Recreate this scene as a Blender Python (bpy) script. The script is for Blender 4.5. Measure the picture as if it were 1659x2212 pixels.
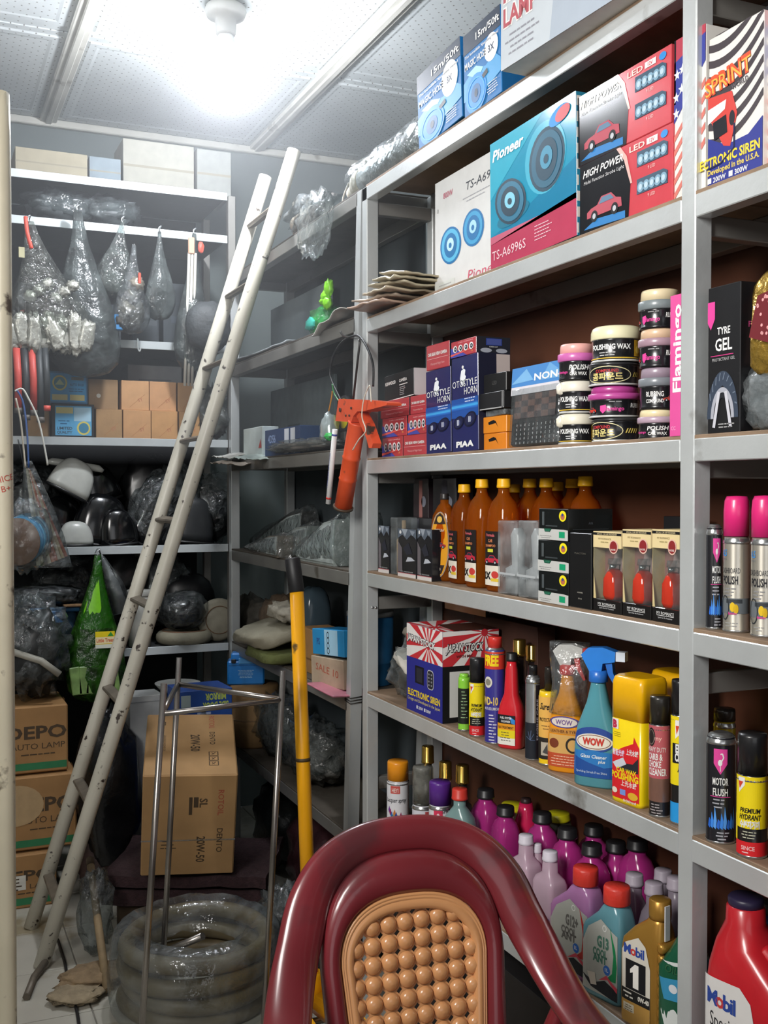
import bpy, bmesh, math, random
from mathutils import Vector, Matrix, noise

random.seed(11)
sc = bpy.context.scene
for o in list(bpy.data.objects):
    bpy.data.objects.remove(o, do_unlink=True)
LK = sc.collection
PI = math.pi

# ---------------------------------------------------------------- camera
FPX, CX, CY, CAMH = 2300.0, 829.5, 1106.0, 1.42
YAW = math.atan((CX + 181) / FPX)
PIT = math.atan(46.0 / FPX)
cam_data = bpy.data.cameras.new('camera')
cam = bpy.data.objects.new('camera', cam_data)
LK.objects.link(cam)
cam.location = (0, 0, CAMH)
cam.rotation_euler = (PI / 2 - PIT, 0, -YAW)
cam_data.sensor_fit = 'HORIZONTAL'
cam_data.sensor_width = 36.0
cam_data.lens = 36.0 * FPX / 1659.0
cam_data.clip_start = 0.02
sc.camera = cam

# ---------------------------------------------------------------- world, daylight, exposure
w = bpy.data.worlds.new('shop_ambient')
sc.world = w
w.use_nodes = True
w.node_tree.nodes['Background'].inputs[0].default_value = (0.80, 0.88, 1.0, 1)
w.node_tree.nodes['Background'].inputs[1].default_value = 0.045

def area_light(name, loc, rot, sx, sy, power, color):
    L = bpy.data.lights.new(name, 'AREA')
    L.shape = 'RECTANGLE'
    L.size, L.size_y, L.energy, L.color = sx, sy, power, color
    o = bpy.data.objects.new(name, L)
    LK.objects.link(o)
    o.location, o.rotation_euler = loc, rot
    return o

# daylight through the open shop front behind the photographer
area_light('shop_front_daylight', (-0.7, -2.2, 1.6), (PI / 2, 0, 0.0), 2.4, 2.0, 13, (0.97, 0.98, 1.0))
# unseen soft light added above left of the photographer, aimed to brighten the goods
al = area_light('aisle_fill', (-1.1, 0.55, 2.45), (0, 0, 0), 0.6, 1.0, 19, (1.0, 0.98, 0.95))
al.rotation_euler = (Vector((1.15, 1.8, 1.75)) - al.location).to_track_quat('-Z', 'Y').to_euler()
al.data.spread = math.radians(95)

vs = sc.view_settings
vs.view_transform = 'Standard'
vs.look = 'None'
vs.exposure = 0.42
vs.gamma = 1.0
vs.use_curve_mapping = False
sc.cycles.use_denoising = True
sc.cycles.max_bounces = 6
sc.cycles.diffuse_bounces = 3
sc.cycles.glossy_bounces = 3
sc.cycles.use_adaptive_sampling = True
sc.cycles.adaptive_threshold = 0.03
sc.cycles.transparent_max_bounces = 16
sc.cycles.caustics_reflective = False
sc.cycles.caustics_refractive = False
sc.cycles.sample_clamp_indirect = 6.0

# ---------------------------------------------------------------- ray helpers (photo pixel -> place in the room)
FV = Vector((math.sin(YAW) * math.cos(PIT), math.cos(YAW) * math.cos(PIT), -math.sin(PIT)))
RV = Vector((math.cos(YAW), -math.sin(YAW), 0))
UV = RV.cross(FV)

def ray(px, py):
    return FV + RV * ((px - CX) / FPX) + UV * ((CY - py) / FPX)
def onX(px, py, X):
    d = ray(px, py); t = X / d.x
    return Vector((X, d.y * t, CAMH + d.z * t))
def onY(px, py, Y):
    d = ray(px, py); t = Y / d.y
    return Vector((d.x * t, Y, CAMH + d.z * t))
def onZ(px, py, Z):
    d = ray(px, py); t = (Z - CAMH) / d.z
    return Vector((d.x * t, d.y * t, Z))
def onD(px, py, D):
    d = ray(px, py)
    return Vector((d.x * D, d.y * D, CAMH + d.z * D))
def depth(p):
    return FV.dot(Vector(p) - Vector((0, 0, CAMH)))
def Yat(px, X, Z):
    q = RV - FV * ((px - CX) / FPX)
    return -(q.x * X + q.z * (Z - CAMH)) / q.y
def Zat(py, X, Y):
    q = UV - FV * ((CY - py) / FPX)
    return CAMH - (q.x * X + q.y * Y) / q.z

# ---------------------------------------------------------------- materials
def lin(h):
    h = h.lstrip('#')
    r = []
    for i in (0, 2, 4):
        c = int(h[i:i + 2], 16) / 255
        r.append(c / 12.92 if c <= 0.04045 else ((c + 0.055) / 1.055) ** 2.4)
    return (*r, 1.0)

MATS = {}
def _new(name):
    m = bpy.data.materials.new(name)
    m.use_nodes = True
    nt = m.node_tree
    nt.nodes.clear()
    out = nt.nodes.new('ShaderNodeOutputMaterial')
    return m, nt, out

def _noise(nt, scale, detail=3, coord='Object'):
    tc = nt.nodes.new('ShaderNodeNewGeometry' if coord == 'W' else 'ShaderNodeTexCoord')
    if coord == 'W': coord = 'Position'
    n = nt.nodes.new('ShaderNodeTexNoise')
    n.inputs['Scale'].default_value = scale
    n.inputs['Detail'].default_value = detail
    nt.links.new(tc.outputs[coord], n.inputs['Vector'])
    return n

def mat(hexc, rough=0.5, metal=0.0, var=0.10, scale=25.0, bump=0.0, bscale=None, coat=0.0, dirt=None, dscale=9.0, dlevel=0.6, spec=0.5, world=False):
    key = (hexc, rough, metal, var, scale, bump, bscale, coat, dirt, dscale, dlevel, spec, world)
    if key in MATS:
        return MATS[key]
    m, nt, out = _new('mat_' + hexc.lstrip('#') + ('_metal' if metal else ''))
    b = nt.nodes.new('ShaderNodeBsdfPrincipled')
    b.inputs['Roughness'].default_value = rough
    b.inputs['Metallic'].default_value = metal
    b.inputs['Specular IOR Level'].default_value = spec
    if coat:
        b.inputs['Coat Weight'].default_value = coat
        b.inputs['Coat Roughness'].default_value = 0.12
    c = lin(hexc)
    cs = 'W' if world else 'Object'
    n = _noise(nt, scale, 3, cs)
    mr = nt.nodes.new('ShaderNodeMapRange')
    mr.inputs['From Min'].default_value = 0.3
    mr.inputs['From Max'].default_value = 0.7
    mr.inputs['To Min'].default_value = 1 - var
    mr.inputs['To Max'].default_value = 1 + var * 0.6
    nt.links.new(n.outputs['Fac'], mr.inputs['Value'])
    mix = nt.nodes.new('ShaderNodeVectorMath'); mix.operation = 'SCALE'
    mix.inputs[0].default_value = c[:3]
    nt.links.new(mr.outputs['Result'], mix.inputs['Scale'])
    col_out = mix.outputs['Vector']
    if dirt:
        n2 = _noise(nt, dscale, 6, cs)
        r2 = nt.nodes.new('ShaderNodeMapRange')
        r2.inputs['From Min'].default_value = dlevel
        r2.inputs['From Max'].default_value = dlevel + 0.06
        nt.links.new(n2.outputs['Fac'], r2.inputs['Value'])
        mx = nt.nodes.new('ShaderNodeMix'); mx.data_type = 'RGBA'
        nt.links.new(r2.outputs['Result'], mx.inputs[0])
        nt.links.new(col_out, mx.inputs[6])
        mx.inputs[7].default_value = lin(dirt)
        col_out = mx.outputs[2]
    nt.links.new(col_out, b.inputs['Base Color'])
    if bump:
        nb = _noise(nt, bscale or scale * 3, 4, cs)
        bp = nt.nodes.new('ShaderNodeBump')
        bp.inputs['Strength'].default_value = bump
        bp.inputs['Distance'].default_value = 0.01
        nt.links.new(nb.outputs['Fac'], bp.inputs['Height'])
        nt.links.new(bp.outputs['Normal'], b.inputs['Normal'])
    nt.links.new(b.outputs[0], out.inputs[0])
    MATS[key] = m
    return m

def clear(tint='eef2f2', alpha=0.25, rough=0.10, bump=0.6, bscale=22.0, haze='a8aeb0', gloss=1.0):
    """thin wrinkled clear plastic: see-through, sharp glints on the folds and a slight milky share"""
    key = ('clear', tint, alpha, rough, bump, bscale, haze, gloss)
    if key in MATS:
        return MATS[key]
    m, nt, out = _new('clear_plastic')
    tr = nt.nodes.new('ShaderNodeBsdfTransparent'); tr.inputs[0].default_value = lin(tint)
    n = _noise(nt, bscale, 4)
    bp = nt.nodes.new('ShaderNodeBump'); bp.inputs['Strength'].default_value = bump; bp.inputs['Distance'].default_value = 0.03
    nt.links.new(n.outputs['Fac'], bp.inputs['Height'])
    g = nt.nodes.new('ShaderNodeBsdfGlossy'); g.inputs['Roughness'].default_value = rough
    nt.links.new(bp.outputs['Normal'], g.inputs['Normal'])
    fr = nt.nodes.new('ShaderNodeLayerWeight'); fr.inputs['Blend'].default_value = 0.5
    nt.links.new(bp.outputs['Normal'], fr.inputs['Normal'])
    pw = nt.nodes.new('ShaderNodeMath'); pw.operation = 'POWER'; pw.inputs[1].default_value = 4.0
    nt.links.new(fr.outputs['Facing'], pw.inputs[0])
    fm = nt.nodes.new('ShaderNodeMath'); fm.operation = 'MULTIPLY_ADD'; fm.use_clamp = True
    fm.inputs[1].default_value = 0.55 * gloss; fm.inputs[2].default_value = 0.07 * gloss
    nt.links.new(pw.outputs[0], fm.inputs[0])
    m1 = nt.nodes.new('ShaderNodeMixShader')
    nt.links.new(fm.outputs[0], m1.inputs[0]); nt.links.new(tr.outputs[0], m1.inputs[1]); nt.links.new(g.outputs[0], m1.inputs[2])
    d = nt.nodes.new('ShaderNodeBsdfDiffuse'); d.inputs[0].default_value = lin(haze)
    nt.links.new(bp.outputs['Normal'], d.inputs['Normal'])
    mr = nt.nodes.new('ShaderNodeMapRange')
    mr.inputs['From Min'].default_value = 0.4; mr.inputs['From Max'].default_value = 0.72
    mr.inputs['To Min'].default_value = alpha * 0.35; mr.inputs['To Max'].default_value = min(1, alpha * 1.5)
    nt.links.new(n.outputs['Fac'], mr.inputs['Value'])
    mx = nt.nodes.new('ShaderNodeMixShader')
    nt.links.new(mr.outputs['Result'], mx.inputs[0])
    nt.links.new(m1.outputs[0], mx.inputs[1]); nt.links.new(d.outputs[0], mx.inputs[2])
    nt.links.new(mx.outputs[0], out.inputs[0])
    MATS[key] = m
    return m

def liquid(hexc, see=0.35, rough=0.12, tint=None):
    """filled translucent bottle: coloured see-through share over a glossy coloured body"""
    key = ('liquid', hexc, see, rough, tint)
    if key in MATS:
        return MATS[key]
    m, nt, out = _new('liquid_' + hexc)
    tr = nt.nodes.new('ShaderNodeBsdfTransparent'); tr.inputs[0].default_value = lin(tint or hexc)
    b = nt.nodes.new('ShaderNodeBsdfPrincipled')
    n = _noise(nt, 14)
    mr = nt.nodes.new('ShaderNodeMapRange'); mr.inputs['To Min'].default_value = 0.8; mr.inputs['To Max'].default_value = 1.15
    nt.links.new(n.outputs['Fac'], mr.inputs['Value'])
    sv = nt.nodes.new('ShaderNodeVectorMath'); sv.operation = 'SCALE'; sv.inputs[0].default_value = lin(hexc)[:3]
    nt.links.new(mr.outputs['Result'], sv.inputs['Scale'])
    nt.links.new(sv.outputs['Vector'], b.inputs['Base Color'])
    b.inputs['Roughness'].default_value = rough
    mx = nt.nodes.new('ShaderNodeMixShader'); mx.inputs[0].default_value = 1 - see
    nt.links.new(tr.outputs[0], mx.inputs[1]); nt.links.new(b.outputs[0], mx.inputs[2])
    nt.links.new(mx.outputs[0], out.inputs[0])
    MATS[key] = m
    return m

def glow(hexc, strength):
    m, nt, out = _new('lamp_glow')
    e = nt.nodes.new('ShaderNodeEmission'); e.inputs[0].default_value = lin(hexc); e.inputs[1].default_value = strength
    nt.links.new(e.outputs[0], out.inputs[0])
    return m

# ---------------------------------------------------------------- mesh builder
def sellipse(hw, hd, n=2.0, seg=20, cx=0.0, cy=0.0):
    pts = []
    for i in range(seg):
        a = 2 * PI * i / seg
        c, s = math.cos(a), math.sin(a)
        pts.append((cx + hw * math.copysign(abs(c) ** (2 / n), c), cy + hd * math.copysign(abs(s) ** (2 / n), s)))
    return pts

class MB:
    def __init__(s):
        s.v, s.f, s.m, s.s, s.mats = [], [], [], [], []
    def mi(s, m):
        if m not in s.mats:
            s.mats.append(m)
        return s.mats.index(m)
    def add(s, verts, faces, m, smooth=False, M=None):
        o = len(s.v)
        if M is not None:
            verts = [M @ Vector(v) for v in verts]
        s.v += [tuple(v) for v in verts]
        k = s.mi(m)
        for f in faces:
            s.f.append([i + o for i in f]); s.m.append(k); s.s.append(smooth)
        return s
    def box(s, lo, hi, m, bev=0.0, M=None):
        x0, y0, z0 = lo; x1, y1, z1 = hi
        if bev <= 0:
            v = [(x0, y0, z0), (x1, y0, z0), (x1, y1, z0), (x0, y1, z0), (x0, y0, z1), (x1, y0, z1), (x1, y1, z1), (x0, y1, z1)]
            f = [(0, 3, 2, 1), (4, 5, 6, 7), (0, 1, 5, 4), (1, 2, 6, 5), (2, 3, 7, 6), (3, 0, 4, 7)]
            return s.add(v, f, m, False, M)
        b = min(bev, (x1 - x0) * .45, (y1 - y0) * .45, (z1 - z0) * .45)
        v, idx = [], {}
        for i, X in enumerate((x0, x1)):
            for j, Y in enumerate((y0, y1)):
                for k, Z in enumerate((z0, z1)):
                    dx, dy, dz = (b if i == 0 else -b), (b if j == 0 else -b), (b if k == 0 else -b)
                    for a, p in enumerate(((X, Y + dy, Z + dz), (X + dx, Y, Z + dz), (X + dx, Y + dy, Z))):
                        idx[i, j, k, a] = len(v); v.append(p)
        I = lambda i, j, k, a: idx[i, j, k, a]
        f = []
        f.append([I(0, 0, 0, 0), I(0, 0, 1, 0), I(0, 1, 1, 0), I(0, 1, 0, 0)])
        f.append([I(1, 0, 0, 0), I(1, 1, 0, 0), I(1, 1, 1, 0), I(1, 0, 1, 0)])
        f.append([I(0, 0, 0, 1), I(1, 0, 0, 1), I(1, 0, 1, 1), I(0, 0, 1, 1)])
        f.append([I(0, 1, 0, 1), I(0, 1, 1, 1), I(1, 1, 1, 1), I(1, 1, 0, 1)])
        f.append([I(0, 0, 0, 2), I(0, 1, 0, 2), I(1, 1, 0, 2), I(1, 0, 0, 2)])
        f.append([I(0, 0, 1, 2), I(1, 0, 1, 2), I(1, 1, 1, 2), I(0, 1, 1, 2)])
        for i in (0, 1):
            for j in (0, 1):
                f.append([I(i, j, 0, 0), I(i, j, 0, 1), I(i, j, 1, 1), I(i, j, 1, 0)])
        for i in (0, 1):
            for k in (0, 1):
                f.append([I(i, 0, k, 0), I(i, 0, k, 2), I(i, 1, k, 2), I(i, 1, k, 0)])
        for j in (0, 1):
            for k in (0, 1):
                f.append([I(0, j, k, 1), I(0, j, k, 2), I(1, j, k, 2), I(1, j, k, 1)])
        for i in (0, 1):
            for j in (0, 1):
                for k in (0, 1):
                    f.append([I(i, j, k, 0), I(i, j, k, 1), I(i, j, k, 2)])
        return s.add(v, f, m, False, M)
    def rings(s, rs, m, caps=True, smooth=True, M=None, closed=False):
        """rs: list of rings (each a list of 3D points, same count)"""
        n = len(rs[0]); v = [p for r in rs for p in r]; f = []
        R = len(rs)
        for i in range(R if closed else R - 1):
            a, b = i * n, ((i + 1) % R) * n
            for k in range(n):
                f.append((a + k, a + (k + 1) % n, b + (k + 1) % n, b + k))
        s.add(v, f, m, smooth, M)
        if caps and not closed:
            o = len(s.v) - len(v)
            k = s.mi(m)
            s.f.append([o + i for i in reversed(range(n))]); s.m.append(k); s.s.append(False)
            s.f.append([o + (R - 1) * n + i for i in range(n)]); s.m.append(k); s.s.append(False)
        return s
    def lathe(s, prof, m, seg=24, c=(0, 0, 0), M=None, smooth=True, sy=1.0):
        rs = []
        for r, z in prof:
            r = max(r, 1e-5)
            rs.append([(c[0] + r * math.cos(2 * PI * i / seg), c[1] + sy * r * math.sin(2 * PI * i / seg), c[2] + z) for i in range(seg)])
        return s.rings(rs, m, True, smooth, M)
    def loft(s, prof, m, seg=24, c=(0, 0, 0), M=None, smooth=True):
        """prof: (z, half width, half depth, squareness, dx, dy)"""
        rs = []
        for p in prof:
            z, hw, hd = p[:3]; n = p[3] if len(p) > 3 else 2.0
            dx = p[4] if len(p) > 4 else 0; dy = p[5] if len(p) > 5 else 0
            rs.append([(c[0] + x, c[1] + y, c[2] + z) for x, y in sellipse(hw, hd, n, seg, dx, dy)])
        return s.rings(rs, m, True, smooth, M)
    def tube(s, pts, r, m, seg=8, caps=True, M=None, smooth=True, closed=False):
        pts = [Vector(p) for p in pts]
        n = len(pts); rs = []
        up = None
        for i, p in enumerate(pts):
            if closed:
                t = pts[(i + 1) % n] - pts[i - 1]
            else:
                t = (pts[min(i + 1, n - 1)] - pts[max(i - 1, 0)])
            if t.length < 1e-9: t = Vector((0, 0, 1))
            t.normalize()
            if up is None:
                up = Vector((0, 0, 1)) if abs(t.z) < 0.9 else Vector((1, 0, 0))
            a = t.cross(up).normalized(); up = a.cross(t).normalized()
            rr = r[i] if isinstance(r, (list, tuple)) else r
            rs.append([tuple(p + (a * math.cos(2 * PI * k / seg) + up * math.sin(2 * PI * k / seg)) * rr) for k in range(seg)])
        return s.rings(rs, m, caps, smooth, M, closed)
    def cyl(s, p0, p1, r, m, seg=16, M=None):
        return s.tube([p0, p1], r, m, seg, True, M)
    def prism(s, poly, y0, y1, m, M=None, smooth=False):
        """poly in x,z extruded along y"""
        n = len(poly)
        v = [(x, y0, z) for x, z in poly] + [(x, y1, z) for x, z in poly]
        f = [list(range(n)), list(reversed(range(n, 2 * n)))]
        f += [(i, i + n, (i + 1) % n + n, (i + 1) % n) for i in range(n)]
        return s.add(v, f, m, smooth, M)
    def mesh(s, name):
        me = bpy.data.meshes.new(name)
        me.from_pydata(s.v, [], s.f)
        for m in s.mats:
            me.materials.append(m)
        me.polygons.foreach_set('material_index', s.m)
        me.polygons.foreach_set('use_smooth', s.s)
        bm = bmesh.new(); bm.from_mesh(me)
        bmesh.ops.recalc_face_normals(bm, faces=bm.faces)
        bm.to_mesh(me); bm.free()
        me.update()
        return me
    def build(s, name, parent=None, loc=None, rot=None):
        o = bpy.data.objects.new(name, s.mesh(name))
        LK.objects.link(o)
        if parent is not None: o.parent = parent
        if loc is not None: o.location = loc
        if rot is not None: o.rotation_euler = rot
        return o

def thing(name, label, cat, loc=(0, 0, 0), rz=0.0, group=None, rot=None):
    o = bpy.data.objects.new(name, None)
    o.empty_display_size = 0.05
    LK.objects.link(o)
    o.location = loc
    o.rotation_euler = rot if rot is not None else (0, 0, rz)
    return tag(o, label, cat, group)

def tag(o, label, cat, group=None):
    o['label'] = label; o['category'] = cat
    if group: o['group'] = group
    return o

def struct(o):
    o['kind'] = 'structure'
    return o

def stuffpart(o):
    o['kind'] = 'stuff'
    return o

def copy_thing(o, loc, rz=None, label=None, rot=None):
    c = o.copy(); LK.objects.link(c)
    c.location = loc
    if rz is not None: c.rotation_euler = (0, 0, rz)
    if rot is not None: c.rotation_euler = rot
    if label: c['label'] = label
    for ch in list(o.children):
        d = ch.copy(); LK.objects.link(d); d.parent = c
        for g in list(ch.children):
            e = g.copy(); LK.objects.link(e); e.parent = d
    return c

def shared(name, me, parent, loc=(0, 0, 0), rot=(0, 0, 0)):
    o = bpy.data.objects.new(name, me); LK.objects.link(o)
    o.parent = parent; o.location = loc; o.rotation_euler = rot
    return o

# ---------------------------------------------------------------- flat print (lettering, pictures) that follows a surface
_TXT = {}
def text_geo(txt, bold=0.0):
    k = (txt, bold)
    if k in _TXT: return _TXT[k]
    cu = bpy.data.curves.new('t', 'FONT')
    cu.body = txt; cu.size = 1.0; cu.resolution_u = 2; cu.offset = bold; cu.fill_mode = 'FRONT'
    ob = bpy.data.objects.new('t', cu)
    me = ob.to_mesh()
    vs_ = [(v.co.x, v.co.y) for v in me.vertices]; fs = [list(p.vertices) for p in me.polygons]
    ob.to_mesh_clear()
    bpy.data.objects.remove(ob); bpy.data.curves.remove(cu)
    if vs_:
        x0 = min(v[0] for v in vs_); x1 = max(v[0] for v in vs_)
    else:
        x0 = x1 = 0
    _TXT[k] = (vs_, fs, x0, x1)
    return _TXT[k]

class Print:
    """collects flat coloured shapes in (u right, v up), then lays them on a surface"""
    def __init__(s):
        s.v, s.f, s.m, s.l, s.mats = [], [], [], [], []
    def _add(s, v, f, m, layer):
        if isinstance(m, str): m = mat(m, 0.55, var=0.03, spec=0.3)
        if m not in s.mats: s.mats.append(m)
        k = s.mats.index(m); o = len(s.v)
        s.v += [(x, y, layer) for x, y in v]
        for q in f:
            s.f.append([i + o for i in q]); s.m.append(k)
        return s
    def rect(s, x0, y0, x1, y1, m, layer=1):
        return s._add([(x0, y0), (x1, y0), (x1, y1), (x0, y1)], [(0, 1, 2, 3)], m, layer)
    def poly(s, pts, m, layer=1):
        return s._add(pts, [list(range(len(pts)))], m, layer)
    def ell(s, cx, cy, rx, ry, m, layer=1, seg=22, rot=0.0, n=2.0):
        c, sn = math.cos(rot), math.sin(rot)
        return s.poly([(cx + x * c - y * sn, cy + x * sn + y * c) for x, y in sellipse(rx, ry, n, seg)], m, layer)
    def ring(s, cx, cy, rx, ry, t, m, layer=1, seg=26, a0=0.0, a1=2 * PI):
        v, f = [], []
        full = abs(a1 - a0 - 2 * PI) < 1e-6
        N = seg if full else seg + 1
        for i in range(N):
            a = a0 + (a1 - a0) * i / seg
            v += [(cx + rx * math.cos(a), cy + ry * math.sin(a)), (cx + (rx - t) * math.cos(a), cy + (ry - t) * math.sin(a))]
        for i in range(seg):
            j = (i + 1) % N
            f.append((2 * i, 2 * j, 2 * j + 1, 2 * i + 1))
        return s._add(v, f, m, layer)
    def line(s, pts, t, m, layer=1):
        for (x0, y0), (x1, y1) in zip(pts[:-1], pts[1:]):
            dx, dy = x1 - x0, y1 - y0; L = math.hypot(dx, dy) or 1
            nx, ny = -dy / L * t / 2, dx / L * t / 2
            s._add([(x0 + nx, y0 + ny), (x0 - nx, y0 - ny), (x1 - nx, y1 - ny), (x1 + nx, y1 + ny)], [(0, 1, 2, 3)], m, layer)
        return s
    def text(s, txt, x, y, h, m, layer=2, w=None, al='C', bold=0.02, shear=0.0, rot=0.0):
        """h = capital height; w squeezes the line to that width; (x,y) = baseline anchor"""
        vs_, fs, x0, x1 = text_geo(txt, bold)
        if not vs_: return s
        sy = h / 0.73; L = x1 - x0
        sx = (w / L) if w else sy
        off = {'L': 0, 'C': -L / 2, 'R': -L}[al]
        c, sn = math.cos(rot), math.sin(rot)
        pts = []
        for a, b in vs_:
            u = (a - x0 + off) * sx + shear * b * sy; v = b * sy
            pts.append((x + u * c - v * sn, y + u * sn + v * c))
        return s._add(pts, fs, m, layer)
    def lines(s, x, y, w, n, gap, t, m, layer=2, al='C', seed=0):
        rr = random.Random(seed + n)
        for i in range(n):
            ww = w * rr.uniform(.65, 1)
            x0 = x - ww / 2 if al == 'C' else x
            x0 = x0
            k = x0
            while k < x0 + ww - t * 2:
                d = min(rr.uniform(2.5, 7) * t, x0 + ww - k)
                s.rect(k, y - i * gap - t / 2, k + d, y - i * gap + t / 2, m, layer)
                k += d + t * 0.9
        return s
    def car(s, cx, cy, L, m, layer=2, dark='15161c', glass='2b3542'):
        h = L * .3
        s.poly([(cx - L * .5, cy), (cx - L * .5, cy + h * .35), (cx - L * .38, cy + h * .52), (cx - L * .2, cy + h * .6), (cx - L * .08, cy + h), (cx + L * .2, cy + h), (cx + L * .34, cy + h * .62), (cx + L * .48, cy + h * .5), (cx + L * .5, cy)], m, layer)
        s.poly([(cx - L * .15, cy + h * .6), (cx - L * .06, cy + h * .92), (cx + L * .18, cy + h * .92), (cx + L * .28, cy + h * .62)], glass, layer + 1)
        for k in (-.28, .3):
            s.ell(cx + k * L, cy + h * .02, L * .1, L * .1, dark, layer + 1, 14)
            s.ell(cx + k * L, cy + h * .02, L * .05, L * .05, 'b9bcc2', layer + 2, 10)
        return s
    def build(s, name, parent, fmap, step=0.0, lift=0.0003):
        """fmap(u,v,off)->xyz ; step>0 cuts the shapes along u so that they can bend"""
        if not s.f: return None
        bm = bmesh.new()
        bv = [bm.verts.new((x, y, l * 1.0)) for x, y, l in s.v]
        for q, k in zip(s.f, s.m):
            try:
                fc = bm.faces.new([bv[i] for i in q]); fc.material_index = k
            except ValueError:
                pass
        if step > 0:
            us = [v[0] for v in s.v]; u = math.floor(min(us) / step) * step + step
            while u < max(us):
                bmesh.ops.bisect_plane(bm, geom=bm.verts[:] + bm.edges[:] + bm.faces[:], plane_co=(u, 0, 0), plane_no=(1, 0, 0), dist=1e-6)
                u += step
        for v in bm.verts:
            v.co = fmap(v.co.x, v.co.y, 0.0002 + v.co.z * lift)
        me = bpy.data.meshes.new(name)
        bm.to_mesh(me); bm.free()
        for m in s.mats: me.materials.append(m)
        o = bpy.data.objects.new(name, me); LK.objects.link(o)
        o.parent = next((c for c in parent.children if c.name.split('.')[0] == 'body'), parent)
        return o

def on_front(y=0.0, x=0.0, z=0.0):
    return lambda u, v, d: (x + u, y - d, z + v)
def on_side(x, y=0.0, z=0.0):           # the face towards local +x ; u runs into the depth
    return lambda u, v, d: (x + d, y + u, z + v)
def on_top(z, x=0.0, y=0.0):
    return lambda u, v, d: (x + u, y + v, z + d)
def on_cyl(r, cy=0.0, cx=0.0, z=0.0):
    return lambda u, v, d: (cx + (r + d) * math.sin(u / r), cy - (r + d) * math.cos(u / r), z + v)
def on_loft(prof_fn, cy=0.0, n=4.0):
    """front of a squarish bottle: prof_fn(v) -> (half width, half depth)"""
    def f(u, v, d):
        hw, hd = prof_fn(v)
        t = max(-1, min(1, u / hw))
        y = hd * (1 - abs(t) ** n) ** (1 / n)
        return (u, cy - y - d - 0.0006, v)
    return f

def lerp(a, b, t): return a + (b - a) * t
def interp(tbl, z):
    if z <= tbl[0][0]: return tbl[0][1:]
    for a, b in zip(tbl[:-1], tbl[1:]):
        if z <= b[0]:
            t = (z - a[0]) / max(b[0] - a[0], 1e-9)
            return tuple(lerp(p, q, t) for p, q in zip(a[1:], b[1:]))
    return tbl[-1][1:]

def blob(mb, c, size, m, seed=0, amp=0.18, freq=2.2, seg=22, rings=14, sq=2.0, M=None, pinch=0.0):
    """crumpled rounded lump (bags, wrapped parts)"""
    rs = []
    for i in range(rings + 1):
        ph = -PI / 2 + PI * i / rings
        ph = max(-PI / 2 + .03, min(PI / 2 - .03, ph))
        row = []
        for x, y in sellipse(1, 1, sq, seg):
            k = math.cos(ph) ** (2 / sq); zz = math.copysign(abs(math.sin(ph)) ** (2 / sq), math.sin(ph))
            p = Vector((x * k, y * k, zz))
            d = 1 + amp * noise.noise(p * freq + Vector((seed * 7.1, seed * 3.3, seed))) + amp * .5 * noise.noise(p * freq * 3 + Vector((seed, 2, 5)))
            t = (zz + 1) / 2
            kk = d * (1 - pinch * t ** 1.5)
            row.append((c[0] + p.x * kk * size[0], c[1] + p.y * kk * size[1], c[2] + p.z * d * size[2]))
        rs.append(row)
    return mb.rings(rs, m, True, True, M)

def smooth_path(pts, n=6):
    """Catmull-Rom through points"""
    P = [Vector(p) for p in pts]; out = []
    for i in range(len(P) - 1):
        p0, p1, p2, p3 = P[max(i - 1, 0)], P[i], P[i + 1], P[min(i + 2, len(P) - 1)]
        for k in range(n):
            t = k / n
            out.append(0.5 * ((2 * p1) + (p2 - p0) * t + (2 * p0 - 5 * p1 + 4 * p2 - p3) * t * t + (3 * p1 - p0 - 3 * p2 + p3) * t ** 3))
    out.append(P[-1])
    return out

# ================================================================ the room
CEIL, YB, XR, XL, YF = 2.95, 4.62, 2.15, -1.5, -0.9
STEEL = mat('d4d8d8', 0.30, 0.42, var=0.10, scale=6, bump=0.05, bscale=60, dirt='8d8a84', dscale=5, dlevel=0.66)
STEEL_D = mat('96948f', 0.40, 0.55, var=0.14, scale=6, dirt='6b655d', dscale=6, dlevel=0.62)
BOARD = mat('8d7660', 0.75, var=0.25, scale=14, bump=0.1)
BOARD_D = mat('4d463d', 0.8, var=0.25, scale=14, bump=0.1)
PANEL = mat('54301f', 0.55, var=0.22, scale=5, bump=0.03)

def slab(name, lo, hi, m):
    return struct(MB().box(lo, hi, m).build(name))

floor = slab('floor', (XL, YF, -0.06), (XR, YB, -0.004), mat('8f8a80', 0.8, var=0.2))
TILE_M = mat('bcb8ac', 0.30, var=0.14, scale=5, dirt='94886f', dscale=3.2, dlevel=0.56, world=True)
tile_me = MB().box((-0.148, -0.148, -0.004), (0.148, 0.148, 0.0), TILE_M, 0.0015).mesh('tile')
for i in range(9):
    for j in range(12):
        shared('tile', tile_me, floor, (-0.62 + i * 0.3, 1.31 + j * 0.3, 0))

wall_m = mat('77807f', 0.85, var=0.10, scale=3)
slab('wall_back', (XL, YB, 0), (XR, YB + 0.1, CEIL), wall_m)
slab('wall_right', (XR, YF, 0), (XR + 0.1, YB, CEIL), wall_m)
slab('wall_left', (XL - 0.1, YF, 0), (XL, YB, CEIL), mat('b9b6ab', 0.85, var=0.08, scale=3))
ceil = slab('ceiling', (XL, YF, CEIL + 0.03), (XR, YB, CEIL + 0.09), mat('a9adad', 0.9))

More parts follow.
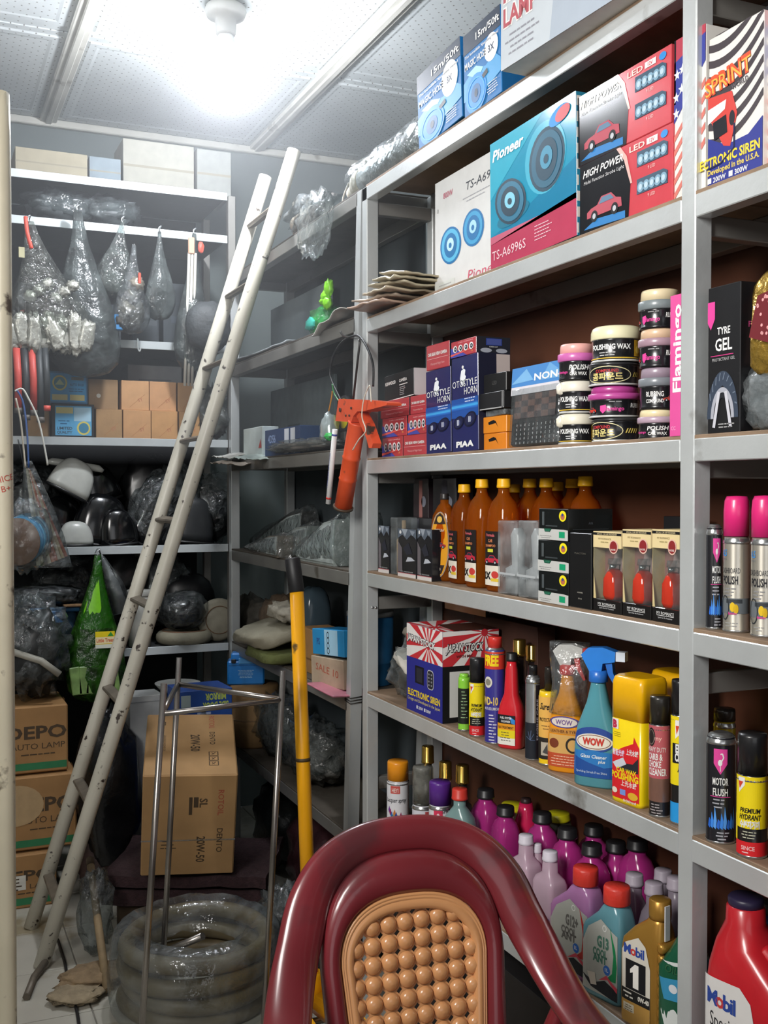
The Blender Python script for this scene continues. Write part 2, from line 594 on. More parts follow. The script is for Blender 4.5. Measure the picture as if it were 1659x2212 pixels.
def panel_mat():
    m, nt, out = _new('dotted_ceiling_panel')
    b = nt.nodes.new('ShaderNodeBsdfPrincipled'); b.inputs['Roughness'].default_value = 0.55
    tc = nt.nodes.new('ShaderNodeTexCoord'); sp = nt.nodes.new('ShaderNodeSeparateXYZ')
    nt.links.new(tc.outputs['Object'], sp.inputs[0])
    def mth(op, a, b_=None):
        n = nt.nodes.new('ShaderNodeMath'); n.operation = op
        for i, q in enumerate((a, b_)):
            if q is None: continue
            if isinstance(q, (int, float)): n.inputs[i].default_value = q
            else: nt.links.new(q, n.inputs[i])
        return n.outputs[0]
    u = mth('ADD', sp.outputs[0], sp.outputs[1]); v = mth('SUBTRACT', sp.outputs[0], sp.outputs[1])
    cu = mth('COSINE', mth('MULTIPLY', u, 2 * PI / 0.042)); cv = mth('COSINE', mth('MULTIPLY', v, 2 * PI / 0.042))
    dot = mth('GREATER_THAN', mth('ADD', cu, cv), 1.82)
    mx = nt.nodes.new('ShaderNodeMix'); mx.data_type = 'RGBA'
    nt.links.new(dot, mx.inputs[0])
    n = _noise(nt, 4)
    cr = nt.nodes.new('ShaderNodeMix'); cr.data_type = 'RGBA'
    nt.links.new(n.outputs['Fac'], cr.inputs[0]); cr.inputs[6].default_value = lin('c3c9cb'); cr.inputs[7].default_value = lin('dfe3e2')
    nt.links.new(cr.outputs[2], mx.inputs[6]); mx.inputs[7].default_value = lin('77766f')
    nt.links.new(mx.outputs[2], b.inputs['Base Color']); nt.links.new(b.outputs[0], out.inputs[0])
    return m
PM = panel_mat()
def panel_mesh(w, d):
    mb = MB(); hw, hd = w / 2, d / 2
    prof = [(0, 0.002), (0.035, 0.002), (0.045, -0.002), (0.07, -0.002), (0.08, 0.0)]
    rs = [[(-hw + i, -hd + i, z), (hw - i, -hd + i, z), (hw - i, hd - i, z), (-hw + i, hd - i, z)] for i, z in [(0, 0.03)] + prof]
    mb.rings(rs, PM, True, False)
    return mb.mesh('ceiling_panel')
xs_ = [-1.27, -0.38, 0.51, 1.40, 2.15]
ys_ = [-0.72, 0.165, 1.05, 1.935, 2.82, 3.715, 4.60]
pm_full = panel_mesh(0.882, 0.878); pm_nar = panel_mesh(0.742, 0.878)
for i in range(4):
    for j in range(6):
        shared('ceiling_panel', pm_full if i < 3 else pm_nar, ceil, ((xs_[i] + xs_[i + 1]) / 2, (ys_[j] + ys_[j + 1]) / 2, CEIL))
STRIP = mat('cfcdc4', 0.6, var=0.12, scale=8, dirt='a39f94', dscale=7, dlevel=0.62)
for k, x in enumerate(xs_[1:4]):
    mb = MB(); mb.box((x - 0.033, YF, CEIL - 0.016), (x + 0.033, YB - .01, CEIL + 0.002), STRIP, 0.003)
    mb.box((x - 0.012, YF, CEIL - 0.024), (x + 0.012, YB - .01, CEIL - 0.014), STRIP, 0.003)
    struct(mb.build('trim_%d' % (k + 1)))
mb = MB(); mb.box((XL, YB - 0.03, CEIL - 0.03), (XR, YB - .002, CEIL), STRIP, 0.004)
struct(mb.build('trim_4'))

# ================================================================ bulb
bp_ = Vector((0.905, 3.30, 0))
bulb = thing('ceiling_bulb', 'glaring white bulb in a round holder on the ceiling', 'lamp', (bp_.x, bp_.y, CEIL - 0.02))
WHITE_P = mat('d8d8d2', 0.4, var=0.04)
MB().lathe([(0.001, 0.012), (0.062, 0.012), (0.066, 0.0), (0.06, -0.018), (0.034, -0.026), (0.032, -0.07), (0.029, -0.075), (0.001, -0.075)], WHITE_P, 28).build('holder', bulb)
MB().lathe([(0.02, -0.07), (0.026, -0.082), (0.030, -0.10), (0.033, -0.108), (0.045, -0.125), (0.056, -0.155), (0.0585, -0.171)], mat('e4e4e0', 0.4), 28).build('bulb_collar', bulb)
MB().lathe([(0.058, -0.170), (0.060, -0.19), (0.056, -0.225), (0.04, -0.25), (0.018, -0.262), (0.001, -0.264)], glow('f4f8ff', 340.0), 28).build('bulb_globe', bulb)

# tube lamp on the ceiling beyond the left edge of the picture (the white streaks on the glossy cartons)
tl = thing('tube_lamp', 'white tube lamp in a slim housing on the ceiling over the aisle', 'lamp', (-0.05, 3.35, CEIL - 0.012))
MB().box((-.028, -.22, -.03), (.028, .22, .010), WHITE_P, .004).build('housing', tl)
for s_ in (-1, 1): MB().box((-.02, s_ * .20 - .012, -.07), (.02, s_ * .20 + .012, -.028), WHITE_P, .003).build('end_holder', tl)
MB().tube([(0, -.19, -.052), (0, .19, -.052)], .014, glow('f4f8ff', 75.0), 14).build('tube', tl)

# ================================================================ steel display shelving on the right
XS, DEP = 1.12, 0.225
SZ = {1: 2.248, 2: 1.890, 3: 1.508, 4: 1.203, 5: 0.874, 6: 0.500}
PW = 0.034
def frame_post(mb, x, y, z0, z1, m=STEEL, w=PW):
    mb.box((x, y, z0), (x + w, y + w, z1), m, 0.002)
def shelving():
    r = thing('display_shelving', 'brushed steel display shelving with brown boards full of car care goods', 'shelving', (XS, 0, 0))
    ys = [0.03, 1.338, 2.664]
    for y in ys:
        for x in (0, DEP - PW + .006):
            mb = MB(); frame_post(mb, x, y, 0, 2.248 - .006 if x == 0 else 2.24); mb.build('post', r)
    for b in range(2):
        y0, y1 = ys[b] + PW, ys[b + 1]
        for k, z in SZ.items():
            MB().box((0.0, y0 if k > 1 else y0 - PW * .5, z - 0.042), (0.03, y1 if k > 1 else y1 + PW * (1 if b else .5), z - 0.006), STEEL, 0.0015).build('front_rail', r)
            MB().box((DEP - .034, y0, z - 0.046), (DEP - .008, y1, z - 0.008), STEEL_D, 0.0015).build('back_rail', r)
            bd = MB(); bd.box((0.0015, y0 - .012, z - 0.007), (DEP - .006, y1 + .012 , z), BOARD, 0.001); bd.build('shelf_board', r)
        MB().box((DEP + .008, ys[b] + .001 , 0.25), (DEP + .016, ys[b + 1] + (PW if b else 0), 2.235), PANEL).build('back_panel', r)
    for y in ys:
        for z in (2.19, 1.843, 1.46, 1.115, 0.62, 0.44):
            MB().box((PW, y + .005, z - 0.02), (DEP - .03, y + .029, z + 0.014), STEEL_D, 0.0015).build('side_rail', r)
    rv = MB().lathe([(0.001, 0.003), (0.003, 0.0025), (0.0042, 0)], mat('d8d8d8', .25, .9), 10).mesh('rivet')
    for dz in (0, 1):
        shared('rivet', rv, r, (PW - .010 - .010 * dz + .002, 2.664, 1.101 + .001 * dz), (PI / 2, 0, 0))
    return r
shelving()

# ================================================================ second steel rack towards the corner
LZ = {1: 2.248, 2: 1.905, 3: 1.540, 4: 1.195, 5: 0.835, 6: 0.445}
LDEP = 0.26
def corner_rack():
    r = thing('corner_rack', 'leaning dusty steel rack between the display shelving and the corner', 'shelving', (XS, 0, 0))
    # near post leans
    a, b = Vector((0, 2.702, 2.243)), Vector((0, 2.832, 0.0))
    d = PW
    for x in (0, LDEP - PW):
        mb = MB()
        rs = [[(x, p.y, p.z), (x + d, p.y, p.z), (x + d, p.y + d, p.z), (x, p.y + d, p.z)] for p in (b, a)]
        mb.rings(rs, STEEL, True, False); mb.build('post', r)
    for x in (0, LDEP - PW):
        mb = MB(); frame_post(mb, x, 4.022, 0, 2.243); mb.build('post', r)
    for k, z in LZ.items():
        yn = lerp(b.y, a.y, z / 2.243) + d
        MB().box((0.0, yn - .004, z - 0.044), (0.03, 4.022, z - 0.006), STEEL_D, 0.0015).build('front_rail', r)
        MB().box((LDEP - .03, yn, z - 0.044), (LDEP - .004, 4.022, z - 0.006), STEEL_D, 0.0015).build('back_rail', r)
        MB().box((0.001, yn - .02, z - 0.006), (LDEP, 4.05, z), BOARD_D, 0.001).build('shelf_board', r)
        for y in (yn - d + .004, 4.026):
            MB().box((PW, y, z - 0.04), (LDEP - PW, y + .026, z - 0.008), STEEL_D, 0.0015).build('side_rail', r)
    wr = mat('34322f', .4, .6)
    mb = MB()
    for k, (z, t) in enumerate(((0.826, 0), (0.834, .5), (0.818, 1))):
        y0 = lerp(b.y, a.y, z / 2.243)
        mb.tube([(-.003, y0 - .004, z), (-.003, y0 + d + .004, z + .004 * t), (d + .003, y0 + d + .004, z), (d + .003, y0 - .004, z + .003)], 0.0014, wr, 5, closed=True)
    mb.build('binding_wire', r)
    MB().box((LDEP + .004, 2.86, 0.1), (LDEP + .012, 4.04, 2.235), mat('4b5357', 0.7, var=0.25, scale=4)).build('back_panel', r)
    return r
corner_rack()

# ================================================================ rack along the back wall
BY = 4.06
BZ = [2.575, 2.409, 1.982, 1.614, 1.208, 0.82]
EDGE = mat('c9d0d2', 0.4, 0.25, var=0.12, scale=7)
DARK = mat('2a2c2d', 0.8, var=0.2)
def back_rack():
    r = thing('back_rack', 'dark wall rack with pale metal shelf edges across the end of the aisle', 'shelving', (0, BY, 0))
    for x in (-0.42, 1.122):
        MB().box((x, 0.004, 0), (x + .03, .034, 2.57), STEEL_D, 0.002).build('post', r)
        MB().box((x, 0.40, 0), (x + .03, .43, 2.57), STEEL_D, 0.002).build('post', r)
    for i, z in enumerate(BZ):
        xr = 1.118
        MB().box((-0.42, 0.0, z - 0.026), (xr, 0.004, z + 0.004), EDGE, 0.001).build('shelf_edge', r)
        MB().box((-0.42, 0.004, z - 0.012), (xr, 0.43, z), DARK).build('shelf_board', r)
    MB().box((-0.42, 0.44, 0.05), (1.10, 0.45, 2.56), mat('1f2224', 0.85, var=0.2)).build('back_panel', r)
    return r
back_rack()

# ================================================================ plastic armchair
MAROON = mat('7c282f', 0.30, var=0.30, scale=3.5, coat=0.5, dirt='5c2a2e', dscale=4, dlevel=0.60)
TAN = mat('d69a66', 0.30, var=0.06, scale=10, coat=0.5)
def chair():
    r = thing('plastic_armchair', 'maroon moulded plastic armchair with a tan beaded back panel', 'chair', (0.682, 1.30, 0), math.radians(-7))
    yb = lambda z: 0.135 + (z - 0.45) * 0.235
    # outer frame: arm - back rim - arm, flattened roll
    half = [(0.0, .252, .862), (.065, .25, .855), (.12, .238, .832), (.16, .215, .79), (.183, .188, .735), (.203, .152, .685), (.220, .105, .64), (.236, .045, .607), (.25, -.025, .588), (.262, -.10, .582), (.266, -.18, .572), (.264, -.215, .545)]
    path = [(-x, y, z) for x, y, z in reversed(half[1:])] + half
    sp = smooth_path(path, 6)
    rs = []
    n = len(sp)
    for i, p in enumerate(sp):
        t = (sp[min(i + 1, n - 1)] - sp[max(i - 1, 0)]).normalized()
        # flat side of the roll faces up/outwards
        k = min(1, max(0, (0.72 - p.z) / 0.10)) if abs(p.x) > .1 else 0
        nrm = Vector((0, -1, 0)).lerp(Vector((0, 0, 1)), k)
        a = t.cross(nrm).normalized(); b = a.cross(t).normalized()
        row = []
        for x, y in sellipse(.035, .011, 3.0, 18):
            # a shallow lip on the edge
            row.append(tuple(p + a * x + b * (y + .008 * (1 - (x / .035) ** 2))))
        rs.append(row)
    MB().rings(rs, MAROON, True, True).build('arm_frame', r)
    # inner back frame around the panel
    def outline(hb, hs, zs, ztop, zb, n=14):
        pts = [(hb, zb)]
        for i in range(5): pts.append((lerp(hb, hs, (i + 1) / 6), lerp(zb, zs, (i + 1) / 6)))
        for i in range(n + 1):
            a = PI / 2 * i / n
            pts.append((hs * math.cos(a) ** .8 if i < n else 0, zs + (ztop - zs) * math.sin(a) ** .9))
        L = [(-x, z) for x, z in reversed(pts[:-1])]
        return pts + L
    o_in = outline(.098, .119, .695, .789, .44)
    o_out = outline(.134, .149, .69, .848, .43)
    mb = MB(); rows = []
    for t, d in ((0, -.004), (0.0, .010), (.15, .017), (.5, .021), (.85, .017), (1, .008), (1, -.006)):
        rows.append([(lerp(a[0], b[0], t), yb(lerp(a[1], b[1], t)) - d, lerp(a[1], b[1], t)) for a, b in zip(o_in, o_out)])
    m_ = len(o_in); v = [p for q in rows for p in q]; f = []
    R = len(rows)
    for i in range(R):
        j = (i + 1) % R
        for k in range(m_ - 1):
            f.append((i * m_ + k, i * m_ + k + 1, j * m_ + k + 1, j * m_ + k))
    mb.add(v, f, MAROON, True); mb.build('back_frame', r)
    # tan border with fine ridges
    o_a = outline(.0975, .1185, .695, .7885, .44)
    o_b = outline(.078, .098, .69, .763, .44)
    rows = []
    for t, d in ((0, 0.0), (0, .012), (.12, .013), (.16, .0115), (.2, .013), (.30, .0135), (.34, .012), (.38, .0135), (.7, .013), (.92, .011), (1, .006), (1, 0)):
        rows.append([(lerp(a[0], b[0], t), yb(lerp(a[1], b[1], t)) - d, lerp(a[1], b[1], t)) for a, b in zip(o_a, o_b)])
    v = [p for q in rows for p in q]; f = []
    R = len(rows)
    for i in range(R):
        j = (i + 1) % R
        for k in range(m_ - 1):
            f.append((i * m_ + k, i * m_ + k + 1, j * m_ + k + 1, j * m_ + k))
    MB().add(v, f, TAN, True).build('panel_border', r)
    # beaded openwork panel
    P = 0.0272; c = 0.0045
    def inside(x, z):
        zs, hs = .69, .098
        if z < .44: return False
        if z <= zs: return abs(x) < lerp(.078, hs, (z - .44) / (zs - .44)) + .011
        return (abs(x) / (hs + .012)) ** 2.3 + ((z - zs) / (.073 + .014)) ** 2.3 < 1
    mb = MB()
    for iz in range(14):
        for ix in range(-5, 5):
            cx_, cz = ix * P + P * .5 + (iz - 7) * .0006, .447 + iz * P + ix * 0.0016
            if not inside(cx_, cz): continue
            h = P / 2
            oc = [(-h + c, -h), (h - c, -h), (h, -h + c), (h, h - c), (h - c, h), (-h + c, h), (-h, h - c), (-h, -h + c)]
            v = [(cx_ + x, yb(cz + z) - .001, cz + z) for x, z in oc]
            K = 16
            prev = None; allv = []
            prof = [(.0138, .0008), (.0128, .0052), (.0098, .0088), (.0052, .0108), (.0001, .0114)]
            circ = []
            for rr, d in prof:
                circ.append([(cx_ + rr * math.cos(2 * PI * k / K + PI / K), yb(cz) - d, cz + rr * math.sin(2 * PI * k / K + PI / K)) for k in range(K)])
            vv = v + [p for q in circ for p in q]; ff = [list(range(8))]
            for a in range(len(prof) - 1):
                for k in range(K):
                    ff.append((8 + a * K + k, 8 + a * K + (k + 1) % K, 8 + (a + 1) * K + (k + 1) % K, 8 + (a + 1) * K + k))
            mb.add(vv, ff, TAN, True)
    stuffpart(mb.build('beaded_panel', r))
    # seat, skirt, legs
    sv, sf = [], []
    N = 10
    for i in range(N + 1):
        for j in range(N + 1):
            u = i / N * 2 - 1; t = j / N
            hw = lerp(.235, .19, t)
            sv.append((u * hw, lerp(-.235, .16, t), .42 + .012 * abs(u) ** 3 - .012 * (1 - u * u) * math.sin(PI * t) - (.02 if j == 0 else 0)))
    for i in range(N):
        for j in range(N):
            a = i * (N + 1) + j; sf.append((a, a + 1, a + N + 2, a + N + 1))
    mb = MB(); mb.add(sv, sf, MAROON, True)
    o = mb.build('seat', r)
    sm = o.modifiers.new('thick', 'SOLIDIFY'); sm.thickness = 0.012
    for s in (-1, 1):
        MB().loft([(0, .020, .017, 3, s * .272, -.25), (.2, .024, .02, 3, s * .27, -.24), (.42, .028, .024, 3, s * .267, -.228), (.56, .03, .022, 3, s * .264, -.215)], MAROON, 14).build('leg', r)
        MB().loft([(0, .020, .018, 3, s * .235, .275), (.2, .023, .02, 3, s * .21, .22), (.40, .026, .022, 3, s * .185, .165), (.47, .026, .02, 3, s * .17, .15)], MAROON, 14).build('leg', r)
        MB().tube(smooth_path([(s * .212, .10, .635), (s * .19, .12, .56), (s * .165, .14, .47)], 5), [.014] * 11, MAROON, 10).build('side_stay', r)
    MB().loft([(.40, .16, .012, 4, 0, .14), (.46, .155, .012, 4, 0, .145)], MAROON, 16).build('back_base', r)
    return r
chair()

# ================================================================ ladder leaning on the corner rack
CREAM = mat('cfcabb', 0.38, var=0.12, scale=5, dirt='3b3029', dscale=42, dlevel=0.635, world=True)
RUST = mat('6f665a', 0.5, 0.3, var=0.3, scale=20)
def ladder():
    r = thing('steel_ladder', 'cream painted steel pipe ladder with rust spots leaning on the rack', 'ladder', (0.33, 3.45, 0))
    top = Vector((0.80, 0, 2.52))
    for dy in (-.155, .155):
        mb = MB(); mb.tube([(0, dy, .0), top * .25 + Vector((0, dy, 0)), top * .5 + Vector((0, dy, 0)), top * .75 + Vector((0, dy, 0)), top + Vector((0, dy, 0))], .0232, CREAM, 16)
        mb.build('rail', r)
    zz = [0.17, .47, .77, 1.06, 1.325, 1.59, 1.84, 2.09, 2.34]
    for z in zz:
        p = top * (z / 2.52)
        mb = MB(); mb.box((-.017, -.14, -.007), (.017, .14, .007), RUST, .004, M=Matrix.Translation(p) @ Matrix.Rotation(math.radians(-16), 4, 'Y'))
        mb.build('rung', r)
    MB().tube([(0.01, -.175, .02), (-.03, -.25, .012), (-.06, -.36, .01)], .011, RUST, 8).build('foot_bar', r)
    return r
ladder()

# ================================================================ cream pole at the aisle's left
pp = onD(8, 1100, 2.35)
pole = thing('steel_post', 'cream painted upright post with flaking rust and red handwriting', 'post', (pp.x, pp.y, 0))
PZ = onD(8, 212, 2.35).z
PCREAM = mat('d8cfb6', 0.4, var=0.08, scale=6, dirt='4a3a2c', dscale=13, dlevel=0.59, bump=.1, world=True)
rs = []
for i in range(30):
    z = PZ * i / 29
    k = 1 if i < 29 else .9
    rs.append([(x * k, y * k, z + (0 if i < 29 else .006 * math.sin(3 * a_))) for a_, (x, y) in enumerate(sellipse(.0205, .0205, 2.0, 18))])
MB().rings(rs, PCREAM).build('pipe', pole)
pr = Print()
pr.text('HICE', 0.004, .03, .014, 'c0574a', 1, bold=0, rot=.25); pr.text('B+', .006, .008, .014, 'c0574a', 1, bold=0, rot=.2)
zt_ = onD(8, 1050, 2.35).z
pr.build('handwriting', pole, lambda u, v, d: (lambda R_: (R_.x, R_.y, zt_ - .02 + v))(Matrix.Rotation(-YAW + .36, 4, 'Z') @ Vector(((.0207 + d) * math.sin(u / .0207), -(.0207 + d) * math.cos(u / .0207), 0))), .006)

# ================================================================ tripod stand of steel rods
ROD = mat('9b958f', 0.28, 0.9, var=0.15, scale=12)
def stand():
    A, B, Cc = onD(350, 1542, 2.5), onD(384, 1478, 2.88), onD(608, 1511, 2.67)
    fa, fb, fc = onZ(297, 2366, 0), onZ(346, 2194, 0), onZ(566, 2283, 0)
    c = (fa + fb + fc) / 3
    r = thing('rod_stand', 'bare steel three legged rod stand with a triangular brace near the top', 'stand', (c.x, c.y, 0))
    for t, fo in ((A, fa), (B, fb), (Cc, fc)):
        tp = t + (t - fo).normalized() * .072
        MB().cyl(fo - c, tp - c, .0078, ROD, 12).build('leg', r)
    for a, b in ((A, Cc), (B, Cc), (A, B)):
        MB().cyl(a - c, b - c, .0068, ROD, 10).build('brace', r)
    q0 = fb.lerp(B, .17)
    MB().cyl(q0 - c + Vector((-.03, .01, .005)), onD(438, 2022, 2.80) - c, .010, ROD, 10).build('lower_brace', r)
stand()

# ================================================================ trolley jack
YEL = mat('f0a911', 0.33, var=0.10, scale=7, dirt='5a4423', dscale=15, dlevel=0.70, world=True)
BLK = mat('1c1c1e', 0.5, var=0.2)
def jack():
    b = onD(680, 2150, 2.74); b = Vector((b.x, b.y, 0))
    r = thing('trolley_jack', 'yellow trolley jack with a long upright handle and black grip', 'jack', b)
    t = onD(631, 1205, 2.80) - b; k = onD(641, 1278, 2.797) - b; s = onD(672, 2100, 2.744) - b; e = onD(680, 2170, 2.74) - b
    MB().tube([s, s.lerp(k, .5), k], .0185, YEL, 16).build('handle', r)
    MB().tube([k, k.lerp(t, .02), k.lerp(t, .97), t], [.0195, .0205, .0205, .018], BLK, 16).build('grip', r)
    j = s.lerp(k, .55); MB().tube([j, j.lerp(k, .02)], .0196, mat('4b3a20', .6), 16).build('joint_ring', r)
    MB().tube([e, s.lerp(e, .12), s], [.03, .029, .026], YEL, 16).build('socket', r)
    for sgn in (-1, 1):
        MB().prism([(-.48, .05), (-.48, .09), (-.30, .14), (-.02, .16), (.06, .12), (.06, .05)], 0, .012, YEL, M=Matrix.Translation((sgn * .06 - .006, 0, 0)) @ Matrix.Rotation(PI / 2, 4, 'Z')).build('side_plate', r)
    wm = MB().lathe([(.01, -.02), (.05, -.02), (.054, -.012), (.054, .012), (.05, .02), (.01, .02)], BLK, 20, M=Matrix.Rotation(PI / 2, 4, 'Y')).mesh('wheel')
    for x, y in ((-.095, .0), (.095, .0), (-.095, -.42), (.095, -.42)):
        shared('wheel', wm, r, (x, y, .054))
    MB().cyl((-.11, 0, .054), (.11, 0, .054), .009, ROD).build('axle', r)
    MB().cyl((-.11, -.42, .054), (.11, -.42, .054), .009, ROD).build('axle', r)
    MB().tube([(0, -.05, .12), (0, -.3, .16), (0, -.4, .17)], [.03, .025, .022], YEL, 12).build('lift_arm', r)
    MB().lathe([(.012, .15), (.04, .165), (.05, .185), (.04, .188), (.001, .18)], BLK, 18, c=(0, -.41, 0)).build('saddle', r)
jack()

# ================================================================ hose coils in torn plastic
COIL = mat('6d6046', 0.5, var=0.3, scale=9, bump=.15)
cc = onD(425, 2075, 2.97); cc = Vector((cc.x, cc.y, 0))
for k in range(4):
    o = MB()
    pts = [((.193 + .004 * math.sin(3 * a + k)) * math.cos(a), (.193 + .004 * math.cos(2 * a + k)) * math.sin(a), .024 + .004 * math.sin(2 * a + k * 2)) for a in [2 * PI * i / 40 for i in range(40)]]
    o.tube(pts, .0235, COIL, 12, closed=True)
    hz = o.build('hose_coil', None, (cc.x + .008 * math.sin(k * 2.1), cc.y + .008 * math.cos(k * 1.7), k * .050))
    tag(hz, ['thick olive hose coil at the bottom of the stack on the tiles', 'thick olive hose coil lying on the bottom coil', 'thick olive hose coil just below the topmost coil', 'thick olive hose coil on top of the stack'][k], 'hose', 'stacked hose coils')
rs = []
for j, (rr, z) in enumerate([(.235, .01), (.242, .05), (.24, .10), (.236, .15), (.225, .205), (.19, .228), (.14, .205), (.11, .15)]):
    row = []
    for i in range(48):
        a = 2 * PI * i / 48
        q = 1 + .03 * noise.noise(Vector((math.cos(a) * 4, math.sin(a) * 4, j * .9)))
        row.append((rr * q * math.cos(a), rr * q * math.sin(a), z + .012 * noise.noise(Vector((math.cos(a) * 3, math.sin(a) * 3, j + 7)))))
    rs.append(row)
pw_ = MB().rings(rs, clear(alpha=.17, bscale=16), False).build('plastic_wrap', None, (cc.x, cc.y, 0))
tag(pw_, 'torn clear plastic film wrapped around the stack of hose coils', 'plastic film')

# ================================================================ oil carton on folded mats
CARD = mat('b08a5c', 0.75, var=0.12, scale=9, bump=.05)
CARD2 = mat('a37a4c', 0.75, var=0.14, scale=8, bump=.05)
INK = mat('4a3a28', .7)
REDINK = mat('a8523c', .7)
def oil_carton():
    p = onD(303, 1897, 3.26); q = onD(503, 1868, 3.22)
    wd = .282; ang = -.225
    m_ = p + Vector((math.cos(ang), math.sin(ang), 0)) * wd / 2
    r = thing('oil_carton', 'tilted brown oil carton printed 20W-50 on folded maroon mats', 'carton', m_, rot=(math.radians(15), math.radians(2), ang))
    H, D = .345, .40
    mb = MB(); mb.box((-wd / 2, 0, 0), (wd / 2, D, H), CARD, .004); mb.build('body', r)
    pf = Print(); hw = wd / 2
    pf.rect(-hw + .004, .004, hw - .004, H - .004, CARD, 0)
    pf.text('20W-50', -.005 + .03, .09, .026, INK, 1, rot=-PI / 2, w=.09).text('SL', .03, .25, .024, INK, 1, rot=-PI / 2)
    pf.rect(.012, .235, .026, .27, INK, 1).rect(-.002, .21, .008, .27, INK, 1)
    pf.text('ROTOIL', .085, .25, .018, REDINK, 1, rot=-PI / 2, bold=.01).text('DENTO', .085, .12, .018, INK, 1, rot=-PI / 2, bold=.01)
    pf.lines(-.06, .12, .05, 3, .012, .003, INK, 1)
    pf.build('front_print', r, on_front())
    pt = Print(); pt.rect(-hw + .004, .004, hw - .004, D - .004, CARD, 0)
    pt.text('20W-50', .0, .20, .03, INK, 1, rot=-PI / 2, w=.11).text('ROTOIL', .06, .34, .018, REDINK, 1, rot=-PI / 2, bold=.01).text('DENTO', .06, .23, .018, INK, 1, rot=-PI / 2, bold=.01)
    for i in range(3):
        pt.rect(.055, .055 + i * .03, .085, .082 + i * .03, INK, 1); pt.rect(.058, .058 + i * .03, .082, .079 + i * .03, CARD, 2)
        pt.line([(.064, .062 + i * .03), (.076, .075 + i * .03)], .003, INK, 3).line([(.064, .075 + i * .03), (.072, .062 + i * .03)], .002, INK, 3)
    pt.text('GENUINE ENGINE OIL', -.085, .2, .008, INK, 1, rot=-PI / 2, bold=0).rect(-.1, .32, -.08, .345, INK, 1).rect(-.097, .323, -.083, .342, CARD, 2)
    pt.build('top_print', r, on_top(H))
    tp = MB(); tp.box((-wd / 2 - .0006, -.0008, .12), (wd / 2 + .0006, .0004, .125), clear(alpha=.35, bscale=40))
    tp.build('packing_tape', r)
oil_carton()
MATM = mat('3a2629', .95, var=.3, scale=60, bump=.5, bscale=150)
def wavy_sheet(name, label, cat, loc, w, d, th, m, seed, amp=.02, rz=0, group=None, rot=None, n=14, freq=5):
    mb = MB(); v = []; f = []
    for s in (0, 1):
        for i in range(n + 1):
            for j in range(n + 1):
                x, y = (i / n - .5) * w, (j / n - .5) * d
                e = 1 + .06 * noise.noise(Vector((x * 9, y * 9, seed)))
                v.append((x * e, y * e, amp * noise.noise(Vector((x * freq, y * freq, seed))) + amp * .4 * noise.noise(Vector((x * freq * 3, y * freq * 3, seed + 3))) + s * th))
    N = n + 1
    for i in range(n):
        for j in range(n):
            a = i * N + j
            f.append((a, a + N, a + N + 1, a + 1)); b = a + N * N
            f.append((b, b + 1, b + N + 1, b + N))
    bd = [i for i in range(N)] + [i * N + n for i in range(1, N)] + [n * N + j for j in range(n - 1, -1, -1)] + [i * N for i in range(n - 1, 0, -1)]
    for a, b in zip(bd, bd[1:] + bd[:1]):
        f.append((a, b, b + N * N, a + N * N))
    mb.add(v, f, m, th < .03)
    o = mb.build(name, None, loc, rot or (0, 0, rz))
    return tag(o, label, cat, group)
cq = onD(425, 1900, 3.52)
wavy_sheet('car_mat', 'folded maroon carpet mat right under the tilted oil carton', 'mat', (cq.x, cq.y, .180), .52, .38, .035, MATM, 3, .014, -.45)
wavy_sheet('car_mat', 'thick folded maroon carpet mat below the thinner mat', 'mat', (cq.x, cq.y + .02, .115), .50, .38, .05, MATM, 5, .008, -.45)
cb = thing('crushed_carton', 'dark crushed carton at the bottom under the folded mats', 'carton', (cq.x, cq.y + .02, 0), -.45)
MB().box((-.22, -.16, 0), (.22, .16, .105), mat('4c3c2c', .85, var=.2), .01).build('body', cb)
MB().box((-.02, -.1615, 0), (.02, -.1605, .105), mat('6a5a44', .6), 0).build('tape', cb)

# ================================================================ lamp cartons on the floor at the left
GREEN = mat('2f7a4f', .7)
def depo(k, px1, y0, y1, Y, lab, worn):
    X1 = onY(px1, (y0 + y1) / 2, Y).x
    z0, z1 = onY(90, y1, Y).z + .004, onY(90, y0, Y).z - .004
    if k == 0: z0 = 0
    r = thing('lamp_carton', lab, 'carton', (X1 - .22, Y, z0), group='stacked lamp cartons')
    h = z1 - z0 - .002
    MB().box((-.22, 0, 0), (.22, .26, h), CARD2, .005).build('body', r)
    p = Print()
    p.rect(-.22, .012, .215, .036, GREEN, 1)
    p.text('DEPO', .115, h * .52, h * .19, INK, 1, w=.20, bold=.03).text('AUTO LAMP', .12, h * .36, h * .09, INK, 1, w=.18, bold=0).lines(.12, h * .28, .16, 1, .01, .004, INK, 1)
    if worn: p.ell(.02, h * .62, .09, .07, mat('b79a72', .8), 2)
    if k == 0: p.rect(.03, h * .35, .12, h * .62, mat('d9d6cc', .6), 3).lines(.075, h * .56, .07, 4, .012, .004, INK, 4)
    p.build('front_print', r, on_front())
    t = MB(); t.box((.221, .1, 0), (.2215, .15, h), mat('8c6a42', .5)); t.build('tape', r)
depo(0, 122, 1838, 1985, 3.78, 'bottom brown lamp carton with a white slip and green stripe', False)
depo(1, 166, 1672, 1836, 3.80, 'middle brown lamp carton with a peeled pale patch', True)
depo(2, 147, 1521, 1671, 3.82, 'topmost brown lamp carton with green stripe under a plastic bag', False)

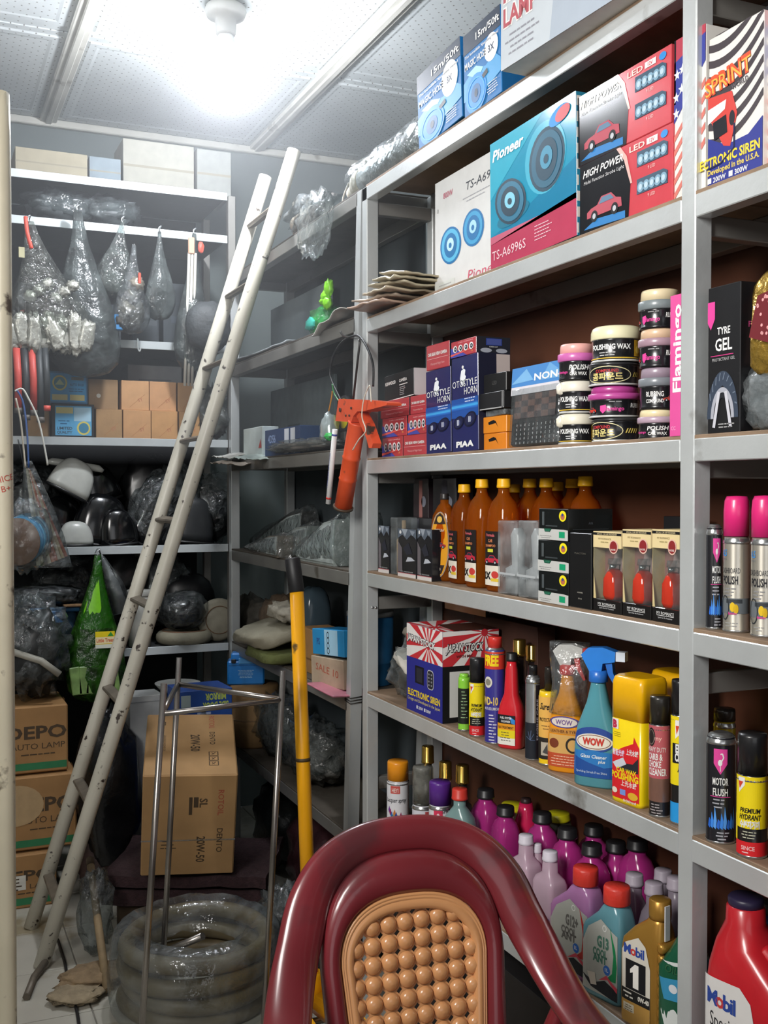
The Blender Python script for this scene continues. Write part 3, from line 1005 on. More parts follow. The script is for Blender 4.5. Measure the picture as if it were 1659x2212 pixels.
# ================================================================ caulking gun hung on the rack post
ORG = mat('e0562f', 0.42, var=0.12, scale=12, dirt='4a3a30', dscale=22, dlevel=0.63, world=True)
def gun():
    X = 1.072
    G = lambda px, py, dx=0.0: Vector((X + dx, onX(px, py, X).y, onX(px, py, X).z))
    o = G(755, 1095)
    r = thing('caulking_gun', 'chipped orange caulking gun with a white tube hanging on the rack post', 'caulking gun', o)
    g = lambda px, py, dx=0.0: G(px, py, dx) - o
    b0, b1 = g(741, 1097), g(772, 912)
    MB().tube([b0, b0.lerp(b1, .33), b0.lerp(b1, .345), b0.lerp(b1, .36), b0.lerp(b1, .58), b0.lerp(b1, .595), b0.lerp(b1, .61), b0.lerp(b1, .98), b1], [.0245, .0235, .0255, .0235, .0235, .0255, .0235, .0235, .025], ORG, 20).build('barrel', r)
    MB().tube([b0 - (b1 - b0) * .005, b0 + (b1 - b0) * .02], .0285, mat('5a4a3c', .6, .3), 20).build('end_ring', r)
    def plate(pts, dx0, dx1, name, m=ORG):
        q0 = [g(a, b, dx0) for a, b in pts]; q1 = [g(a, b, dx1) for a, b in pts]; n = len(pts)
        mb = MB(); mb.add(q0 + q1, [list(range(n)), list(reversed(range(n, 2 * n)))] + [(i, (i + 1) % n, (i + 1) % n + n, i + n) for i in range(n)], m)
        mb.build(name, r)
    plate([(739, 910), (746, 862), (800, 864), (845, 868), (852, 871), (851, 876), (800, 889), (787, 889), (778, 900), (774, 912)], -.02, .02, 'head')
    plate([(777, 895), (786, 890), (800, 915), (815, 958), (812, 968), (806, 968), (800, 945)], -.012, .012, 'trigger')
    for a, b, rr in ((751, 886, .006), (775, 882, .0035), (763, 898, .003), (771, 898, .003)):
        c = g(a, b, -.0205)
        MB().cyl(c, c + Vector((-.003, 0, 0)), rr, mat('5b4034', .5, .4), 12).build('rivet', r)
    MB().tube([g(763, 864), g(777, 740), g(776, 733)], .0032, mat('3c3b3a', .4, .7), 8).build('plunger_rod', r)
    MB().tube([g(737, 928, -.018), g(722, 1088, -.018)], .0075, mat('e8e8e8', .4), 12).build('spare_nozzle', r)
    pr = Print(); 
    pr.text('SILICONE SEALANT', 0, -.003, .006, '6a6fa0', 1, rot=0, w=.10)
    a_, b_ = g(737, 928, -.018), g(722, 1088, -.018); dv = (b_ - a_).normalized()
    pr.build('nozzle_print', r, lambda u, v, d: tuple(a_.lerp(b_, .55) + dv * u + Vector((-.0078 - d, 0, 0)) + Vector((0, -dv.z, dv.y)) * v))
    MB().tube([a_.lerp(b_, .91), a_.lerp(b_, .935)], .0079, mat('c8352e', .4), 12).build('red_band', r)
    MB().tube([a_.lerp(b_, .06), a_.lerp(b_, .085)], .0079, mat('40489a', .4), 12).build('blue_band', r)
    return r
gun()
def cable(name, label, pts, X, rad, m, n=7, cat='cable'):
    P = [Vector((X + (p[2] if len(p) > 2 else 0), onX(p[0], p[1], X).y, onX(p[0], p[1], X).z)) for p in pts]
    c = P[0].copy()
    o = MB().tube(smooth_path([q - c for q in P], n), rad, m, 8).build(name, None, c)
    return tag(o, label, cat)
cable('black_cable', 'black cable looped over the rack post around the caulking gun rod', [(806, 835), (806, 790), (795, 755), (778, 728), (762, 726), (740, 738), (722, 765), (713, 800), (718, 825), (738, 868), (742, 885)], 1.105, .0032, BLK)
cable('bare_wire', 'pale bare wire sticking up beside the caulking gun head', [(802, 868), (800, 840), (797, 834), (786, 862), (782, 900), (790, 930), (775, 950), (762, 972)], 1.035, .0016, mat('d9d4c4', .4))
hk = MB().tube(smooth_path([(0, 0, 0), (-.03, 0, .004), (-.04, 0, .016)], 4), .003, mat('777', .4, .8) if False else mat('777777', .4, .8), 8)
hp = onX(764, 730, 1.119)
tag(hk.build('wall_hook', None, (1.119, hp.y, hp.z)), 'small steel hook on the rack post holding the gun', 'hook')

# ================================================================ goods on the display shelving
RZ = -PI / 2
def slot(k, pxL, pxR, st=0.012, dz=0.0):
    X, Z = XS + st, SZ[k] + dz
    a, b = Yat(pxL, X, Z), Yat(pxR, X, Z)
    return Vector((X, (a + b) / 2, Z)), a - b
def topz(py, loc, dy=0.0):
    return Zat(py, loc.x, loc.y + dy) - loc.z
def cslot(k, pxL, pxR, st=0.012, dz=0.0):
    r, Z = 0.03, SZ[k] + dz
    for _ in range(3):
        X = XS + st + r; Y = Yat((pxL + pxR) / 2, X, Z)
        r = (pxR - pxL) / 2 * depth((X, Y, Z)) / FPX * 0.965
    return Vector((X, Y, Z)), r
def face_cam(loc, off=0.0):
    return math.atan2(-loc.x, loc.y) + math.radians(off)

def carton(name, label, cat, loc, w, d, h, m, group=None, turn=0.0, lean=0.0, bev=0.0012):
    r = thing(name, label, cat, loc, group=group, rot=(0, math.radians(lean), RZ + math.radians(turn)))
    MB().box((-w / 2, 0, 0), (w / 2, d, h), m, bev).build('body', r)
    return r

W_ = 'e9e9e6'; K_ = '17171a'; R_ = 'c8262c'; NV = '242a66'; YL = 'f2d21c'
def gl(c, rough=.22): return mat(c, rough, var=.05, coat=.4)

# ---- top shelf
def hose_box(pl, prr, ptop, lab, lean, st=.004):
    loc, w = slot(1, pl, prr, st); h = topz(ptop, loc)
    r = carton('hose_carton', lab, 'carton', loc, w, .075, h, mat('1f6fae', .6, spec=.25), 'expanding hose cartons', 0, lean)
    p = Print(); a = w / 2
    p.rect(-a, h * .76, a, h, '14263c', 1).text('15m/50ft', a * .95, h * .835, h * .085, W_, 3, al='R', w=w * .62)
    p.text('The Incredible Xpanding Hose!', 0, h * .70, h * .035, W_, 3, w=w * .9, bold=.01).text('MAGIC HOSE', -a * .92, h * .565, h * .085, W_, 3, al='L', w=w * .58)
    p.ell(a * .52, h * .6, w * .18, w * .18, 'f4f6f8', 3).text('3X', a * .52, h * .555, h * .085, '1b2a4a', 4)
    p.poly([(-a, h * .42), (-a * .4, h * .52), (a * .2, h * .44), (a * .7, h * .5), (a, h * .4), (a, h * .25), (a * .3, h * .18), (-a, h * .2)], '3d97cf', 2)
    p.poly([(-a * .8, h * .5), (-a * .3, h * .53), (a * .1, h * .45), (-a * .2, h * .36)], '9fd4ee', 3)
    p.ell(-a * .32, h * .21, w * .29, h * .23, '0f86d8', 4).ell(-a * .32, h * .21, w * .13, h * .11, '1a5f96', 5).ring(-a * .32, h * .21, w * .24, h * .18, .0025, '3ba6ee', 6).ell(-a * .3, h * .21, w * .045, h * .05, '16324a', 6)
    p.poly([(a * .02, h * .36), (a * .3, h * .40), (a * .34, h * .34), (a * .1, h * .31)], '202428', 5)
    p.lines(a * .55, h * .2, w * .32, 5, h * .03, h * .009, W_, 4, seed=2)
    p.build('front_print', r, on_front())
    q = Print(); q.rect(.002, 0, .073, h * .76, '15588c', 1); q.build('side_print', r, on_side(w / 2))
hose_box(905, 999, 120, 'blue magic hose carton at the end of the top shelf', -4, .003)
hose_box(1004, 1084, 42, 'blue magic hose carton squeezed against the lamp carton', -2.5, .004)
loc, w = slot(1, 1092, 1345, -.045); h = .30
r = carton('fog_lamp_carton', 'faded white and red fog lamp carton overhanging the top shelf edge', 'carton', loc, w, .16, h, mat('d8d4cc', .5, var=.1), None, 3, 0, .002)
p = Print(); a = w / 2
p.poly([(-a, h), (-a, 0), (-a * .15, 0), (a * .1, h)], 'bfc6cc', 1).poly([(-a * .15, 0), (a, 0), (a, h), (a * .1, h)], 'a8b2be', 1).poly([(a * .35, h), (a * .1, h * .3), (a, h * .1), (a, h)], '8f4550', 2)
for i, t in enumerate(('FXNI', 'LAMP')):
    p.text(t, -a * .95, h * (.43 - i * .16), h * .12, W_, 3, al='L', w=w * .30, bold=.09); p.text(t, -a * .95, h * (.43 - i * .16), h * .12, 'b2575f', 4, al='L', w=w * .30, bold=.03)
p.text('DLE', -a * .98, h * .60, h * .11, 'b2575f', 4, al='L', w=w * .25)
p.lines(-a * .62, h * .20, w * .3, 4, h * .04, h * .011, '8f8f98', 3, seed=4)
p.ell(-a * .02, h * .66, w * .08, h * .24, '30343c', 4).ell(-a * .02, h * .68, w * .058, h * .19, 'c7ccd2', 5)
p.build('front_print', r, on_front())

# ---- second shelf
loc, w = slot(2, 940, 1082, .055); h = topz(398, loc, w / 2)
r = carton('speaker_carton', 'white speaker carton with two blue oval speakers pictured', 'carton', loc, w, .10, h, gl('e4e4e2'), None, 0, 0)
p = Print(); a = w / 2
def spk(p, x, y, rx, ry, c1, c2, c3, L=2, rot=-.35):
    p.ell(x, y, rx, ry, c1, L, 26, rot).ell(x, y, rx * .86, ry * .88, c2, L + 1, 26, rot).ell(x, y, rx * .6, ry * .66, c1, L + 2, 24, rot).ell(x, y + ry * .05, rx * .34, ry * .36, c3, L + 3, 18, rot).ell(x, y, rx * .14, ry * .15, c1, L + 4, 12, rot)
p.rect(-a, 0, a, h, gl('e4e4e2'), 0)
p.text('TS-A69', -a * .02, h * .80, h * .07, '50545c', 2, al='L', w=w * .36, bold=.0, shear=.2).text('800W', -a * .72, h * .83, h * .05, 'c07080', 2, al='L', bold=.02).lines(a * .3, h * .74, w * .4, 2, h * .03, h * .008, 'aaaab0', 2)
spk(p, -a * .48, h * .41, w * .17, h * .155, '1d6fa8', '58b4dc', 'bfe4f2', 2, -.2)
spk(p, a * .22, h * .47, w * .16, h * .15, '1d6fa8', '3f9ccc', 'a8d8ec', 2, -.2)
p.text('Pioneer', a * .05, h * .06, h * .085, 'c9566e', 2, al='L', w=w * .5, shear=.25, bold=.0).rect(-a, 0, -a * .35, h * .13, 'd0d2cc', 2).lines(-a * .66, h * .1, w * .27, 4, h * .025, h * .007, 'a5a5a5', 3)
p.ring(-a * .9, h * .75, .004, .005, .0012, '777777', 2, 12)
p.build('front_print', r, on_front())

loc, w = slot(2, 1061, 1246, .004); h = topz(309, loc, w / 2)
r = carton('speaker_carton', 'teal speaker carton with a crimson band at the bottom', 'carton', loc, w, .045, h, gl('2a7f9c', .16), None, 0, -1)
p = Print(); a = w / 2
TEAL = lambda c: mat(c, .16, var=.04, coat=.5)
p.rect(-a, h * .26, a, h, TEAL('2796b8'), 1).poly([(-a, h), (-a, h * .55), (a * .3, h)], TEAL('3fb0cc'), 2).poly([(-a, h * .26), (a, h * .26), (a, h * .55), (-a * .3, h * .33)], TEAL('1d7fa6'), 2).rect(-a, 0, a, h * .26, TEAL('b8405c'), 1).poly([(-a, h * .26), (-a, h * .2), (a, h * .3), (a, h * .26)], TEAL('c96880'), 2)
p.text('Pioneer', -a * .92, h * .845, h * .085, 'f0f6f8', 7, al='L', w=w * .38, shear=.25, bold=.03)
p.ell(a * .34, h * .66, w * .23, h * .26, TEAL('54b6d2'), 3, 30, -.3)
spk(p, a * .38, h * .64, w * .20, h * .23, '123c50', '1d5a74', '3d88a6', 4, -.35)
spk(p, -a * .48, h * .47, w * .20, h * .17, '0f3446', '1f6a88', '7ec4da', 5, -.35)
p.ell(-a * .42, h * .36, w * .2, h * .07, TEAL('2a7a96'), 4, 22, .1)
p.ell(a * .66, h * .90, w * .11, h * .06, '3a8fd2', 6, 20, .2).ell(a * .74, h * .90, w * .08, h * .05, 'd06a70', 7, 18, .2)
p.text('TS-A6996S', -a * .95, h * .07, h * .075, 'e8c4cc', 5, al='L', w=w * .42, bold=.0).lines(a * .1, h * .19, w * .2, 5, h * .025, h * .007, 'e0b4c0', 5, al='L')
p.build('front_print', r, on_front(), 0)
q = Print()
for i in range(9): q.rect(.001, h * (.02 + i * .11), .005 + .003 * (i % 3), h * (.09 + i * .11), 'd6d2ca', 1)
q.build('worn_edge', r, on_side(w / 2))

def strobe(pl, prr, z0, h, lab, d):
    loc, w = slot(2, pl, prr, .008, z0)
    r = carton('strobe_light_carton', lab, 'carton', loc, w, .085, h, gl('c84650', .2), 'strobe light cartons', d, 0)
    p = Print(); a = w / 2
    G = lambda c: mat(c, .15, var=.04, coat=.5)
    p.poly([(-a, 0), (a * .12, 0), (a * .16, h * .45), (a * .02, h * .8), (-a * .15, h), (-a, h)], G('1a1a1e'), 1)
    p.poly([(-a * .15, h), (a * .02, h * .8), (a * .16, h * .45), (a * .2, h * .45), (a * .08, h * .84), (-a * .06, h)], G('e0b8b0'), 2)
    p.text('HIGH POWER', -a * .92, h * .80, h * .105, W_, 3, al='L', w=w * .46, shear=.3).text('Multi Function Strobe Light', -a * .9, h * .70, h * .05, 'd0d0d0', 3, al='L', w=w * .46, shear=.2, bold=0)
    p.text('LED', a * .14, h * .86, h * .08, 'f0d0c8', 3, al='L', w=w * .16).rect(a * .5, h * .86, a * .72, h * .94, W_, 3).text('12V', a * .61, h * .875, h * .05, 'c84650', 4).ell(a * .85, h * .9, w * .035, h * .05, '3a8ad0', 3)
    for j in range(2):
        y = h * (.62 - j * .36)
        p.poly([(a * .3, y), (a * .92, y), (a * .92, y + h * .16), (a * .84, y + h * .2), (a * .3, y + h * .2)], '3e5568', 3)
        for i in range(5): p.ell(a * (.38 + i * .115), y + h * .085, w * .033, h * .07, '7fa2b8', 4, 14).ell(a * (.38 + i * .115), y + h * .085, w * .018, h * .04, 'b6ccd8', 5, 10)
        p.text('9 LED', a * .6, y - h * .08, h * .045, 'e8c0bc', 3, bold=0)
    p.car(-a * .42, h * .2, w * .40, 'b04a58', 3, '0c0c10', '5a7a94').poly([(-a * .9, h * .06), (a * .05, h * .02), (a * .05, h * .12), (-a * .6, h * .16)], '2a78b8', 2)
    p.build('front_print', r, on_front())
strobe(1253, 1452, 0, .128, 'lower black and red strobe light carton of the pair', 0)
strobe(1247, 1449, .1285, .128, 'upper black and red strobe light carton of the pair', 0)

def siren(pl, prr, st, h, lab, flag=False):
    loc, w = slot(2, pl, prr, st)
    r = carton('siren_carton', lab, 'carton', loc, w, .10, h, gl('e6e2dc'), 'siren cartons', 0, 0)
    p = Print(); a = w / 2
    if flag:
        p.rect(-a, h * .84, a, h, 'b04454', 1).rect(-a, h * .6, -a * .9, h, '18181c', 2)
        p.poly([(-a, h * .48), (-a, h * .86), (a, h * .95), (a, h * .78)], '3e4696', 2)
        for i, (x, y) in enumerate(((-.8, .78), (-.45, .80), (-.85, .64), (-.5, .68), (-.1, .82), (-.15, .72), (-.85, .54), (.3, .85))):
            st_ = [(x * a + .0085 * (1 if k % 2 == 0 else .42) * math.cos(PI / 2 + k * PI / 5), y * h + .0095 * (1 if k % 2 == 0 else .42) * math.sin(PI / 2 + k * PI / 5)) for k in range(10)]
            p.poly(st_, W_, 3)
        for i in range(5): p.poly([(-a, h * (.40 - i * .09)), (a, h * (.68 - i * .09)), (a, h * (.64 - i * .09)), (-a, h * (.36 - i * .09))], 'd07a70', 2)
    else:
        for i in range(9):
            rr = h * (.20 + i * .095)
            p.ring(-a * .75, h * .78, rr, rr, h * .045, '4a4448', 1, 30, -PI / 2 + .12, PI * .32) if False else None
        for i in range(8):
            pts0, pts1 = [], []
            for k in range(11):
                t = k / 10; u = -a + w * t
                pts0.append((u, h * (1.02 - i * .105 + .34 * (t - .35) ** 2 + .08 * t)))
                pts1.append((u, h * (1.02 - i * .105 + .34 * (t - .35) ** 2 + .08 * t - .05)))
            vv = [(x, min(h, max(h * .27, y))) for x, y in pts0 + pts1[::-1]]
            p.poly(vv, '484246', 1)
        p.poly([(-a, 0), (a, 0), (a, h * .33), (a * .5, h * .25), (-a * .3, h * .24), (-a, h * .33)], '343c8c', 3)
        p.text('SPRINT', a * .62, h * .66, h * .12, 'd8583a', 5, al='R', w=w * .86, bold=.06, rot=.12).text('SPRINT', a * .62, h * .662, h * .10, 'f0b050', 6, al='R', w=w * .86, bold=.0, rot=.12)
        p.text('WORLD', a * .5, h * .60, h * .035, '6a6468', 5, al='R', w=w * .3, rot=.12)
        p.poly([(-a, h * .60), (-a * .1, h * .58), (a * .1, h * .42), (-a * .15, h * .22), (-a * .4, h * .24), (-a, h * .48)], 'd04a44', 4).poly([(-a, h * .52), (-a * .3, h * .54), (-a * .35, h * .48), (-a, h * .42)], W_, 5)
        p.poly([(-a * .8, h * .42), (-a * .3, h * .44), (-a * .25, h * .32), (-a * .75, h * .3)], '26262c', 6).ell(-a * .08, h * .40, w * .05, h * .05, '2a2a30', 6)
        p.line([(a * .0, h * .36), (0, h * .2), (-a * .5, h * .13), (-a, h * .12)], .003, '20264c', 6)
        p.text('ELECTRONIC SIREN', a * .92, h * .13, h * .065, 'f0d040', 5, al='R', w=w * 1.25, bold=.03).text('Developed in the U.S.A.', a * .9, h * .075, h * .04, 'e8cc60', 5, al='R', w=w * .95, bold=.02).text('\u25a0 200W  \u25a0 300W', a * .5, h * .02, h * .035, W_, 5, al='R', bold=.02)
    p.build('front_print', r, on_front())
loc, w = slot(2, 1455, 1538, .012)
siren(1456, 1523, .012, .258, 'flag printed siren carton behind the steel post', True)
siren(1530, 1648, .010, .228, 'striped white and blue electronic siren carton', False)
loc, w = slot(2, 1652, 1760, .02)
siren(1653, 1760, .02, .235, 'flag printed siren carton next to the striped one', True)
# flattened card sleeves at the end of the second shelf
for k, (px, y, ln, tl) in enumerate(((842, 640, .30, 3), (850, 628, .29, 9), (868, 612, .27, -5), (880, 598, .25, 6), (888, 580, .22, -3), (895, 560, .20, 4))):
    X = XS + .05
    Yc = Yat(px + 22, X, SZ[2])
    z = SZ[2] + .007 + k * .0115
    col = ['b59a88', 'a89684', 'b3a48c', 'aba088', 'b2a88e', 'a79a80'][k]
    wavy_sheet('card_sleeve', ['torn', 'creased', 'folded', 'curled', 'shiny', 'flattened'][k] + ' brown card sleeve, ' + ['lowest of', 'second in', 'third in', 'fourth in', 'fifth in', 'topmost of'][k] + ' the pile beside the white speaker carton', 'card sleeve', (X + .012 * (k % 2) - .02, Yc, z), .17, ln * .72, .005, mat(col, .4, var=.1), 20 + k, .010, math.radians(tl), 'crushed card sleeves', rot=(math.radians(2 + k), math.radians(3), math.radians(tl)), n=10, freq=11)

# ---- third shelf : boxes
def camera_box(k, pl, prr, z0, h, lab, style, st=.012, d=.085):
    loc, w = slot(3, pl, prr, st, z0)
    r = carton('camera_carton', lab, 'carton', loc, w - .001, d, h, gl('b8434a', .3), 'small red camera cartons', 0, 0)
    p = Print(); a = w / 2
    if style == 0:
        p.text('CAR REAR VIEW CAMERA', 0, h * .55, h * .13, W_, 2, w=w * .82, bold=.03).rect(-a * .9, h * .42, a * .9, h * .44, 'e0a0a0', 2).text('Waterproof Night Vision', 0, h * .18, h * .10, 'e8b0b0', 2, w=w * .6, bold=0)
    else:
        p.poly([(-a, 0), (-a, h * .62), (-a * .2, h * .3), (a * .3, 0)], '4a50a8', 1).poly([(-a, h * .08), (a * .9, h * .34), (a * .9, h * .4), (-a, h * .2)], 'e06058', 2)
        for i in range(4):
            x = -a * .62 + i * a * .42
            p.ell(x, h * .5, w * .085, h * .22, 'e4e0e0', 3, 16).ell(x + w * .012, h * .49, w * .05, h * .15, '2a2a30', 4, 14).ell(x + w * .01, h * .5, w * .02, h * .06, 'c8d0d8', 5, 10)
        p.text('CAR CAMERA', a * .2, h * .82, h * .07, 'f0c0c0', 3, w=w * .6, bold=0).text('170', a * .7, h * .14, h * .09, 'f0b060', 3)
    p.build('front_print', r, on_front())
    q = Print(); q.rect(0, 0, d, h, '20222a', 1).rect(d * .28, h * .48, d * .75, h * .9, '2d3f8a', 2).rect(d * .3, h * .52, d * .73, h * .86, '44508c', 3).text('SCREEN UNIT', d * .5, h * .36, h * .07, W_, 3, bold=0)
    q.ell(d * .28, h * .17, d * .17, h * .14, '9a9ea8', 3, 16).ell(d * .74, h * .17, d * .17, h * .14, '9a9ea8', 3, 16)
    q.build('side_print', r, on_side(w / 2))
    return h
H1 = topz(944, slot(3, 825, 870)[0])
camera_box(3, 826, 870, 0, H1, 'red camera carton at the bottom beside the steel post', 1)
camera_box(3, 871, 922, 0, H1, 'red camera carton at the bottom against the horn cartons', 0)
H2 = topz(902, slot(3, 825, 880)[0]) - H1
camera_box(3, 826, 879, H1 + .0005, H2, 'red camera carton with lens pictures in the middle layer by the post', 1)
camera_box(3, 881, 923, H1 + .0005, H2, 'red camera carton with lens pictures in the middle layer by the horns', 1)
H3 = topz(864, slot(3, 825, 880)[0]) - H1 - H2
camera_box(3, 822, 884, H1 + H2 + .001, H3, 'red camera carton under the left half of the black camera carton', 0)
camera_box(3, 886, 921, H1 + H2 + .001, H3, 'red camera carton under the right end of the black camera carton', 0)
zk = H1 + H2 + H3 + .0015
loc, w = slot(3, 831, 894, .016, zk)
r = carton('camera_carton', 'black camera carton lying on the red cartons', 'carton', loc, w, .07, topz(800, loc) * .93, gl('1b1c1f', .3), None, 0, -2)
p = Print(); a = w / 2; h = topz(800, loc) * .93
p.text('KENWOOD', -a * .92, h * .62, h * .13, W_, 1, al='L', w=w * .36).text('CAMERA', a * .05, h * .62, h * .12, W_, 1, al='L', w=w * .26).rect(a * .05, h * .5, a * .6, h * .53, W_, 1).lines(a * .08, h * .42, w * .2, 5, h * .07, h * .025, 'b8b8b8', 1, al='L').rect(-a, 0, a, h * .03, W_, 1)
p.build('front_print', r, on_front())
q = Print(); q.rect(.001, 0, .069, h, 'c9c2c4', 1); q.build('side_print', r, on_side(w / 2))

def horn(pl, prr, ptop, lab):
    loc, w = slot(3, pl, prr, .006); h = topz(ptop, loc, w / 2)
    r = carton('horn_carton', lab, 'carton', loc, w - .001, .082, h, gl('23275c', .3), 'tall navy horn cartons', 0, -1.2)
    p = Print(); a = w / 2
    p.rect(-a, h * .36, a, h * .56, '24509c', 1)
    for i in range(6): p.rect(-a, h * (.44 + i * .013), a, h * (.453 + i * .013), ['2a5cae', '2f74c6', '45a4e0', '3f98d8', '2c66b4', '26509e'][i], 2)
    p.text('OTO', -a * .9, h * .68, h * .075, W_, 3, al='L', w=w * .42, bold=.0).text('STYLE', a * .95, h * .68, h * .075, W_, 3, al='R', w=w * .5, bold=.0).text('HORN', a * .95, h * .595, h * .075, W_, 3, al='R', w=w * .48, bold=.0)
    p.ell(-a * .1, h * .885, w * .04, h * .018, W_, 3, 12).poly([(-a * .28, h * .80), (-a * .22, h * .85), (-a * .02, h * .868), (a * .1, h * .85), (a * .06, h * .80), (a * .14, h * .78), (-a * .02, h * .70), (-a * .2, h * .70), (-a * .32, h * .77)], 'eceff4', 3)
    p.lines(a * .4, h * .55, w * .4, 2, h * .03, h * .012, 'b8c4e0', 3)
    for x, y, rr in ((-a * .45, h * .31, .20), (a * .42, h * .33, .23)):
        p.ell(x, y, w * rr, h * rr * .33, '14162e', 3, 22, .2).ell(x, y, w * rr * .8, h * rr * .26, '1f2346', 4, 20, .2).ell(x + .001, y, w * rr * .35, h * rr * .12, '3c4470', 5, 14)
        p.rect(x - w * .05, y - h * .03, x - w * .02, y + h * .03, 'c6cad8', 6).rect(x, y - h * .03, x + w * .03, y + h * .03, 'c6cad8', 6)
    p.text('PIAA', 0, h * .05, h * .06, W_, 3, w=w * .66, bold=.05, shear=.1)
    p.build('front_print', r, on_front())
    q = Print(); q.rect(.001, 0, .081, h, '191b2e', 1).rect(.046, h * .62, .08, h * .99, 'b7aaa6', 2); q.build('side_print', r, on_side(w / 2))
    return loc, w, h
l1 = horn(921, 975, 803, 'tall navy horn carton beside the red camera cartons')
l2 = horn(977, 1034, 775, 'tall navy horn carton beside the flat black boxes')
camera_box(3, 921, 971, l1[2] + .001, topz(742, l1[0]) - l1[2], 'red camera carton lying on the first navy horn carton', 0, .006)
camera_box(3, 974, 1029, l2[2] + .001, topz(733, l2[0]) - l2[2], 'red camera carton with lens pictures on the second horn carton', 1, .006)

# flat black boxes, orange boxes
zb = 0.0
for i, (c, lab) in enumerate((('e08422', 'flat orange box with a black hook emblem, lower of two'), ('e68c26', 'flat orange box with a black hook emblem, upper of two'))):
    loc, w = slot(3, 1045 - i, 1094, .018, zb); h = .0355
    r = carton('bulb_box', lab, 'box', loc, w, .09, h, gl(c, .35), 'flat orange boxes')
    p = Print(); a = w / 2
    p.poly([(-a * .55, h * .66), (-a * .1, h * .78), (a * .1, h * .7), (a * .32, h * .3), (a * .1, h * .58), (-a * .5, h * .5)], K_, 1)
    p.build('front_print', r, on_front()); zb += h + .001
for i, (pl, prr, h, c, lab) in enumerate(((1048, 1092, .013, 'c9c6c0', 'clear blister tray lying on the orange boxes'), (1036, 1088, .036, '202022', 'flat black box with a pale rim on the blister tray'), (1046, 1092, .040, '1a1a1b', 'flat black box on top of the pale rimmed one'))):
    loc, w = slot(3, pl, prr, .018 if i != 1 else .010, zb)
    r = carton('flat_box', lab, 'box', loc, w, .085, h, clear(alpha=.45) if i == 0 else mat(c, .4, var=.15), None, -2 + 2 * i)
    if i == 1:
        p = Print(); a = w / 2
        p.rect(-a, 0, a, h * .07, 'a8a8a8', 1).rect(a * .86, 0, a * .94, h, '8a8a8a', 1); p.build('front_print', r, on_front())
    elif i == 2:
        p = Print(); p.text('LED', 0, h * .4, h * .2, '4a4a4a', 1); p.build('front_print', r, on_front())
    zb += h + .001

# non-slip mat packet
loc, w = slot(3, 1097, 1206, .008); h = topz(797, loc, w / 2)
r = thing('mat_packet', 'clear packet of a checkered non-slip mat with a blue header', 'packet', loc, rot=(math.radians(-4), 0, RZ))
MB().box((-w / 2 + .004, .002, .004), (w / 2 - .004, .02, h - .004), mat('2c2b2c', .5, var=.15), .004).build('mat_roll', r)
p = Print(); a = w / 2
p.rect(-a, h * .76, a, h, '4a86c6', 1).poly([(-a, h * .8), (-a * .4, h * .97), (-a * .1, h * .82)], '7ab0dc', 2).poly([(a * .2, h * .8), (a * .5, h), (a, h * .86), (a, h * .8)], '6aa2d4', 2).text('NON-', a * .97, h * .81, h * .085, W_, 3, al='R', w=w * .52, bold=.03)
p.rect(-a, h * .66, a, h * .76, 'd8d4da', 1)
for i in range(6):
    for j in range(4):
        p.rect(-a * .8 + i * w * .135, h * (.36 + j * .073), -a * .8 + (i + 1) * w * .135, h * (.36 + (j + 1) * .073), ['6e5650', '4a4142'][(i + j) % 2], 2)
for i in range(10):
    for j in range(5): p.text(str((i + 1) % 10), a * .82 - i * w * .082, h * (.29 - j * .055), h * .03, 'd8d8d8', 2, bold=.02, rot=PI)
p.build('front_print', r, on_front(.0))
cb_ = MB(); cb_.box((-w / 2, -.002, 0), (w / 2, .024, h * .76), clear(alpha=.10, bscale=18), .006); cb_.build('clear_sleeve', r)

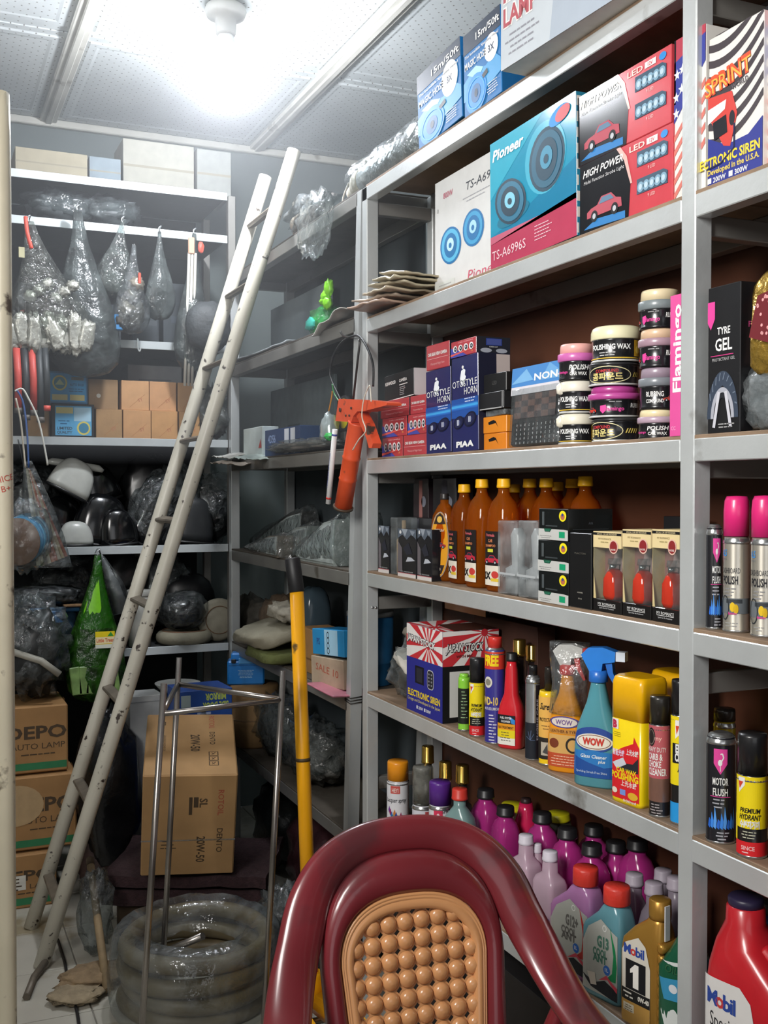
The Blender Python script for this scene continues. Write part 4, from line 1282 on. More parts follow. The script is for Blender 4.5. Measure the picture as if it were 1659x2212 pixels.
# wax tins
def tin(loc, r_, h, lidh, lid, lab, body, cat='tin', rim=None, white_rim=True, rot=0.0, drip=False):
    t = thing('wax_tin', lab, cat, loc, face_cam(loc, rot), 'car wax tins')
    B = gl('18181b', .25)
    MB().lathe([(r_ * .97, 0), (r_, .002), (r_, .004), (r_ * .98, .005), (r_ * .98, h - lidh - .004), (r_, h - lidh - .002)], B, 32).build('body', t)
    Lm = mat(lid, .35, var=.05, coat=.3)
    if rim:
        MB().lathe([(r_ * 1.0, h - lidh - .002), (r_ * 1.06, h - lidh), (r_ * 1.06, h - lidh * .62), (r_ * 1.02, h - lidh * .58)], mat(rim, .35, coat=.3), 32).build('lid_rim', t)
        MB().lathe([(r_ * .95, h - lidh * .62), (r_ * .92, h - .004), (r_ * .88, h), (.001, h)], Lm, 32).build('lid', t)
    else:
        MB().lathe([(r_ * 1.0, h - lidh - .002), (r_ * 1.03, h - lidh), (r_ * 1.02, h - lidh * .45), (r_ * .96, h - lidh * .12), (r_ * .88, h), (.001, h)], Lm, 32).build('lid', t)
    if white_rim: MB().lathe([(r_ * 1.0, .0), (r_ * 1.02, .0012), (r_ * 1.02, .003), (r_ * .99, .004)], mat('d8d8d4', .35, .3), 32).build('base_rim', t)
    bh = h - lidh
    p = Print()
    if body == 'polish':
        p.text('POLISHING WAX', 0, bh * .52, bh * .22, W_, 1, w=r_ * 1.75, bold=.03).lines(-r_ * .1, bh * .38, r_ * .7, 2, bh * .11, bh * .04, 'c0c0c0', 1).rect(-r_ * 1.3, bh * .13, r_ * 1.3, bh * .17, 'd8b23a', 1).rect(r_ * 1.05, bh * .22, r_ * 1.45, bh * .9, 'c79a2c', 1).ell(r_ * 1.25, bh * .5, r_ * .13, bh * .16, 'f0d060', 2, 12)
    elif body == 'compound':
        p.ring(-r_ * .1, bh * .5, r_ * 1.0, bh * .42, .0016, 'd8cfa0', 1).text('COMPOUND', -r_ * .1, bh * .62, bh * .15, 'c0343a', 1, w=r_ * .95).text('\ucf64\ud30c\uc6b4\ub4dc', -r_ * .1, bh * .28, bh * .28, 'e8d488', 1, w=r_ * 1.3)
        for i in range(5): p.poly([(r_ * (.98 + i * .11), bh * .4), (r_ * (1.03 + i * .11), bh * .4), (r_ * (1.12 + i * .11), bh * .62), (r_ * (1.07 + i * .11), bh * .62)], 'd8c060', 1)
    elif body == 'car':
        p.text('POLISH', r_ * .15, bh * .52, bh * .25, W_, 1, w=r_ * 1.05, shear=.2).text('CAR WAX', r_ * .15, bh * .24, bh * .18, W_, 1, w=r_ * .95).text('Flamingo', -r_ * .8, bh * .35, bh * .14, 'e0489a', 1, w=r_ * .7)
    elif body == 'flam':
        p.text('Flamingo', r_ * .12, bh * .35, bh * .22, 'e0489a', 1, w=r_ * .8).poly([(-r_ * .45, bh * .62), (-r_ * .2, bh * .66), (-r_ * .2, bh * .36), (-r_ * .33, bh * .2), (-r_ * .45, bh * .36)], 'e0489a', 1).lines(r_ * .2, bh * .82, r_ * .8, 1, .01, bh * .05, '909090', 1).text('RUBBING', r_ * 1.15, bh * .52, bh * .24, W_, 1, w=r_ * .7, shear=.1)
        p.car(-r_ * .95, bh * .3, r_ * .6, 'c8382c', 1)
    else:
        p.text('RUBBING', -r_ * .25, bh * .52, bh * .22, W_, 1, w=r_ * .9).text('COMPOUND', -r_ * .25, bh * .26, bh * .16, W_, 1, w=r_ * .9).car(r_ * .55, bh * .35, r_ * .8, 'b0443a', 1)
    p.build('printed_label', t, on_cyl(r_ * .985), r_ * .12)
    if drip:
        mb = MB(); blob(mb, (-r_ * .75, -r_ * .6, bh + .004), (.010, .008, .012), Lm, 3, .2); mb.build('hanging_wrapper', t)
    return t
def tins(k, cx0, cx1, st, rows):
    loc, r_ = cslot(k, cx0, cx1, st)
    z = 0
    for ptop, lidf, lid, rim, body, lab, rot, wr, drip in rows:
        q = loc + Vector((0, 0, z)); h = Zat(ptop, loc.x - r_ * .35, loc.y - r_ * .5) - SZ[k] - z
        q.x += random.uniform(-.002, .002); q.y += random.uniform(-.003, .003)
        tin(q, r_ * random.uniform(.97, 1.0), h - .0006, h * lidf, lid, lab, body, rim=rim, white_rim=wr, rot=rot, drip=drip)
        z += h
tins(3, 1206, 1288, .006, [
    (893, .32, 'e6e0cc', None, 'polish', 'black polishing wax tin with cream lid, bottom of the narrow stack', -12, True, True),
    (822, .30, 'e8e2d2', None, 'polish', 'black polishing wax tin with cream lid in the middle of the narrow stack', -14, True, True),
    (742, .45, 'eeb0a8', 'cf6ab0', 'car', 'black car wax tin with a pink lid on the narrow stack', -4, False, False)])
tins(3, 1274, 1386, .010, [
    (902, .10, '2a2a2c', None, 'compound', 'black compound tin, bottom of the wide stack', -38, True, False),
    (833, .40, 'b0408a', 'b84a94', 'flam', 'black tin with a magenta lid in the wide stack', -8, True, False),
    (782, .10, '2a2a2c', None, 'compound', 'black compound tin with an oval emblem above the magenta lid', -12, True, False),
    (703, .34, 'e8e2bc', None, 'polish', 'large polishing wax tin with a cream lid topping the wide stack', -16, True, False)])
tins(3, 1379, 1470, .022, [
    (884, .42, 'eadbb0', 'b8a0b0', 'car', 'black car wax tin with a cream lid at the bottom by the pink box', -12, False, False),
    (794, .42, '9b8a98', '7e848a', 'rub', 'rubbing compound tin with a grey lid by the pink box', 0, False, False),
    (710, .42, 'dcbc9c', 'a88a98', 'flam', 'black tin with a peach lid second from the top by the pink box', -30, False, False),
    (624, .48, 'e4d2ac', '7e878a', 'flam', 'black tin with a cream lid topping the stack by the pink box', -30, False, False)])
loc, w = slot(3, 1447, 1470, .001); h = topz(640, loc, w / 2)
r = carton('gel_carton', 'narrow bright pink carton standing against the steel post', 'carton', loc, w, .018, h, gl('e0569c', .35))
p = Print(); p.rect(-w * .5 - .009, 0, w * .5 - .009, h, gl('e0569c', .35), 0); p.text('Flamingo', .004, h * .62, .020, W_, 1, rot=PI / 2, w=h * .62, bold=.03, al='C').text('CC', -w * .5, .01, .006, 'f0a0c8', 1)
p.build('front_print', r, on_front(0, .009))
# right bay of the third shelf
loc, w = slot(3, 1528, 1598, .006); h = topz(606, loc, -w / 2)
r = carton('tyre_gel_carton', 'black tyre gel carton with a tyre picture', 'carton', loc, w, .08, h, gl('1a1a1d', .3))
p = Print(); a = w / 2
p.text('GEL', a * .0, h * .56, h * .085, W_, 1, al='C', w=w * .52, bold=.02).text('TYRE', a * .0, h * .67, h * .05, W_, 1, w=w * .4).rect(-a * .8, h * .525, a * .6, h * .53, 'e0408c', 1).text('PROTECTANT GEL', a * .0, h * .49, h * .022, 'b8b8b8', 1, w=w * .7, bold=0)
p.poly([(-a, h * .9), (-a * .55, h * .9), (-a * .55, h * .78), (-a * .8, h * .71), (-a, h * .76)], 'e0489a', 1)
p.ring(-a * .05, h * .10, w * .48, h * .32, h * .10, '3a4454', 1, 26, 0, PI).ring(-a * .05, h * .10, w * .36, h * .21, h * .035, 'a8aab4', 2, 24, 0, PI).ring(-a * .05, h * .10, w * .27, h * .17, h * .03, '24262c', 2, 20, 0, PI)
for i in range(9):
    a_ = .3 + i * .28; p.line([(-a * .05 + w * .47 * math.cos(a_), h * .1 + h * .31 * math.sin(a_)), (-a * .05 + w * .41 * math.cos(a_ + .1), h * .1 + h * .26 * math.sin(a_ + .1))], .002, '6a7686', 3)
for s_ in (-1, 1): p.line([(-a * .05 + s_ * w * .1, h * .28), (-a * .05 + s_ * w * .26, h * .04)], .006, 'c8c8d0', 3)
p.lines(a * .2, h * .06, w * .5, 2, h * .02, h * .008, 'a0a0a0', 3)
p.build('front_print', r, on_front())
q = Print(); q.text('Flamingo', .04, h * .70, h * .04, 'd05088', 1, w=.05).rect(.03, h * .83, .05, h * .89, 'e0489a', 1).lines(.03, h * .6, .04, 9, h * .03, h * .01, '8a8a8a', 1, al='L'); q.build('side_print', r, on_side(w / 2))
loc, w = slot(3, 1612, 1700, -.002, .085)
gp = thing('wipe_pouch', 'gold and maroon foil pouch propped on the clear bag', 'pouch', loc, rot=(math.radians(-6), 0, RZ + .15))
mb = MB(); blob(mb, (0, .022, .075), (w * .52, .020, .078), mat('c8a24a', .25, .8, var=.2, bump=.6, bscale=50), 4, .10, 3, sq=4); mb.build('pouch_body', gp)
p = Print(); p.poly([(-.03, .05), (.03, .03), (.045, .07), (.02, .12), (-.02, .11)], '6a1f26', 1)
for i in range(26): p.ell(random.uniform(-.022, .035), random.uniform(.048, .108), .002, .0025, 'e0a0a0', 2, 8)
p.build('printed_panel', gp, lambda u, v, d: (u, -.004 - d - .0015, v))
loc, w = slot(3, 1594, 1690, .004)
cg = thing('clear_bag', 'crumpled clear plastic bag under the gold pouch', 'bag', loc, RZ)
mb = MB(); blob(mb, (0, .03, .048), (w * .5, .026, .048), mat('8a8f92', .35, .4, var=.3, bump=.5, bscale=40), 8, .2, 3, sq=2.6); mb.build('contents', cg)
mb = MB(); blob(mb, (0, .03, .052), (w * .55, .031, .053), clear(alpha=.3, bscale=30), 9, .28, 4, sq=2.6); mb.build('film', cg)

# ---------------------------------------------------------------- bottle and can builders
SILV = mat('c6c8c8', .25, .9, var=.05)
GOLD = mat('d8b45a', .18, .95, var=.05)
def can(k, pl, prr, ptop, st, lab, body, cap, fn=None, rot=0, name='spray_can', group='spray cans', dome=True, capr=.98, caph=.27, cat='spray can', capstyle='cap', grip=False):
    loc, r_ = cslot(k, pl, prr, st)
    H = Zat(ptop, loc.x, loc.y) - loc.z
    t = thing(name, lab, cat, loc, face_cam(loc, rot), group)
    hb = H * (1 - caph)
    B = body if not isinstance(body, str) else gl(body, .28)
    MB().lathe([(r_ * .96, 0), (r_, .0015), (r_ * 1.01, .004), (r_ * .985, .006), (r_ * .985, hb - .010), (r_ * .97, hb - .007), (r_ * .9, hb)], B, 30).build('body', t)
    MB().lathe([(r_ * .975, 0), (r_ * 1.02, .001), (r_ * 1.02, .0035), (r_ * .98, .005)], SILV, 30).build('base_rim', t)
    if dome:
        MB().lathe([(r_ * .99, hb - .011), (r_ * 1.02, hb - .0095), (r_ * 1.01, hb - .007), (r_ * .9, hb - .001), (r_ * .75, hb + .004), (r_ * .5, hb + .006)], SILV, 30).build('shoulder', t)
    if cap:
        C = cap if not isinstance(cap, str) else mat(cap, .35, var=.05, coat=.3)
        cr = r_ * capr
        z0 = hb + (.001 if dome else -.003)
        if capstyle == 'round':
            MB().lathe([(cr, z0), (cr, z0 + (H - z0) * .62), (cr * .93, H - (H - z0) * .12), (cr * .78, H - .001), (.001, H)], C, 28).build('cap', t)
        else:
            MB().lathe([(cr, z0), (cr * .985, H - .004), (cr * .93, H), (.001, H)], C, 28).build('cap', t)
    if fn:
        p = Print(); fn(p, r_, hb); p.build('printed_label', t, on_cyl(r_ * .987), r_ * .12)
    return t

def bottle(k, px, ptop, X, prof, m, cap, lab, cat, name, group=None, turn=0.0, fn=None, caph=.022, capr=.016, seg=24, Z=None, cdx=0.0, face_n=3.5, rz=None, capsides=False, dz=0):
    """prof in units of the bottle height below the cap: (z, hw, hd, squareness, dx)"""
    Z = (SZ[k] if Z is None else Z) + dz
    Y = Yat(px, X, Z + .1); H = Zat(ptop, X, Y) - Z
    loc = Vector((X, Y, Z))
    t = thing(name, lab, cat, loc, (RZ + math.radians(turn)) if rz is None else rz, group)
    hb = H - caph
    MB().loft([(a[0] * hb, *a[1:]) for a in prof], m, seg).build('body', t)
    if cap:
        C = cap if not isinstance(cap, str) else mat(cap, .4, var=.06)
        MB().lathe([(capr * .98, hb - .001), (capr * 1.04, hb), (capr * 1.04, hb + .004), (capr, hb + .005), (capr * .97, H - .002), (capr * .9, H), (.001, H)], C, 22, c=(cdx, 0, 0)).build('cap', t)
    if fn:
        p = Print(); fn(p, hb)
        tb = [(a[0] * hb, a[1], a[2]) for a in prof]
        p.build('printed_label', t, on_loft(lambda v: interp(tb, v), 0, face_n), .006)
    return t

# ================================================================ fourth shelf
def facet_box(pl, prr, ptop, st, lab):
    loc, w = slot(4, pl, prr, st); h = topz(ptop, loc)
    r = carton('perfume_box', lab, 'box', loc, w, .05, h, gl('1d1d21', .2), 'black perfume boxes')
    p = Print(); a = w / 2
    p.poly([(-a, h), (-a, h * .80), (-a * .5, h * .88), (0, h * .78), (a * .5, h * .9), (a, h * .8), (a, h)], '5b6470', 1).poly([(-a * .6, h), (-a * .2, h * .84), (a * .1, h)], '9aa2ac', 2).poly([(a * .3, h * .98), (a * .6, h * .86), (a * .9, h * .96)], '868f9a', 2)
    p.poly([(-a, h * .1), (-a, h * .75), (-a * .55, h * .6), (-a * .5, h * .1)], '6a6468', 1).poly([(-a * .1, h * .32), (a * .9, h * .36), (a * .5, h * .42), (a * .1, h * .42)], 'b8bcc4', 2).poly([(-a * .4, h * .6), (a * .2, h * .72), (a * .6, h * .5), (0, h * .46)], '2e2f38', 2)
    p.ell(-a * .7, h * .93, w * .06, h * .04, 'e0e0e0', 3, 12)
    p.rect(-a, 0, a, h * .07, 'd8d2ce', 3).rect(-a, h * .07, a, h * .085, 'b86a70', 3).text('AIR FRESHENER', 0, h * .10, h * .025, 'c0c0c0', 3, w=w * .7, bold=0)
    p.build('front_print', r, on_front())
facet_box(818, 841, 1136, .012, 'black perfume box with a grey front tucked against the post')
facet_box(860, 899, 1143, .006, 'black faceted perfume box beside the clear case')
facet_box(902, 933, 1143, .004, 'black faceted perfume box beside the amber bottle')
loc, w = slot(4, 843, 857, .01); h = topz(1118, loc)
r = thing('clear_case', 'tall clear plastic case holding a wooden stopper bottle', 'case', loc, RZ)
MB().box((-w / 2, 0, 0), (w / 2, .06, h), clear(alpha=.25, bump=.1), .002).build('shell', r)
MB().loft([(0.004, .007, .02, 4, 0, .03), (h * .6, .007, .02, 4, 0, .03), (h * .75, .004, .006, 2, 0, .03), (h * .95, .004, .006, 2, 0, .03)], mat('b79a78', .5), 14).build('bottle', r)
# dark cartons in the back row
for i, (a_, b_, pt, st, c, lab) in enumerate(((860, 935, 1118, .10, '26262a', 'dark carton standing behind the black perfume boxes'), (893, 925, 1024, .145, '30262a', 'tall dark carton with a pink strip at the back of the shelf'), (935, 985, 1030, .15, '222226', 'tall dark carton behind the amber bottles'))):
    loc, w = slot(4, a_, b_, st); h = min(topz(pt, loc), .25)
    r = carton('dark_carton', lab, 'carton', loc, w, .05, h, gl(c, .4), 'dark cartons at the back')
    p = Print(); p.rect(-w * .1, h * .4, w * .12, h * .98, 'a8746e' if i == 1 else '50505a', 1).ell(w * .2, h * .75, w * .15, h * .06, '8a8c98', 1); p.build('front_print', r, on_front())
AMB = liquid('b05c14', .62, .06, 'f2b25a')
AMB2 = liquid('9a4c10', .58, .08, 'e89a44')
CAPY = mat('eeb21a', .4, var=.05)
def f_oil(p, hb):
    p.ell(0, hb * .45, .026, hb * .40, '9a8a80', 1, 28).ell(0, hb * .45, .0235, hb * .385, 'd8961c', 2, 28)
    p.poly([(-.0165, hb * .70), (-.009, hb * .80), (0, hb * .835), (.009, hb * .80), (.0165, hb * .70)], '2a1c18', 3).ell(0, hb * .755, .007, hb * .04, 'd8b050', 4, 14).text('FORMULA', 0, hb * .61, .006, 'e8d8c0', 4, w=.026).car(0, hb * .42, .036, '9a2a34', 3).poly([(-.0145, hb * .20), (.0145, hb * .20), (.007, hb * .10), (0, hb * .075), (-.007, hb * .10)], '2a1c18', 3).ell(0, hb * .15, .004, hb * .025, 'c8c0b0', 4, 12)
bottle(4, 960, 1066, XS + .045, [(0, .030, .02, 3), (.03, .033, .023, 3), (.6, .034, .023, 3), (.80, .029, .02, 2.6), (.92, .016, .015, 2), (.95, .010, .010, 2), (1, .010, .010, 2)], AMB, '2a2625', 'amber oil bottle with an oval label and a black cap', 'bottle', 'oil_bottle', None, 32, f_oil, .014, .0105)
def f_sham(p, hb):
    p.rect(-.030, hb * .06, .026, hb * .58, '211c1c', 1).rect(-.030, hb * .06, .026, hb * .25, 'e4dccc', 2).text('2X', -.016, hb * .12, hb * .07, K_, 3, bold=.05).ell(.012, hb * .165, .012, hb * .035, 'c8403a', 3).rect(-.002, hb * .10, .024, hb * .13, 'e0c040', 3)
    p.car(-.002, hb * .28, .052, 'c03044', 3).text('Formula', -.004, hb * .53, hb * .028, 'e06a70', 3, w=.03).text('CAR', -.004, hb * .475, hb * .03, 'e08a5a', 3, w=.016).text('SHAMPOO', -.004, hb * .43, hb * .025, 'e08a5a', 3, w=.036).rect(-.014, hb * .38, .006, hb * .41, 'd0d040', 3)
SH = [(0, .034, .028, 3), (.02, .037, .031, 3), (.50, .037, .031, 3), (.66, .0375, .0315, 2.6), (.78, .036, .030, 2.3), (.86, .028, .025, 2.1), (.92, .015, .015, 2), (.96, .0122, .0122, 2), (1, .0122, .0122, 2)]
for i, (px, pt, X, mm, lab) in enumerate((
    (1003, 1046, XS + .058, AMB2, 'car shampoo bottle with yellow cap beside the oval oil bottle'),
    (1041, 1035, XS + .046, AMB, 'car shampoo bottle with yellow cap in the middle of the front row'),
    (1088, 1034, XS + .042, AMB, 'car shampoo bottle with yellow cap beside the clear cases'),
    (1144, 1034, XS + .125, AMB2, 'car shampoo bottle behind the clear cases'),
    (1180, 1033, XS + .115, AMB2, 'car shampoo bottle behind the black boxed stack'),
    (1264, 1029, XS + .120, AMB2, 'car shampoo bottle behind the tall black box'),
    (1110, 1046, XS + .175, AMB2, 'dim car shampoo bottle in the rear row beside the clear cases'),
    (1236, 1034, XS + .178, AMB2, 'dim car shampoo bottle in the rear row at its dark end'),
    (1203, 1041, XS + .180, AMB2, 'dim car shampoo bottle in the middle of the rear row'))):
    bottle(4, px, pt, X, SH, mm, CAPY, lab, 'bottle', 'shampoo_bottle', 'amber shampoo bottles', 6 * ((i * 7) % 3 - 1), f_sham if i < 3 else None, .019, .0148)
# clear cases
for i, (a_, b_) in enumerate(((1074, 1115), (1118, 1159))):
    loc, w = slot(4, a_, b_, .003); h = topz(1124, loc, w / 2)
    r = thing('clear_case', 'frosted clear case ' + ('next to the amber bottles' if i == 0 else 'next to the black boxed stack'), 'case', loc, RZ, 'frosted clear cases')
    MB().box((-w / 2, 0, 0), (w / 2, .055, h), clear('f0f2f2', .20, .12, .2, 20, 'dfe3e4'), .003).build('shell', r)
    MB().loft([(.004, w * .36, .02, 4, 0, .028), (h * .35, w * .36, .02, 4, 0, .028), (h * .4, w * .2, .012, 2, 0, .028), (h * .8, w * .25, .015, 2, 0, .028), (h * .9, w * .1, .01, 2, 0, .028)], mat('a2a6a8', .3), 16).build('ornament', r)
    p = Print(); p.text('PARFUM', 0, h * .24, h * .03, '9aa0a2', 1, w=w * .7, bold=0).rect(-w * .45, h * .27, w * .45, h * .30, 'b0b4b6', 1); p.build('front_print', r, on_front())
# stack of three black freshener boxes
zz = 0
for i, lab in enumerate(('bottom', 'middle', 'top')):
    loc, w = slot(4, 1163, 1228, .0, zz); h = (topz(1097, slot(4, 1163, 1228)[0], .02)) / 3
    r = carton('freshener_box', 'black freshener box with a yellow round sticker, %s of the stack' % lab, 'box', loc, w, .10, h - .001, gl('191b1b', .15), 'stacked black freshener boxes', [0, 1, -1][i])
    p = Print(); a = w / 2
    p.poly([(-a, 0), (a, 0), (a, h * .32), (a * .72, h * .34), (-a * .1, h * .34), (-a * .2, h * .25), (-a * .55, h * .25), (-a * .62, h * .34), (-a, h * .34)], 'c4c4c0', 1).poly([(-a * .55, h * .25), (-a * .2, h * .25), (-a * .1, h * .36), (-a * .62, h * .36)], '1c4a38', 2).text('LUXURY', -a * .36, h * .275, h * .055, '3a9070', 3, w=w * .18)
    p.rect(a * .42, h * .08, a * .80, h * .27, '159a6a', 2).lines(-a * .5, h * .12, w * .4, 2, h * .06, h * .02, '8a8a88', 2).ell(a * .66, h * .76, w * .12, h * .17, 'f0e020', 2, 20).ell(a * .66, h * .74, w * .07, h * .10, 'b86a50', 3, 14).ell(a * .66, h * .80, w * .03, h * .05, '2a4a8a', 4, 10)
    p.rect(-a * .75, h * .45, -a * .6, h * .88, '4c5254', 1).rect(-a * .5, h * .42, a * .3, h * .46, '3c4244', 1)
    p.build('front_print', r, on_front())
    q = Print(); q.rect(.01, h * .35, .09, h * .36, '44484a', 1).text('AIR', .05, h * .5, h * .08, '50545a', 1, bold=0); q.build('side_print', r, on_side(w / 2))
    zz += h
loc, w = slot(4, 1230, 1277, -.0); h = topz(1150, loc, w / 2)
r = carton('cologne_box', 'tall plain black box between the freshener stack and the perfume gift boxes', 'box', loc, w, .10, h, gl('161617', .35))
p = Print(); p.text('PLACTON', 0, h * .72, h * .022, '6a665c', 1, w=w * .5, bold=0).text('HOMME', 0, h * .2, h * .02, 'b0aca0', 1, w=w * .25, bold=0).text('50 ml', 0, h * .12, h * .02, 'b0aca0', 1, w=w * .16, bold=0); p.build('front_print', r, on_front())
# perfume gift boxes with cut-out windows
def romance(pl, prr, ptop, lab):
    loc, w = slot(4, pl, prr, .002); h = topz(ptop, loc, w / 2) ; d = .06
    r = thing('perfume_gift_box', lab, 'box', loc, RZ, 'cream perfume gift boxes')
    a = w / 2 - .0005
    CR = mat('e4cf9c', .5, var=.05); PK = mat('b98078', .6)
    mb = MB()
    mb.box((-a, 0, h * .80), (a, d, h), CR, .001); mb.build('lid_panel', r)
    MB().box((-a, 0, 0), (a, d, h * .16), gl('1a1818', .3), .001).build('base_panel', r)
    MB().box((-a + .001, d * .42, h * .16), (a - .001, d * .42 + .002, h * .80), PK).build('back_card', r)
    MB().prism([(-a, h * .16), (-a * .80, h * .16), (-a * .97, h * .47), (-a * .99, h * .60), (-a * .98, h * .80), (-a, h * .80)], 0, .0012, mat('d8c490', .5)).build('window_frame', r)
    MB().prism([(-a, h * .16), (-a, h * .80), (-a + .001, h * .80), (-a + .001, h * .16)], 0, d, CR).build('side_card', r)
    MB().box((-a, .0002, h * .16), (a, .0006, h * .80), clear(alpha=.07, bump=.05)).build('window_film', r)
    MB().box((a - .0006, .001, h * .16), (a, d - .002, h * .80), clear(alpha=.10, bump=.05)).build('window_film', r)
    MB().prism([(-a * .62, h * .18), (-a * .86, h * .45), (-a * .55, h * .58), (-a * .25, h * .66), (-a * .12, h * .79), (a * .3, h * .79), (a * .4, h * .66), (a * .8, h * .56), (a * .9, h * .18)], d * .37, d * .39, mat('d9b4ae', .55)).build('bottle_shaped_card', r)
    rb = liquid('d8402c', .25, .08, 'f07858')
    MB().loft([(h * .17, w * .19, .014, 3, w * .06, d * .20), (h * .22, w * .23, .017, 3, w * .06, d * .20), (h * .42, w * .23, .017, 2.5, w * .06, d * .20), (h * .50, w * .15, .013, 2.2, w * .06, d * .20), (h * .54, w * .07, .009, 2, w * .06, d * .20)], rb, 22).build('perfume_flask', r)
    MB().loft([(h * .54, w * .085, .010, 2, w * .06, d * .20), (h * .60, w * .085, .010, 2, w * .06, d * .20)], SILV, 18).build('flask_collar', r)
    MB().loft([(h * .60, w * .10, .012, 3, w * .06, d * .20), (h * .67, w * .08, .011, 3, w * .06, d * .20)], clear(alpha=.3), 14).build('flask_stopper', r)
    p = Print()
    p.rect(-a, h * .80, a, h, CR, 0).rect(-a, h * .955, a, h * .985, K_, 1).text('SPECIAL CAR AIR FRESHENER', 0, h * .96, h * .02, 'd8c8a0', 2, w=w * .7, bold=0).text('MY ROMANCE', -w * .08, h * .90, h * .022, '8a7a54', 2, w=w * .45, bold=0).lines(-w * .08, h * .87, w * .4, 1, .01, h * .012, 'a89868', 2)
    p.ell(w * .24, h * .82, w * .155, h * .085, 'e0b8a8', 3, 22).ell(w * .24, h * .82, w * .125, h * .07, '8a2a2c', 4, 20).text('ROSE', w * .24, h * .775, h * .02, 'f0e0d8', 5, w=w * .16)
    p.build('lid_print', r, on_front()); p = Print()
    p.text('MY ROMANCE', 0, h * .085, h * .035, W_, 2, w=w * .62, bold=.0).rect(-w * .31, h * .073, w * .31, h * .078, W_, 2).text('Spirit Car Air Freshener', 0, h * .045, h * .018, 'd0d0d0', 2, w=w * .52, bold=0)
    p.build('base_print', r, on_front())
romance(1281, 1342, 1147, 'cream perfume gift box beside the tall black box')
romance(1344, 1406, 1143, 'cream perfume gift box in the middle of the three')
romance(1408, 1468, 1143, 'cream perfume gift box against the steel post')
loc, w = slot(4, 1432, 1480, .15); r = carton('dark_carton', 'dark carton at the back above the gift boxes', 'carton', loc, w, .05, .17, gl('1c1c1e', .4), 'dark cartons at the back')
p = Print(); p.rect(-w * .4, .13, w * .4, .14, '3a3a40', 1); p.build('front_print', r, on_front())
# right bay
def f_flush(p, r_, hb):
    p.poly([(-r_ * .45, hb * .90), (r_ * .45, hb * .90), (r_ * .45, hb * .76), (0, hb * .66), (-r_ * .45, hb * .76)], 'e0489a', 1)
    p.ell(-r_ * .02, hb * .77, r_ * .14, hb * .03, W_, 2, 14).line([(r_ * .05, hb * .78), (r_ * .2, hb * .82), (r_ * .12, hb * .86), (r_ * .0, hb * .85)], r_ * .08, W_, 2).line([(0, hb * .75), (0, hb * .69)], r_ * .04, W_, 2)
    p.text('MOTOR', 0, hb * .56, hb * .07, W_, 1, w=r_ * 1.05).text('FLUSH', 0, hb * .46, hb * .07, W_, 1, w=r_ * 1.0).rect(-r_ * .7, hb * .445, r_ * .7, hb * .452, 'e0489a', 1).lines(-r_ * .1, hb * .42, r_ * 1.0, 3, hb * .035, hb * .012, 'a8a8b0', 1)
    for i in range(9): p.poly([(r_ * (-.9 + i * .22), hb * .16), (r_ * (-.8 + i * .22), hb * .24 + .01 * (i % 3)), (r_ * (-.66 + i * .22), hb * .22), (r_ * (-.72 + i * .22), hb * .14)], ['2d6ad0', '3f8ae8', '5aa0f0'][i % 3], 1)
    p.lines(r_ * .2, hb * .11, r_ * 1.1, 3, hb * .03, hb * .012, 'b0b0b8', 1)
can(4, 1524, 1560, 1137, .012, 'black motor flush can beside the dashboard polish cans', '1b1b20', SILV, f_flush, 18, 'motor_flush_can', 'black motor flush cans', caph=.015, capr=.9)
def f_dash(p, r_, hb):
    p.text('AL5', -r_ * .85, hb * .80, hb * .07, '3f8ad0', 1, w=r_ * .5).text('KENMAXA', -r_ * .85, hb * .755, hb * .025, '808488', 1, w=r_ * .5, bold=0)
    p.text('DASHBOARD', -r_ * .35, hb * .62, hb * .06, '3c3c40', 1, w=r_ * 1.6, bold=.0).text('POLISH', -r_ * .35, hb * .51, hb * .085, '2c2c30', 1, w=r_ * 1.3, bold=.03).rect(-r_ * 1.1, hb * .50, r_ * .5, hb * .503, '8a8a8a', 1).lines(-r_ * .3, hb * .46, r_ * 1.2, 3, hb * .035, hb * .012, '8a8a8c', 1)
    p.rect(-r_ * 1.4, hb * .20, r_ * 1.4, hb * .36, '6a7074', 1).ring(-r_ * .75, hb * .26, r_ * .4, hb * .13, r_ * .08, '2a3034', 2).ell(-r_ * .1, hb * .27, r_ * .2, hb * .05, 'e8c020', 3).ell(r_ * .15, hb * .25, r_ * .18, hb * .05, 'd8b018', 3).text('lemon', -r_ * .1, hb * .19, hb * .03, 'e0489a', 3, w=r_ * .6).rect(-r_ * .6, hb * .31, r_ * .6, hb * .35, '3a3e42', 2)
    p.lines(-r_ * .2, hb * .1, r_ * 1.0, 2, hb * .03, hb * .01, '9a9a98', 1)
CHAMP = mat('cfc9bc', .3, .75, var=.06)
can(4, 1561, 1619, 1071, .016, 'silver dashboard polish can with a magenta cap next to the black can', CHAMP, 'e02a78', f_dash, -10, 'dashboard_polish_can', 'dashboard polish cans', capstyle='round', caph=.30)
can(4, 1621, 1680, 1070, .016, 'silver dashboard polish can with a magenta cap further from the black can', CHAMP, 'e02a78', f_dash, -6, 'dashboard_polish_can', 'dashboard polish cans', capstyle='round', caph=.30)

